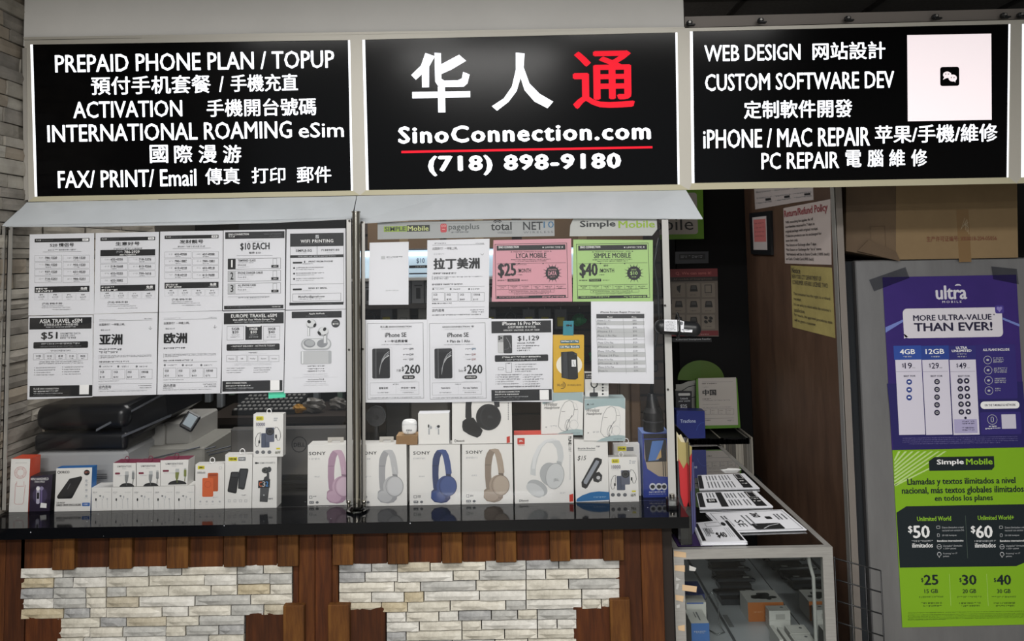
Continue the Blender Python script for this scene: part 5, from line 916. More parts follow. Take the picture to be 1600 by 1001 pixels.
# dark hanging goods behind the printer
rd = random.Random(21)
RK = mat('rack_black', '0d0e10', .5)
mb = MB(); xa, xb = P(250, 600, 1.55).x, P(545, 600, 1.55).x; mb.box(xa, xb, 1.55, 1.58, 0.0, 2.5, RK); rk = mb.build('rack_panel', None, 'dark hanging rack panel at the back of the booth, left half', 'rack')
HCOL = ['4c5256', '7a8085', '2c3034', '90959a', '3d4246', '56626d', '6b8075', 'a0a4a8', '2a2e33']
HMAT = [mat('hung_pack_%d' % i, c, .4) for i, c in enumerate(HCOL)]
for i in range(16):
    x = xa + .03 + i * (xb - xa - .06) / 15; z = 1.17 + rd.uniform(-.03, .06); h = rd.uniform(.16, .24); mb = MB(); mb.rbox((x, 1.50, z), (.028, .05, h), rd.choice(HMAT), .003); o = mb.build('hanging_pack', None, 'slim dark pack hanging at the back of the booth behind the printer', 'pack', 'slim packs on the back rack')
    mb = MB(); mb.tube([(x, 1.5, z + h / 2), (x, 1.5, z + h / 2 + .015), (x, 1.549, z + h / 2 + .015)], .0025, ALU, 6); mb.build('hook', o)
# back wall display behind the right pane
PGB = mat('pegboard_grey', '4a4a4c', .6); xa, xb = P(560, 500, 1.3).x, P(1034, 500, 1.3).x
mb = MB(); mb.box(xa, xb, 1.3, 1.33, 0.0, 2.5, mat('dark_slatwall', '1b1a1b', .6)); sw = mb.build('slat_wall', None, 'dark slat wall behind the right pane with hanging goods', 'rack')
mb = MB()
for k in range(16): mb.box(xa, xb, 1.288, 1.30, .95 + k * .08, .95 + k * .08 + .068, mat('slat_brown', '352a24', .6))
mb.build('slat', sw, kind='stuff')
# lit shelf header with the $10 tag
hd = empty('shelf_header', P(620, 430, 1.2), 'glowing pale blue shelf header with a $10 price', 'shelf')
a, b = P(560, 392, 1.18), P(900, 430, 1.18); mb = MB(); mb.box(a.x, b.x, 1.18, 1.2, b.z, a.z, mat('pale_blue_board', 'c4dcec', .5, emit=.62)); mb.build('header_board', hd)
mb = MB(); mb.box(a.x, b.x, 1.165, 1.179, zz(620, 400, 1.17), zz(620, 394, 1.17), mat('lit_tube', 'f4f8ff', .4, emit=1.6)); mb.build('light_tube', hd)
mb = MB(); A = Art(mb, YP(1.179), (560, 340, 6.257)); A.t('$10', 568, 395, 648, 450, ink('34465a'), b=.01); A.r(495, 465, 676, 492, ink('3a4048')); A.g(560, 472, 655, 484, WP, 3); A.r(495, 540, 676, 552, ink('2c3036')); mb.build('header_print', hd)
mb = MB(); mb.box(a.x, b.x, 1.02, 1.28, zz(620, 433, 1.18) - .012, zz(620, 433, 1.18), ALU); mb.build('shelf_board', hd)
# boxed goods under the header
zsb = zz(620, 474, 1.1)
mb = MB(); mb.box(xa, xb, 1.04, 1.288, zsb - .02, zsb, mat('shelf_dark', '2c2724', .6)); mb.build('goods_shelf', None, 'dark shelf board below the glowing header', 'shelf')
rd = random.Random(4)
x = P(569, 470, 1.1).x; k = 0
while x < P(890, 470, 1.1).x:
    w_ = rd.choice((.05, .06, .075)); h = rd.uniform(.09, .115); mb = MB(); m = mat('shelf_box_%d' % (k % 4), ('77797d', '5c5e63', '8d8f92', '4a4c52')[k % 4], .4); mb.box(x, x + w_ - .004, 1.08, 1.2, zsb + .0005, zsb + h, m)
    A = Art(mb, YP(1.08), (0, 0, 1)); c = V((x + w_ / 2, 1.0795, zsb + h * .45)); mb.box(c.x - .010, c.x + .010, 1.0785, 1.0795, c.z - .028, c.z + .022, ink('1d1e22')); mb.box(c.x - .018, c.x + .018, 1.0785, 1.0795, c.z + .03, c.z + .036, ink('2c2d31'))
    mb.build('phone_case_box', None, 'grey boxed phone case on the dark shelf below the glowing header', 'box', 'boxed phone cases on the dark shelf'); x += w_; k += 1
# row of hanging accessories: coloured clips and green bags
rd = random.Random(8)
for row, (py, ylab) in enumerate(((498, 'upper'), (556, 'lower'))):
    for i in range(17):
        px = 580 + i * 27 + rd.uniform(-4, 4)
        if px > 1015: break
        y = 1.22; c = P(px, py, y); kind = rd.choice(('bag', 'card', 'card', 'coil'))
        if 720 < px < 1000: kind = rd.choice(('bag', 'green', 'green', 'coil'))
        col = {'bag': '4c5055', 'card': '8a8880', 'coil': '2c2e32', 'green': '2f8a55'}[kind]; m = mat('accessory_' + kind, col, .3)
        mb = MB()
        if kind in ('card', 'bag'): mb.rbox(c, (.062, .012, .1), m, .004); mb.rbox(c + V((0, -.008, -.012)), (.036, .008, .045), mat('accessory_face', '8f8f88', .4) if kind == 'card' else mat('accessory_yellow', 'b8b23a', .5), .003)
        elif kind == 'green':
            mb = crumple(c - V((0, 0, .035)), .036, m, 9, 6, .85)
        else:
            mb.tube([c + V((.027 * math.cos(t * math.pi / 6), -.006 * (t % 2), .036 * math.sin(t * math.pi / 6))) for t in range(12)], .006, m, 6, True); mb.rbox(c + V((0, 0, -.03)), (.026, .018, .024), mat('accessory_yellow', 'b8b23a', .5), .004)
        o = mb.build('hanging_accessory', None, {'card': 'small carded accessory hanging on the slat wall', 'bag': 'small dark bagged accessory hanging on the slat wall', 'green': 'crumpled green bagged accessory hanging on the slat wall', 'coil': 'black coiled cable hanging on the slat wall'}[kind], 'accessory', {'card': 'carded', 'bag': 'dark bagged', 'green': 'green bagged', 'coil': 'coiled cable'}[kind] + ' accessories on the slat wall')
        mb = MB(); mb.tube([c + V((0, -.012, .048)), c + V((0, -.012, .058)), V((c.x, 1.287, c.z + .058))], .002, ALU, 6); mb.build('hook', o)
# brown cartons at the top of the slat wall
for i, (x0, x1, lab) in enumerate(((580, 690, 'brown carton high on the shelf behind the blank white paper'), (700, 800, 'brown carton high on the shelf behind the pink flyer'), (815, 1000, 'wide brown carton high on the shelf behind the green flyer'))):
    a, b = P(x0, 350, 1.15), P(x1, 388, 1.15); mb = MB(); mb.box(a.x, b.x, 1.06, 1.27, zz(620, 390, 1.18) + .002, zz(620, 345, 1.15), mat('brown_carton', '6f5a44', .7)); mb.box((a.x + b.x) / 2 - .02, (a.x + b.x) / 2 + .02, 1.0585, 1.06, zz(620, 390, 1.18) + .01, zz(620, 345, 1.15), mat('brown_tape', '8f7d62', .3)); mb.build('brown_carton', None, lab, 'box')
# black webcam behind the pane at left, speaker-like disc
mb = MB(); c = P(588.4, 648.8, .12); mb.cyl(c, c + V((0, -.012, 0)), .0335, mat('smoked_plastic', '3b3d40', .25), n=28); mb.cyl(c + V((0, -.0125, 0)), c + V((0, -.0155, 0)), .029, mat('smoked_plastic_dark', '2a2b2e', .3), n=28); mb.cyl(c + V((0, -.0155, -.003)), c + V((0, -.018, -.003)), .009, BLK, n=16)
mb.cyl(c + V((0, 0, -.03)), V((c.x, c.y, ZC + .004)), .008, BLK, n=12); mb.cyl(V((c.x, c.y, ZC + .0008)), V((c.x, c.y, ZC + .006)), .028, BLK, n=20); mb.build('desk_mirror', None, 'round smoked disc on a thin stand behind the grey headphone box', 'disc')
mb = MB(); a, b = P(603, 625, .3), P(642, 700, .3); mb.rbox(((a.x + b.x) / 2, .31, (a.z + b.z) / 2), (b.x - a.x, .04, a.z - b.z), BLK, .004); mb.box((a.x + b.x) / 2 - .03, (a.x + b.x) / 2 + .03, .28, .34, ZC + .0008, b.z + .002, BLK); mb.build('black_terminal', None, 'black upright terminal behind the earbud case', 'terminal')
mb = MB(); a, b = P(622, 622, .72), P(700, 650, .72); mb.rbox(((a.x + b.x) / 2, .77, FL2 + (a.z - FL2) / 2), (b.x - a.x, .1, a.z - FL2), mat('wall_grey_box', '6e6b67', .6), .004); mb.build('grey_cabinet', None, 'grey cabinet inside the booth behind the small white earbud box', 'cabinet')
# brown packets at the right end behind the flyers
rd = random.Random(31)
for i, (px, lab) in enumerate(((958, 'brown wrapped packet standing behind the teal and white box'), (975, 'taller brown wrapped packet behind the price table flyer'), (992, 'brown wrapped packet beside the black round device'))):
    c = P(px, 640, .32 + i * .02); mb = MB(); h = .38 + .02 * i; mb.rbox((c.x, c.y, ZC + .0008 + h / 2), (.036, .04, h), mat('packet_%d' % i, ('5b4636', '7a6a58', '66503c')[i], .5, bump=.3), .004); mb.build('wrapped_packet', None, lab, 'packet')

# ------------------------------------------------------------------ the recess at the right
WDW = mat('dark_wood_wall', '2c1a13', .5, noise=(('38271e', '483427', '533e31'), 4), bump=.1, stretch=(3, 3, .8))
PX = XP(XW); YA = .40; YB = 1.52
mb = MB(); mb.box(XW, XW + .02, YA, YB, 0, 2.45, WDW); wp = mb.build('wall_panel', kind='structure')
mb = MB(); zt = 2.45; mb.box(XW - .004, XW + .024, YA - .012, YA, 0, zt, MC['rail_metal']); mb.box(XW - .006, XW - .001, YA - .012, YA + .02, 0, zt, ALU); mb.build('trim_3', kind='structure')
BK2 = mat('black_cabinet', '060607', .7, spec=.2)
mb = MB(); mb.box(P(1062, 500, 1.5).x, XW + .4, 1.53, 1.56, 0, 2.6, BK2); mb.build('wall_recess', kind='structure')
def side_sheet(q, label, name, m, cat='sign', W=100, H=130, th=.002):
    pl = PX; a = [pl.hit(*c, .001) for c in q]; mb = MB(); mb.prism(a, (.0009, 0, 0), m); A = Art(mb, quad=a, W=W, H=H, base=1); A.fin = lambda: mb.build(name, None, label, cat); return A
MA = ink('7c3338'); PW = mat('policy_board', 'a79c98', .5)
A = side_sheet([(1224, 325), (1297.5, 311), (1299, 413.5), (1226.5, 411.5)], 'white board reading Return/Refund Policy in dark red on the wood wall', 'policy_board', PW)
A.t('Return/Refund Policy', 2, 6, 95, 27, MA, b=.02); TX = ink('35302f')
for k, (s, x1) in enumerate((('*10% restocking fee applies for all', 66), ('  merchandise returned in 7 days in', 69), ('  original package with original receipt.', 76), ('*Defective products can be exchanged for', 83), ('  same item only.', 33), ('*No Return or Exchange after 7 days', 72), ('*No Return or Exchange for "as is" items', 82), ('*All Refunds will be in Store Credit (100% back)', 97), ('  or Cash / Credit Card (90% back)', 66))): A.t(s, 4, 31 + k * 10.6, x1, 39 + k * 10.6, TX, b=.01)
A.fin()
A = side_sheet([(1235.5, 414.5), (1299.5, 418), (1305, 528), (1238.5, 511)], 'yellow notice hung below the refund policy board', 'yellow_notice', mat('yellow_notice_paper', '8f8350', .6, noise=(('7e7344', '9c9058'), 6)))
A.t('Notice', 3, 4, 26, 16, TX, b=.01); A.t('NEW YORK CITY DEPARTMENT OF', 3, 18, 76, 27, TX); A.t('CONSUMER AFFAIRS LICENSE TWO', 4, 30, 90, 39, TX)
for k, (s, x1) in enumerate((('The consumer has the right to a refund', 94), ('   receipt.', 26), ('It is our policy to refund within the customer\'s', 94), ('   satisfaction.', 34), ('For returns, the approved procedures state', 96), ('   will be given a customer.', 60))): A.t(s, 6, 55 + k * 11, x1, 63 + k * 11, TX)
A.fin()
for k, (q, lab) in enumerate((([(1178, 288), (1207, 286), (1209, 322), (1180, 327)], 'leftmost white page under the sign on the wood wall'), ([(1207, 286), (1237, 284), (1238, 317), (1209, 322)], 'middle white page under the sign on the wood wall'), ([(1237, 284), (1270, 282), (1271, 312), (1238, 317)], 'right white page under the sign above the refund policy board'))):
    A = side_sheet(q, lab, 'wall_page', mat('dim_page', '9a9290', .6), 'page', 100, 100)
    for y in (30, 55, 75): A.g(10, y, 92, y + 5, GR)
    A.r(60, 62, 88, 72, K); A.fin()
fr = [PX.hit(*c, .001) for c in ((1174, 333), (1207, 329), (1209, 398), (1177, 397))]; root = empty('picture_frame', fr[2], 'small black frame holding a pink certificate on the wood wall', 'frame')
mb = MB(); mb.prism([p + V((-.012, 0, 0)) for p in fr], (.012, 0, 0), BLK); mb.build('frame', root)
mb = MB(); A = Art(mb, quad=[p + V((-.0125, 0, 0)) for p in fr], W=100, H=200); A.r(16, 22, 84, 178, ink('a49c9c'), 1); A.r(22, 34, 80, 140, ink('a8605f'), 2)
for y in (50, 70, 90, 110): A.g(28, y, 74, y + 6, ink('7c4a4a'), 3)
mb.build('certificate', root)
YBK = 1.525
def back_sheet(q, lab, name, m, cat, crop, y=YBK, th=.003):
    mb = MB(); pl = YP(y); a = [pl.hit(*c) for c in q]; mb.prism(a, (0, th, 0), m); A = Art(mb, pl, crop); A.fin = lambda: mb.build(name, None, lab, cat); return A
HR = (1040, 280, 2.7794)
A = back_sheet([(980, 288), (1098, 286), (1100, 373), (980, 375)], 'bright green carrier sign hanging high at the back behind the canopy end', 'green_sign', mat('lime_board', '5f8f1c', .5), 'sign', HR, 1.50, .01)
A.rr(-160, 60, 138, 240, 12, ink('a9a39c'), 1); A.t('Mobile', -130, 168, 120, 222, ink('26282a'), 2); A.fin()
A = back_sheet([(1055, 393), (1107, 392.5), (1107, 411), (1055, 412)], 'small grey plate above the save-it poster', 'grey_plate', mat('grey_plate', '33353a', .4), 'sign', HR); A.r(58, 324, 172, 348, K, 1); A.g(65, 330, 165, 342, GR, 2); A.fin()
A = back_sheet([(1046, 420.5), (1121, 420), (1123, 525.5), (1046, 525)], 'poster with a red title and nine device pictures at the back', 'service_poster', mat('beige_poster', '6f665d', .5), 'poster', (1040, 400, 7.7))
RD = ink('742a2e'); A.r(56, 152, 625, 250, RD, 1); A.r(56, 250, 625, 302, ink('2a2422'), 1); A.t('Q. We can save it!', 120, 185, 550, 228, ink('b0625c'), 2, b=.02); A.t('All models of Smartphones', 95, 264, 560, 292, ink('6f5f58'), 2); A.r(60, 898, 635, 960, RD, 1); A.g(180, 935, 520, 950, ink('a0807c'), 2)
rd = random.Random(2)
for i in range(3):
    for j in range(3):
        x, y = 75 + i * 180, 325 + j * 190; A.rr(x, y, x + 158, y + 168, 10, ink('847b70'), 1); dk = ink('2c2b2b'); kd = (i + 3 * j)
        if kd in (0,): A.poly([(x + 60, y + 40), (x + 110, y + 20), (x + 100, y + 90), (x + 95, y + 120), (x + 60, y + 80)], dk, 2)
        elif kd == 2: A.o(x + 35, y + 18, x + 120, y + 118, 8, dk, 2)
        elif kd == 8: [A.e(x + a_, y + b_, 24, 18, dk, 2, rot=30) for a_, b_ in ((50, 35), (110, 40), (50, 85), (100, 75))]
        else: A.poly([(x + 48, y + 25), (x + 118, y + 25), (x + 132, y + 100), (x + 35, y + 100)], dk, 2); A.poly([(x + 58, y + 35), (x + 108, y + 35), (x + 112, y + 70), (x + 52, y + 70)], ink('4c4b4a'), 3)
        A.g(x + 45, y + 138, x + 115, y + 146, dk, 2)
A.fin()
HL = (1035, 560, 7.1538)
A = back_sheet([(1050, 528), (1112, 528), (1112, 534), (1050, 534)], 'narrow dark plate under the save-it poster', 'title_plate', ink('202124'), 'sign', HR); A.t('Authorized Smartphone Reseller', 44, 690, 196, 700, LG, 2); A.fin()
# shelf of the back cabinet with cards and leaflets
SHZ = P(1100, 677, 1.38).z
mb = MB(); mb.box(P(1050, 600, 1.3).x, P(1166, 600, 1.3).x, 1.28, 1.525, SHZ - .03, SHZ, BK2); mb.build('cabinet_shelf', None, 'black shelf carrying the green and white cards at the back', 'shelf')
mb = MB(); pl = YP(1.49); LF = mat('leaf_green', '3f5c12', .5)
A = Art(mb, pl, HL); pts = [(430 + 258 * math.cos(R(180 + t * 9)), 235 - 0 + 215 * math.sin(R(180 + t * 9))) for t in range(21)]
A.poly(pts[:11] + [(430, 250), (360, 245)], LF, 0, (430, 130)); A.poly(pts[10:] + [(600, 262), (430, 250)], mat('leaf_green_dark', '40590f', .5), 0, (430, 130)); mb.face([pl.hit(1035 + p[0] / 7.1538, 560 + p[1] / 7.1538) + V((0, .004, 0)) for p in pts], LF)
lf = mb.build('green_display_leaf', None, 'dark green half-round display card behind the white card at the back', 'card')
mb = MB(); A = Art(mb, YP(1.484), HL); A.poly([(145, 345), (200, 290), (290, 255), (400, 242), (400, 600), (145, 600)], ink('8d8d88'), 0); A.line([(215, 360), (290, 315), (380, 296)], 9, K, 1); A.line([(260, 470), (330, 435), (380, 425)], 9, K, 1); mb.box(*[f(*g) for f, g in ((lambda a, b: a, (P(1056, 600, 1.487).x, 0)), (lambda a, b: a, (P(1090, 600, 1.487).x, 0)))], 1.486, 1.489, SHZ, P(1070, 600, 1.487).z, ink('8d8d88')); mb.build('round_grey_card', None, 'pale grey card with thin black arcs behind the blue box at the back', 'card')
LM = mat('lime_card', '4f7a22', .5)
A = back_sheet([(1088, 592), (1151.5, 591), (1157, 668), (1088, 670)], 'white card with a two-character title on a green backing at the back', 'plan_card', LM, 'card', HL, 1.40, .02)
A.poly([(408, 216), (832, 213), (836, 745), (408, 745)], ink('a8a29c'), 1); A.t('中国', 448, 345, 602, 412, K, 2, b=.05); A.r(440, 258, 790, 261, GR, 2); A.g(442, 272, 605, 286, K, 2); A.g(450, 314, 520, 322, GR, 2); A.g(450, 446, 545, 456, K, 2); A.g(450, 462, 755, 472, GR, 2); A.g(450, 508, 640, 516, GR, 2); A.g(450, 540, 770, 548, GR, 2)
for k in range(4): A.o(450 + k * 88, 560, 535 + k * 88, 625, 2.5, GR, 2); A.g(462 + k * 88, 576, 500 + k * 88, 584, K, 2); A.g(462 + k * 88, 606, 495 + k * 88, 612, GR, 2)
A.r(440, 665, 800, 668, GR, 2); A.g(480, 684, 540, 694, K, 2); A.g(725, 684, 800, 698, GR, 2); A.fin()
A = back_sheet([(1056, 610.5), (1081, 611), (1081, 645), (1056, 645)], 'small black card priced 25 behind the deep blue box', 'price_card', BKC, 'card', HL, 1.36, .01)
A.rr(178, 386, 310, 414, 8, ink('b9b9b6'), 1); A.t('Unlock', 200, 435, 288, 456, LG, 2, b=.02); A.t('your world', 180, 464, 308, 486, LG, 2, b=.02); A.t('$25', 200, 512, 275, 560, LG, 2, b=.02); A.fin()
mb = MB(); TB = mat('deep_blue_box', '1c2a78', .4); q = [P(*c, 1.28) for c in ((1057, 641), (1101, 642), (1102, 676), (1057, 676))]; q[2].z = q[3].z = SHZ + .0005; mb.prism(q, (0, .07, 0), TB)
A = Art(mb, YP(1.28), HL); A.t('Tracfone', 200, 678, 372, 716, ink('b8c4dc'), 1, b=.015); A.line([(158, 640), (180, 620), (190, 590)], 4, ink('3a55a0'), 1); A.line([(380, 800), (395, 755), (430, 720), (468, 712)], 4, ink('3a55a0'), 1); mb.build('phone_kit_box', None, 'deep blue box with pale lettering at the front of the back shelf', 'box')
# books / folders below the back shelf
rd = random.Random(12); x = P(1066, 740, 1.32).x; zb = P(1120, 745, 1.3).z
mb = MB(); mb.box(P(1050, 600, 1.3).x, P(1180, 600, 1.3).x, 1.25, 1.525, zb - .03, zb, BK2); mb.build('cabinet_shelf', None, 'black lower shelf of upright folders at the back', 'shelf')
while x < P(1172, 740, 1.32).x:
    w_ = rd.choice((.008, .011, .014, .018)); mb = MB(); mb.box(x, x + w_ - .001, 1.28, 1.50, zb + .0005, zb + .185 + rd.uniform(-.006, .006), mat('folder_%d' % rd.randint(0, 4), ('6d6a64', '8a8579', '4b4844', '9a958b', '5a564f')[rd.randint(0, 4)], .6)); mb.build('folder', None, 'thin upright folder on the lower back shelf', 'folder', 'upright folders on the back shelf'); x += w_
# ------------------------------------------------------------------ glass display case
CY0 = -.04                                            # front plane of the case
CP = YP(CY0); f0 = CP.hit(1052, 855); f1 = CP.hit(1301, 857.5); ZT = (f0.z + f1.z) / 2; CX0, CX1 = f0.x, f1.x; CYB = 1.26
dc = empty('display_case', ((CX0 + CX1) / 2, CY0 + .6, 0), 'aluminium framed glass display case with paper stacks on top', 'display case')
AF = mat('brushed_aluminium', 'a3a19d', .42, .5, noise=(('9a9894', 'aeaca8'), 12), stretch=(1, 1, 14))
h = .030; w_ = .032
def fb(nm, *b): mb = MB(); mb.box(*b, AF); return mb.build(nm, dc)
fb('frame_rail', CX0 + .0, CX1, CY0, CY0 + .02, ZT - h, ZT); fb('frame_rail', CX0, CX0 + .018, CY0 + .02, CYB, ZT - .02, ZT); fb('frame_rail', CX1 - .018, CX1, CY0 + .02, CYB, ZT - .02, ZT); fb('frame_rail', CX0, CX1, CYB - .018, CYB, ZT - .02, ZT)
pl = fb('frame_post', CX0, CX0 + w_, CY0, CY0 + .02, .0, ZT - h); fb('frame_post', CX1 - w_, CX1, CY0, CY0 + .02, .0, ZT - h)
fb('frame_post', CX0, CX0 + .02, CYB - .02, CYB, .0, ZT - .02); fb('frame_post', CX1 - .02, CX1, CYB - .02, CYB, .0, ZT - .02); fb('frame_rail', CX0 + w_, CX1 - w_, CY0, CY0 + .02, .10, .13)
mb = MB(); mb.box(CX0 + .018, CX1 - .018, CY0 + .02, CYB - .018, ZT - .007, ZT - .001, glass('case_top_glass', 'b4b6b6', .12)); mb.build('top_glass', dc)
mb = MB(); mb.box(CX0 + w_, CX1 - w_, CY0 + .006, CY0 + .011, .13, ZT - h, glass('case_front_glass', 'f6f8f7', .016)); mb.build('front_glass', dc)
mb = MB(); mb.box(CX1 - .010, CX1 - .005, CY0 + .02, CYB - .02, .1, ZT - .02, glass('case_side_glass', '4a4d4f', .30)); mb.build('side_glass', dc)
ZS = .50; SH = mat('case_shelf_white', 'a9adb2', .35)
mb = MB(); mb.box(CX0 + .005, CX1 - .012, CY0 + .03, CYB - .02, ZS - .012, ZS, SH); mb.build('shelf', dc); mb = MB(); mb.box(CX0 + .005, CX1 - .012, CY0 + .02, CYB, .06, .1, BLK); mb.build('base', dc)
mb = MB(); mb.box(CX0, CX0 + .006, CY0 + .02, CYB, .1, ZT - .02, mat('case_side_dark', '1a1a1c', .5)); mb.build('side_panel', dc)
mb = MB(); mb.box(CX0, CX1, CYB - .006, CYB, .1, ZT - .02, MC['case_side_dark']); mb.build('back_panel', dc)
mb = MB(); mb.tube([V((CX1 - .06, CY0 + .05, ZT - .03)), V((CX1 - .055, CY0 + .05, ZT - .07)), V((CX1 - .045, CY0 + .05, ZT - .11)), V((CX1 - .045, CY0 + .05, .2))], .006, mat('pale_cable', 'a9a9a7', .5)); mb.build('cord', dc)
TAPE = mat('old_tan_tape', 'c2a582', .7); TW = mat('torn_white_tape', 'b5b4b0', .7)
for q, m in ((((1053, 860), (1072, 863), (1072, 871), (1053, 869)), TAPE), (((1054, 883), (1070, 883), (1070, 893), (1054, 891)), TAPE), (((1066, 913), (1089, 916), (1088, 925), (1066, 922)), TAPE), (((1055, 929), (1069, 931), (1067, 940), (1056, 937)), TAPE), (((1059, 978), (1070, 976), (1070, 986), (1060, 984)), TAPE), (((1056, 901), (1064, 906), (1056, 907)), TW), (((1057, 912), (1061, 912), (1059, 921), (1056, 920)), TW), (((1057, 945), (1062, 944), (1062, 949), (1057, 950)), TW), (((1077, 883), (1088, 887), (1086, 892), (1077, 891)), TW)):
    mb = MB(); a = [CP.hit(*c, .0012) for c in q]; mb.face(a[::-1], m); n = len(a); mb.face([p + V((0, .001, 0)) for p in a], m)
    for i in range(n): mb.face([a[i], a[(i + 1) % n], a[(i + 1) % n] + V((0, .001, 0)), a[i] + V((0, .001, 0))], m)
    mb.build('tape_scrap', dc)
# goods in the case
def ibox(fc, Y, depth, name, label, m, ms, mt, cat='box', group=None, yaw=0, zb=None, draw=None, crop=(1040, 840, 5.333)):
    A = carton(fc, Y, depth, name, label, cat, crop, m, ms, mt, zb=ZS + .0008 if zb is None else zb, group=group, yaw=yaw)
    if draw: draw(A)
    return A, A.fin()
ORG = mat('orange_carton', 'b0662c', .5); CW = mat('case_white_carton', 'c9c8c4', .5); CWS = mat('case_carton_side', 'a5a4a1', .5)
zlo = ZS + .0008; TPF = lambda B: (B.o(8, 10, 92, 92, 1.5, ink('a9a8a5')), B.e(70, 40, 8, 10, GR, 2), B.g(14, 70, 50, 78, LG))
def gbox(x0, x1, yt, yb, xbk, ybk, nm, lab, m=CW, ms=CWS, mt=CW, fn=None, topfn=None, z0=None, z1=None, xmax=.967):
    """front face x0..x1, yt..yb in the photo, standing at z0; (xbk, ybk) its rear left top corner; z1 given when the base is out of sight"""
    z0 = zlo if z0 is None else z0
    if z1 is None: y0 = ZP(ZS).hit((x0 + x1) / 2, yb).y; z1 = YP(y0).hit(x0, yt).z
    else: y0 = ZP(z1).hit(x0, yt).y
    xa = YP(y0).hit(x0, yt).x; xb = min(YP(y0).hit(x1, yt).x, xmax); y1 = ZP(z1).hit(xbk, ybk).y
    mb = MB(); mb.box(xa, xb, y0, y1, z0, z1, m, ms, mt); A = Art(mb, YP(y0), (1040, 840, 5.333))
    if fn: fn(A)
    o = mb.build(nm, None, lab, 'box', 'white phone cartons in the case' if nm == 'phone_carton' else None)
    if topfn: mb = MB(); topfn(Art(mb, quad=[V((xa, y1, z1)), V((xb, y1, z1)), V((xb, y0, z1)), V((xa, y0, z1))], W=100, H=100, n=(0, 0, 1), base=1)); mb.build('lid_print', o)
    return y0, y1, z1
dk = ink('2b3230')
def drone(B): B.e(50, 55, 22, 20, dk, 1); B.rr(20, 42, 52, 64, 8, dk, 1); B.rr(40, 22, 76, 50, 8, dk, 1); B.e(80, 60, 12, 10, dk, 1); B.e(30, 62, 12, 10, dk, 1); B.e(66, 72, 8, 10, dk, 1)
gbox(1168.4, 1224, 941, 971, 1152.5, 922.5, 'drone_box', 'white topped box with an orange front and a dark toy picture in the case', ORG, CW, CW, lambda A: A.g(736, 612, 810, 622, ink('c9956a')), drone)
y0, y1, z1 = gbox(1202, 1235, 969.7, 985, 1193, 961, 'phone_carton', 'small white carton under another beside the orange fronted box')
zu = YP(y0).hit(1202, 954.3).z; xa, xb = YP(y0).hit(1202, 960).x, min(YP(y0).hit(1235, 960).x, .967)
mb = MB(); mb.box(xa, xb, y0 + .001, y1, z1 + .0006, zu, CW, CWS, CW); A = Art(mb, YP(y0 + .001), (1040, 840, 5.333)); A.r(918, 636, 995, 680, ink('a8a7a3'), 1); A.g(880, 616, 1030, 620, LG)
TPF(Art(mb, quad=[V((xa, y1, zu)), V((xb, y1, zu)), V((xb, y0, zu)), V((xa, y0, zu))], W=100, H=100, n=(0, 0, 1), base=1)); mb.build('phone_carton', None, 'small white carton on top of another beside the orange fronted box', 'box', 'white phone cartons in the case')
gbox(1235, 1266, 989.3, 0, 1227.5, 976, 'phone_carton', 'white carton behind the nearest one at the bottom edge of the case glass', topfn=TPF, z1=.55)
gbox(1243, 1275, 1003, 0, 1235.3, 989.8, 'phone_carton', 'nearest white carton at the bottom edge of the case glass', topfn=TPF, z1=.55)
gbox(1218, 1224, 999, 0, 1207, 976, 'phone_carton', 'narrow white carton, left of the two nearest cartons', z1=.552)
gbox(1231, 1238, 1003, 0, 1217, 979, 'phone_carton', 'narrow white carton directly beside the nearest white carton', z1=.548)
BC = mat('case_blue_carton', '3d67a6', .4); NC = mat('navy_card', '28356e', .5)
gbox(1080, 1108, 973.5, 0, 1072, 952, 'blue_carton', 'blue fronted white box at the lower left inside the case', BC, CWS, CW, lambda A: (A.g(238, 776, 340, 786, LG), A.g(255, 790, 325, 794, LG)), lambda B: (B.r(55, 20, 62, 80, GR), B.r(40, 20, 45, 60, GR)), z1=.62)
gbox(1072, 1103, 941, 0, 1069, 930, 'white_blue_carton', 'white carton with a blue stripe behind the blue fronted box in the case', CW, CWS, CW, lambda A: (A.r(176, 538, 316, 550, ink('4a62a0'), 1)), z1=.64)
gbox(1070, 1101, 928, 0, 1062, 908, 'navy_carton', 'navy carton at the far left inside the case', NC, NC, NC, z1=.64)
mb = MB(); mb.box(.711, .718, 0.0, CYB - .05, ZS + .0005, ZS + .006, mat('shelf_rail', '55585c', .4)); mb.box(.725, .742, .24, .33, ZS + .0005, ZS + .0015, mat('price_strip', '77797b', .5)); mb.build('shelf_rail', dc)
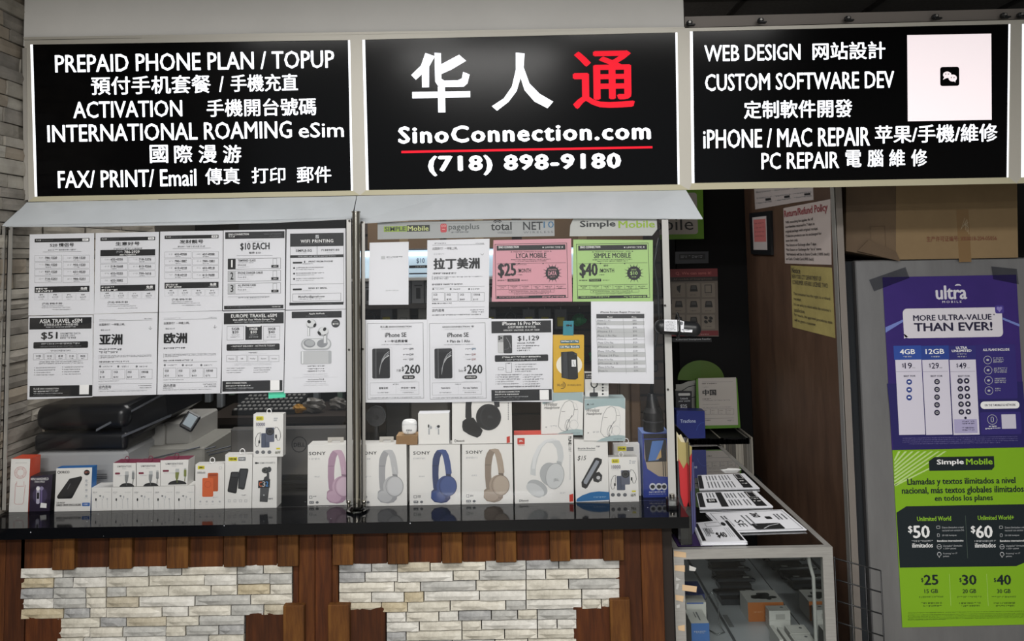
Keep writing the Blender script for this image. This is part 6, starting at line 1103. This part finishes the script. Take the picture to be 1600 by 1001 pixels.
# dark tablets on tilted stands
TBK = mat('tablet_black', '24272c', .2); TGL = mat('tablet_screen', '0a0b0d', .06)
rd = random.Random(77); labs = {}
for c_ in range(1):
    for r__ in range(5):
        hh_ = ZP(ZS).hit((1120, 1118, 1112, 1106, 1101)[r__], (947, 925, 908, 893, 880)[r__]); w_ = .15; Y = hh_.y + .04; x = hh_.x + w_ / 2 + .005; z = ZS + .0008
        rot = Matrix.Rotation(R(-14), 3, 'X'); mb = MB(); hh = .022
        mb.rbox((x, Y, z + .032), (w_, .085, .012), TBK, .004, rot); o = mb.build('tablet', None, ('dark phone tray nearest the front in the case, beside the orange fronted box', 'second dark phone tray from the front in the case', 'third dark phone tray from the front in the case', 'fourth dark phone tray from the front in the case', 'rearmost dark phone tray in the case')[r__], 'phone', 'row of dark phone trays in the case')
        mb = MB(); n = rot @ V((0, 0, 1)); c0 = V((x, Y, z + .032)) + n * .0065; mb.rbox(c0, (w_ - .02, .07, .001), TGL, .0004, rot); mb.build('screen', o)
        mb = MB(); c1 = V((x + w_ * .3, Y - .0, z + .032)) + n * .0078 + rot @ V((0, -.018, 0)); mb.rbox(c1, (.022, .014, .0008), ink('b9bab8'), .0003, rot); mb.build('price_sticker', o)
        mb = MB(); mb.box(x - w_ * .4, x + w_ * .4, Y - .035, Y + .035, z, z + .021, MC['tablet_black']); mb.build('tray', o)
# wire phone holder
mb = MB(); WR = mat('clear_wire', '6f7375', .2, .5); cy = ZP(ZS).hit(1115, 985).y; cx = ZP(ZS).hit(1116, 985).x
mb.tube([V((cx - .02, cy, ZS + .004)), V((cx - .028, cy, ZS + .10)), V((cx - .005, cy, ZS + .13)), V((cx + .015, cy, ZS + .09)), V((cx + .018, cy, ZS + .02)), V((cx + .03, cy - .02, ZS + .004)), V((cx + .0, cy - .035, ZS + .004))], .0022, WR, 6); mb.tube([V((cx - .02, cy, ZS + .004)), V((cx + .0, cy - .035, ZS + .004))], .0022, WR, 6); mb.build('phone_holder', None, 'bent clear phone holder beside the blue fronted box in the case', 'holder')
# ---- paper stacks on the case
PZ = ZT + .0012
def stack(q, n, label, draw, W=100, H=80, group='flyer stacks on the display case', tw=.0022):
    pl = ZP(PZ); base = [pl.hit(*c) for c in q]; rd = random.Random(int(q[0][0])); top = None
    root = empty('flyer_stack', sum(base, V()) / 4, label, 'papers', group)
    for k in range(n):
        j = V((rd.uniform(-.004, .004), rd.uniform(-.003, .003), 0)) if k < n - 1 else V(); a = [p + j + V((0, 0, k * tw)) for p in base]
        mb = MB(); mb.hexa([a[3] + V((0, 0, tw * .9)), a[2] + V((0, 0, tw * .9)), a[2], a[3]], [a[0] + V((0, 0, tw * .9)), a[1] + V((0, 0, tw * .9)), a[1], a[0]], WHITE)
        if k == n - 1: A = Art(mb, quad=[p + V((0, 0, tw * .9)) for p in a], W=W, H=H, n=(0, 0, 1), base=1); draw(A)
        mb.build('sheet', root)
    return root
def vg(A, x, y0, y1, w=2.2, m=GR):
    rd = random.Random(int(x * 7 + y0)); y = y0
    while y < y1:
        h = rd.uniform(1.5, 5); A.r(x, y, x + w, min(y1, y + h), m, 2); y += h + .9
def d4(A):
    A.r(4, 4, 12, 76, K); A.r(88, 4, 97, 76, K); A.o(30, 6, 70, 22, 1, GR); 
    for x in range(18, 30, 4): vg(A, x, 26, 60)
    A.t('$40', 42, 46, 66, 68, K, b=.03); A.t('MOBILE', 22, 28, 40, 50, K)
    for x in (72, 77, 82): A.r(x, 30, x + 1, 64, GR)
    A.e(78, 16, 6, 7, K)
stack([(1083, 822), (1137, 816), (1167, 851), (1096, 852)], 5, 'thick stack of flyers at the front left corner of the case', d4)
def d3(A):
    A.o(3, 4, 97, 76, .8, GR); A.rr(40, 52, 76, 74, 3, ink('1d1e20')); A.line([(50, 72), (60, 62), (74, 56)], 1.5, LG, 2.5)
    A.t('260', 52, 10, 62, 28, K, rot=90, b=.03); A.rr(66, 26, 74, 36, 2, K); A.t('SE', 24, 36, 34, 62, K, rot=90)
    for x in (12, 16, 38, 44, 80, 84, 90): vg(A, x, 18, 60 if x < 50 else 40)
stack([(1104, 802), (1223, 797), (1261, 829), (1134, 833)], 3, 'white phone flyers fanned across the middle of the case top', d3, tw=.0012)
def d2(A):
    for x0, x1 in ((0, 8), (30, 40), (78, 93)): A.r(x0, 3, x1, 77, K, 1.5)
    A.o(80, 8, 92, 34, .8, WP, 3); A.g(80, 40, 91, 44, WP, 3); A.g(80, 52, 91, 56, WP, 3); A.rr(12, 36, 27, 56, 2, K, 1.5); A.t('$30', 15, 40, 24, 52, WP, 3)
    for x in (14, 19, 24): vg(A, x, 6, 30)
    for x in (44, 48, 53, 58, 66, 71): vg(A, x, 10, 34); vg(A, x, 44, 72)
stack([(1089, 772), (1181, 769), (1208, 793.5), (1094, 796)], 4, 'flyer stack with broad black bands, second from the back', d2, tw=.0016)
def d1(A):
    A.r(0, 3, 8, 77, K, 1.5); A.r(74, 3, 90, 77, K, 1.5); A.o(76, 6, 88, 30, .8, WP, 3); A.g(77, 40, 87, 44, WP, 3); A.g(77, 54, 87, 58, WP, 3)
    for x in (16, 22, 28, 34, 42, 48, 54, 60): vg(A, x, 8, 34); vg(A, x, 42, 74)
stack([(1090, 744), (1163, 741), (1187, 764), (1093, 766)], 3, 'flyer stack at the far end of the case top', d1, tw=.0016)
pl = ZP(PZ + .006); mb = crumple(ZP(PZ).hit(1143, 739) + V((0, 0, .001)), .045, mat('crumpled_white_paper', 'cfcfce', .6), 9, 5, .22); mb.build('crumpled_sheet', None, 'loose crumpled white sheet behind the far flyer stack', 'paper')
# leaflet holders between counter and case
AC = glass('holder_acrylic', 'd5d8d8', .06)
hx0, hx1 = P(1064, 760, -.02).x, P(1083, 760, -.02).x; za, zb_ = ZT + .001, P(1070, 684, .0).z
hd_ = empty('leaflet_holder', ((hx0 + hx1) / 2, .05, ZT + .001), 'clear acrylic leaflet holder with red and yellow leaflets beside the right metal bar', 'leaflet holder')
for b_ in ((hx0 + .030, hx0 + .0325, CY0 + .03, .34, za, zb_), (hx0 - .004, hx0 + .030, CY0 + .028, CY0 + .0305, za, za + .12), (hx0 - .004, hx0 + .030, CY0 + .0305, .34, za, za + .003)): mb = MB(); mb.box(*b_, AC); mb.build('holder_wall', hd_)
def leaf(pts, y, c, lab, nm='leaflet'):
    mb = MB(); a = [P(*p, y) for p in pts]; m = mat('leaf_paper_' + c, c, .5); mb.face(a[::-1], m); mb.face([p + V((0, .0015, 0)) for p in a], m); n = len(a)
    for i in range(n): mb.face([a[i], a[(i + 1) % n], a[(i + 1) % n] + V((0, .0015, 0)), a[i] + V((0, .0015, 0))], m)
    return mb.build(nm, None, lab, 'leaflet')
yl = CY0 + .06
leaf([(1060, 716), (1068, 732), (1081, 708), (1080, 765), (1071, 800), (1063, 772)], yl, 'b4262c', 'red pointed leaflet in the clear holder')
leaf([(1059, 681), (1064, 690), (1074, 692), (1081, 698), (1081, 712), (1068, 733), (1060, 718)], yl + .008, 'a89a63', 'yellowish leaflet sticking out above the red one in the clear holder')
leaf([(1058, 677), (1063, 684), (1070, 683), (1078, 692), (1079, 842), (1060, 842)], yl + .016, '5c5a5e', 'grey leaflet behind the red one in the clear holder')
leaf([(1057, 674), (1061, 680), (1064, 678), (1070, 690), (1070, 720), (1058, 720)], yl + .012, 'cfc6a8', 'torn cream paper tip at the top of the clear holder')
PV = mat('violet_leaflet', '3a3560', .4)
for k in range(7):
    x = hx0 + .040 + k * .0055; mb = MB(); mb.box(x, x + .003, CY0 + .10 + k * .01, CY0 + .30, ZT + .001, ZT + .001 + .235 - k * .002, mat('violet_leaflet_%d' % (k % 2), ('3a3560', '565a86')[k % 2], .4)); mb.build('violet_leaflet', None, 'upright violet leaflet between the acrylic holder and the flyer stacks', 'leaflet', 'violet leaflets on the case')
mb = MB(); a = ZP(ZT).hit(1056, 850); mb.box(CX0 + .02, CX0 + .13, CY0 + .025, CY0 + .13, ZT + .0004, ZT + .0012, mat('violet_sheet', '33204e', .4)); mb.build('violet_sheet', None, 'flat violet sheet at the front left corner of the case top', 'paper')
# grey box under the counter end and black gap
# ------------------------------------------------------------------ steel fridge with posters
FY = .45; FPn = YP(FY); fl = FPn.hit(1342, 600); FX0 = P(1345, 600, FY).x; FZT = P(1450, 405, FY).z; FX1 = FX0 + .95
STL = mat('brushed_fridge_steel', '9b9b9d', .3, .7, noise=(('88888a', 'a8a8aa'), 2.5), bump=.04, stretch=(1.5, 1, .3))
STS = mat('fridge_side_steel', 'a2aab3', .3, .6)
fg = empty('steel_fridge', (FX0 + .45, FY + .35, 0), 'tall brushed steel fridge with two posters on its door', 'fridge')
mb = MB(); mb.box(FX0 + .006, FX1, FY + .035, FY + .72, .06, FZT - .004, STL, STS, STL); mb.build('body', fg)
mb = MB(); mb.rbox(((FX0 + FX1) / 2, FY + .015, (.10 + FZT) / 2), (FX1 - FX0, .030, FZT - .10), STL, .004); mb.build('door', fg)
for x in (FX0 + .05, FX1 - .05): mb = MB(); mb.cyl(V((x, FY + .1, 0)), V((x, FY + .1, .06)), .02, BLK); mb.build('foot', fg)
# grip strip
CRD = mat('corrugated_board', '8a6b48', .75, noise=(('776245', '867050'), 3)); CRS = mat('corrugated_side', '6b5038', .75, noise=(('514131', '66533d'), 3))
b0, b1, b2, b3 = P(1400, 286, FY - .01), P(1589, 282, FY - .01), P(1591, 406, FY - .01), P(1400, 410, FY - .01)
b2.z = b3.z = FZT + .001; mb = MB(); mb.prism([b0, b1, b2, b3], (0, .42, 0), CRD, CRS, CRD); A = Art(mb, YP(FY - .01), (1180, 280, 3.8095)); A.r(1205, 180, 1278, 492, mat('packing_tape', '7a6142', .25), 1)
for k in range(9): A.line([(1222 + k * 5, 300 - k * 8), (1250 + (k % 3) * 10, 230 + k * 12)], 1.6, ink('b7a98e'), 2)
TXB = ink('6b3a2a'); A.t('生产许可证编号: XK0018-204-05056', 1020, 336, 1438, 368, TXB, 2.5, b=.01); o = mb.build('cardboard_box', None, 'large brown cardboard box lying on top of the steel fridge', 'box')
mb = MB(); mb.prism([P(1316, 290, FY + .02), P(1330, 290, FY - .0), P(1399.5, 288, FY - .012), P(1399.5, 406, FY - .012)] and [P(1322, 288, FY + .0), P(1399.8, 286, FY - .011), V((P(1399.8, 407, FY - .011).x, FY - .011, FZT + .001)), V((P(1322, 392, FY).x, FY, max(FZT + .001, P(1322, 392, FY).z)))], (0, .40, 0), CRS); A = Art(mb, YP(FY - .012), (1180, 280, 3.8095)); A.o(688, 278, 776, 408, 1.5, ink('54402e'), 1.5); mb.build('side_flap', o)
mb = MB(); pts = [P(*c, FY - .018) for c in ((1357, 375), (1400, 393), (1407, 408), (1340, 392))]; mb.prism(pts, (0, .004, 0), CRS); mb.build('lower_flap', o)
# posters
U0_ = (1300, 380, 2.9433); ULP = mat('violet_poster', '3c2a78', .3, noise=(('2d2162', '3f2b78'), 1.5))
def quadart(q, Y, th, m, sides, W0, crop): pass
mbU = MB(); plU = YP(FY - .003); a = [plU.hit(*c) for c in ((1379, 433), (1588, 429), (1603, 698), (1394, 702.5))]; mbU.prism(a, (0, .002, 0), ULP)
A = Art(mbU, plU, U0_, slope=-.016, lean=lambda px: .053)
NV = ink('1c1750'); A.poly([(262, 640), (885, 640), (893, 940), (275, 945)], ink('201a5c'), .6); A.poly([(245, 410), (330, 360), (330, 350), (246, 385)], ink('6f7fc0'), .8); A.poly([(785, 340), (862, 372), (862, 384), (785, 350)], ink('6f7fc0'), .8)
A.t('ultra', 476, 193, 620, 258, ink('cfcdd6'), 2, b=.045); A.ring(580, 199, 14, 10, 4, ink('cfcdd6'), 2, -160, -20); A.ring(580, 197, 7, 5, 3, ink('cfcdd6'), 2, -160, -20); A.t('MOBILE', 507, 264, 596, 274, ink('cfcdd6'), 2, b=.03, tr=1.5)
A.rr(328, 297, 784, 433, 20, ink('d6d2da'), 1); A.poly([(332, 415), (350, 430), (330, 438)], ink('d6d2da'), 1); A.rr(750, 285, 790, 322, 8, ink('45378c'), 2); A.e(764, 298, 7, 7, ink('8a7fc0'), 3, n=12); A.e(776, 298, 7, 7, ink('8a7fc0'), 3.2, n=12); A.poly([(757, 301), (783, 301), (770, 316)], ink('8a7fc0'), 3.4)
DK = ink('201c3a'); A.t('MORE ULTRA-VALUE', 373, 327, 734, 354, DK, 3, b=.05); A.t('THAN EVER!', 377, 363, 738, 403, DK, 3, b=.06); A.e(745, 327, 3, 3, DK, 3, n=8)
B1, B2, B3 = ink('2a4a9c'), ink('26408e'), ink('2c2a72'); A.r(284, 470, 411, 535, B1, 1); A.r(411, 470, 538, 535, B2, 1); A.r(538, 470, 662, 535, B3, 1); LP = ink('d4d0de')
A.t('4GB', 312, 486, 382, 510, WP, 3, b=.05); A.t('12GB', 430, 485, 516, 509, WP, 3, b=.05); A.t('ULTRA', 570, 474, 622, 486, WP, 3, b=.05); A.t('UNLIMITED', 551, 488, 641, 500, WP, 3, b=.05)
for x in (348, 476, 598): A.g(x - 20, 518, x + 20, 524, LG, 3)
A.g(575, 506, 620, 511, LG, 3)
for x0, x1, p, n in ((290, 412, '19', 0), (414, 537, '29', 1), (540, 662, '49', 2)):
    dx = n * 0; A.poly([(x0, 535), (x1, 535), (x1 + 18, 878), (x0 + 18, 878)] if False else [(x0 + 1, 535), (x1 - 1, 535), (x1 - 1, 880), (x0 + 1, 880)], LP, 1, ((x0 + x1) / 2, 540)); A.t('$', x0 + 32, 552, x0 + 41, 572, DK, 3); A.t(p, x0 + 44, 549, x0 + 78, 576, DK, 3, b=.01); A.g(x0 + 80, 570, x0 + 94, 574, GR, 3); A.r(x0 + 4, 588, x1 - 4, 590, ink('a9a4b8'), 2); A.t('BEST FOR', x0 + 40, 606, x0 + 94, 614, DK, 3, b=.03)
IC = ink('2b3f8a'); 
for k in range(3): A.e(355, 637 + 36 * k, 13, 13, IC, 3, n=16); A.r(349, 633 + 36 * k, 361, 640 + 36 * k, WP, 4)
for k in range(5): A.e(483, 636 + 35.5 * k, 13, 13, DK, 3, n=16); A.o(477, 631 + 35.5 * k, 489, 641 + 35.5 * k, 2, WP, 4)
for k in range(5): A.e(589 + k * 1.5, 633 + 35.5 * k, 13, 13, DK, 3, n=16); A.e(619 + k * 2, 632 + 35.5 * k, 13, 13, DK, 3, n=16); A.o(584 + k * 1.5, 629 + 35.5 * k, 594 + k * 1.5, 638 + 35.5 * k, 2, WP, 4); A.e(619 + k * 2, 632 + 35.5 * k, 5, 5, WP, 4, n=10)
A.r(562, 808, 668, 872, ink('aaa4c8'), 2); A.e(614, 802, 6, 6, DK, 4, n=10)
for y in (815, 825, 845, 855): A.g(600, y, 655, y + 6, DK, 3)
A.rr(668, 465, 848, 715, 8, ink('2f2570'), 1); A.t('ALL PLANS INCLUDE', 694, 483, 816, 494, WP, 3, b=.03)
for k, y in enumerate((536, 583, 630, 677)): A.ring(716 + k * 2, y, 18, 18, 2, LG, 3); A.e(716 + k * 2, y, 7, 5, LG, 3, n=10); [A.g(742 + k * 3, y - 12 + j * 9, (790, 805, 800, 775)[k], y - 6 + j * 9, LG, 3) for j in range(3 if k < 3 else 2)]
A.rr(683, 726, 862, 760, 16, WP, 2); A.t('ON THE T-MOBILE 5G NETWORK', 702, 738, 845, 748, DK, 3, b=.02); A.rr(683, 775, 870, 878, 8, ink('2f2570'), 1); A.ring(737, 810, 22, 22, 2, LG, 3); A.o(730, 797, 744, 822, 3, LG, 3); A.g(722, 838, 758, 844, WP, 3); A.g(705, 848, 778, 854, WP, 3); A.r(780, 786, 846, 852, ink('c9c5d4'), 2)
for y in (890, 899, 908, 917): A.g(325 + (30 if y > 910 else 0), y, 855 - (80 if y > 910 else 0), y + 4, ink('6d679c'), 3)
mbU.build('violet_poster', None, 'violet poster with a white speech bubble on the fridge door', 'poster')
LG_ = mat('lime_poster', '7fae1e', .35); S0 = (1320, 680, 3.118); DN = ink('0c1a20'); LM2 = ink('8fc02a')
mbS = MB(); a = [plU.hit(*c) for c in ((1394.5, 703.2), (1603, 698.8), (1618, 975), (1410, 980))]; mbS.prism(a, (0, .002, 0), LG_)
A = Art(mbS, plU, S0, slope=-.016, lean=lambda px: .053)
for k in range(9): A.raw([(240 + 0, 118 + k * 17), (240 + 3, 126 + k * 17), (272 + k * 32, 77), (260 + k * 32, 77)] if k < 8 else [(244, 240), (246, 248), (420, 160), (414, 156)], ink('b9d48a'), .6)
A.poly([(410, 122), (440, 103), (728, 103), (728, 155), (715, 170), (410, 170)], DN, 1); A.t('Simple', 448, 116, 580, 148, WP, 2, b=.05); A.t('Mobile', 590, 112, 720, 142, LM2, 2, b=.05)
A.t('Llamadas y textos ilimitados a nivel', 304, 206, 832, 246, DN, 2, b=.035); A.t('nacional, más textos globales ilimitados', 278, 248, 872, 290, DN, 2, b=.035); A.t('en todos los planes', 438, 290, 722, 326, DN, 2, b=.035)
A.raw([(252, 376), (300, 345), (915, 334), (922, 600), (836, 636), (268, 644)], DN, 1)
A.t('Unlimited World', 352, 394, 518, 416, LM2, 2, b=.03); A.t('Unlimited World+', 648, 389, 824, 411, LM2, 2, b=.03)
for x, p in ((308, '50'), (614, '60')):
    A.t('$', x, 440, x + 22, 478, WP, 2, b=.03); A.t(p, x + 24, 438, x + 106, 500, WP, 2, b=.05); A.g(x + 18, 510, x + 122, 518, LG, 2); A.t('ilimitados', x + 20, 524, x + 121, 546, WP, 2, b=.03)
    for k, (t1, w1) in enumerate((('Datos ilimitados a nivel', 104), ('nacional con acceso 5G', 106), ('20 GB hotspot', 70))): A.t(t1, x + 166, (443, 457, 482)[k], x + 166 + w1, (452, 466, 492)[k], LG, 2)
    A.t('Beneficios internacionales', x + 142, 508, x + 270, 517, WP, 2, b=.02); A.t('Llamadas* ilimitadas', x + 172, 532, x + 264, 541, LG, 2); A.t('a 200+ países', x + 172, 546, x + 234, 556, LG, 2); A.t('Roaming* en 17', x + 172, 570, x + 240, 580, LG, 2); A.t('países', x + 172, 584, x + 200, 594, LG, 2)
    A.o(x + 138, 440, x + 156, 454, 2, LG, 2); A.o(x + 142, 478, x + 154, 494, 2, LG, 2); A.ring(x + 152, 542, 11, 11, 2, LG, 2); A.r(x + 141, 541, x + 163, 543, LG, 2); A.ring(x + 152, 578, 9, 9, 3, LG, 2); A.poly([(x + 145, 585), (x + 159, 585), (x + 152, 596)], LG, 2)
A.r(592, 390, 594, 598, ink('4b5a50'), 2)
for x, p, g_ in ((372, '25', '15 GB'), (558, '30', '20 GB'), (726, '40', '30 GB')):
    A.t('$', x, 694, x + 11, 716, DN, 2, b=.03); A.t(p, x + 13, 678, x + 84, 728, DN, 2, b=.05); A.t(g_, x + 16, 748, x + 82, 768, DN, 2, b=.03); A.g(x - 10, 782, x + 108, 790, ink('4a6a1c'), 2); A.g(x + 0, 812, x + 104, 820, ink('3a5418'), 2); A.g(x + 10, 826, x + 100, 834, ink('3a5418'), 2)
for x in (512, 694): A.r(x, 674, x + 2, 830, ink('a9cc6a'), 2)
for y in (858, 868, 875, 882, 889, 896): A.g(308, y, 890 - (400 if y == 896 else 0), y + 3.4, ink('4a6a1c'), 2)
mbS.build('lime_poster', None, 'lime green Spanish poster under the violet one on the fridge door', 'poster')
GT = glass('tape_film', 'e2e3e6', .02)
for q, lab in ((((1358, 437), (1415, 417), (1421, 434), (1366, 455)), 'clear tape strip over the upper left corner of the violet poster'), (((1549, 416), (1589, 420), (1592, 444), (1552, 436)), 'clear tape strip over the upper right corner of the violet poster')):
    mb = MB(); a = [YP(FY - .004).hit(*c) for c in q]; mb.prism(a, (0, .0005, 0), GT); mb.build('tape_strip', None, lab, 'tape')
# wire basket between case and panel
mb = MB(); x0 = CX1 + .02; x1 = XW - .02; BW = mat('black_wire', '16171a', .4)
for k in range(6): z = .40 + k * .07; mb.tube([V((x0, .25, z + .0)), V((x1, .12, z - .02))], .0025, BW, 5)
for k in range(6): t = k / 5; mb.tube([V((x0 + (x1 - x0) * t, .25 - .13 * t, 0)), V((x0 + (x1 - x0) * t, .25 - .13 * t, .76 - .03 * t))], .0025, BW, 5)
mb.build('wire_rack', None, 'black wire rack standing between the display case and the wood wall', 'rack')
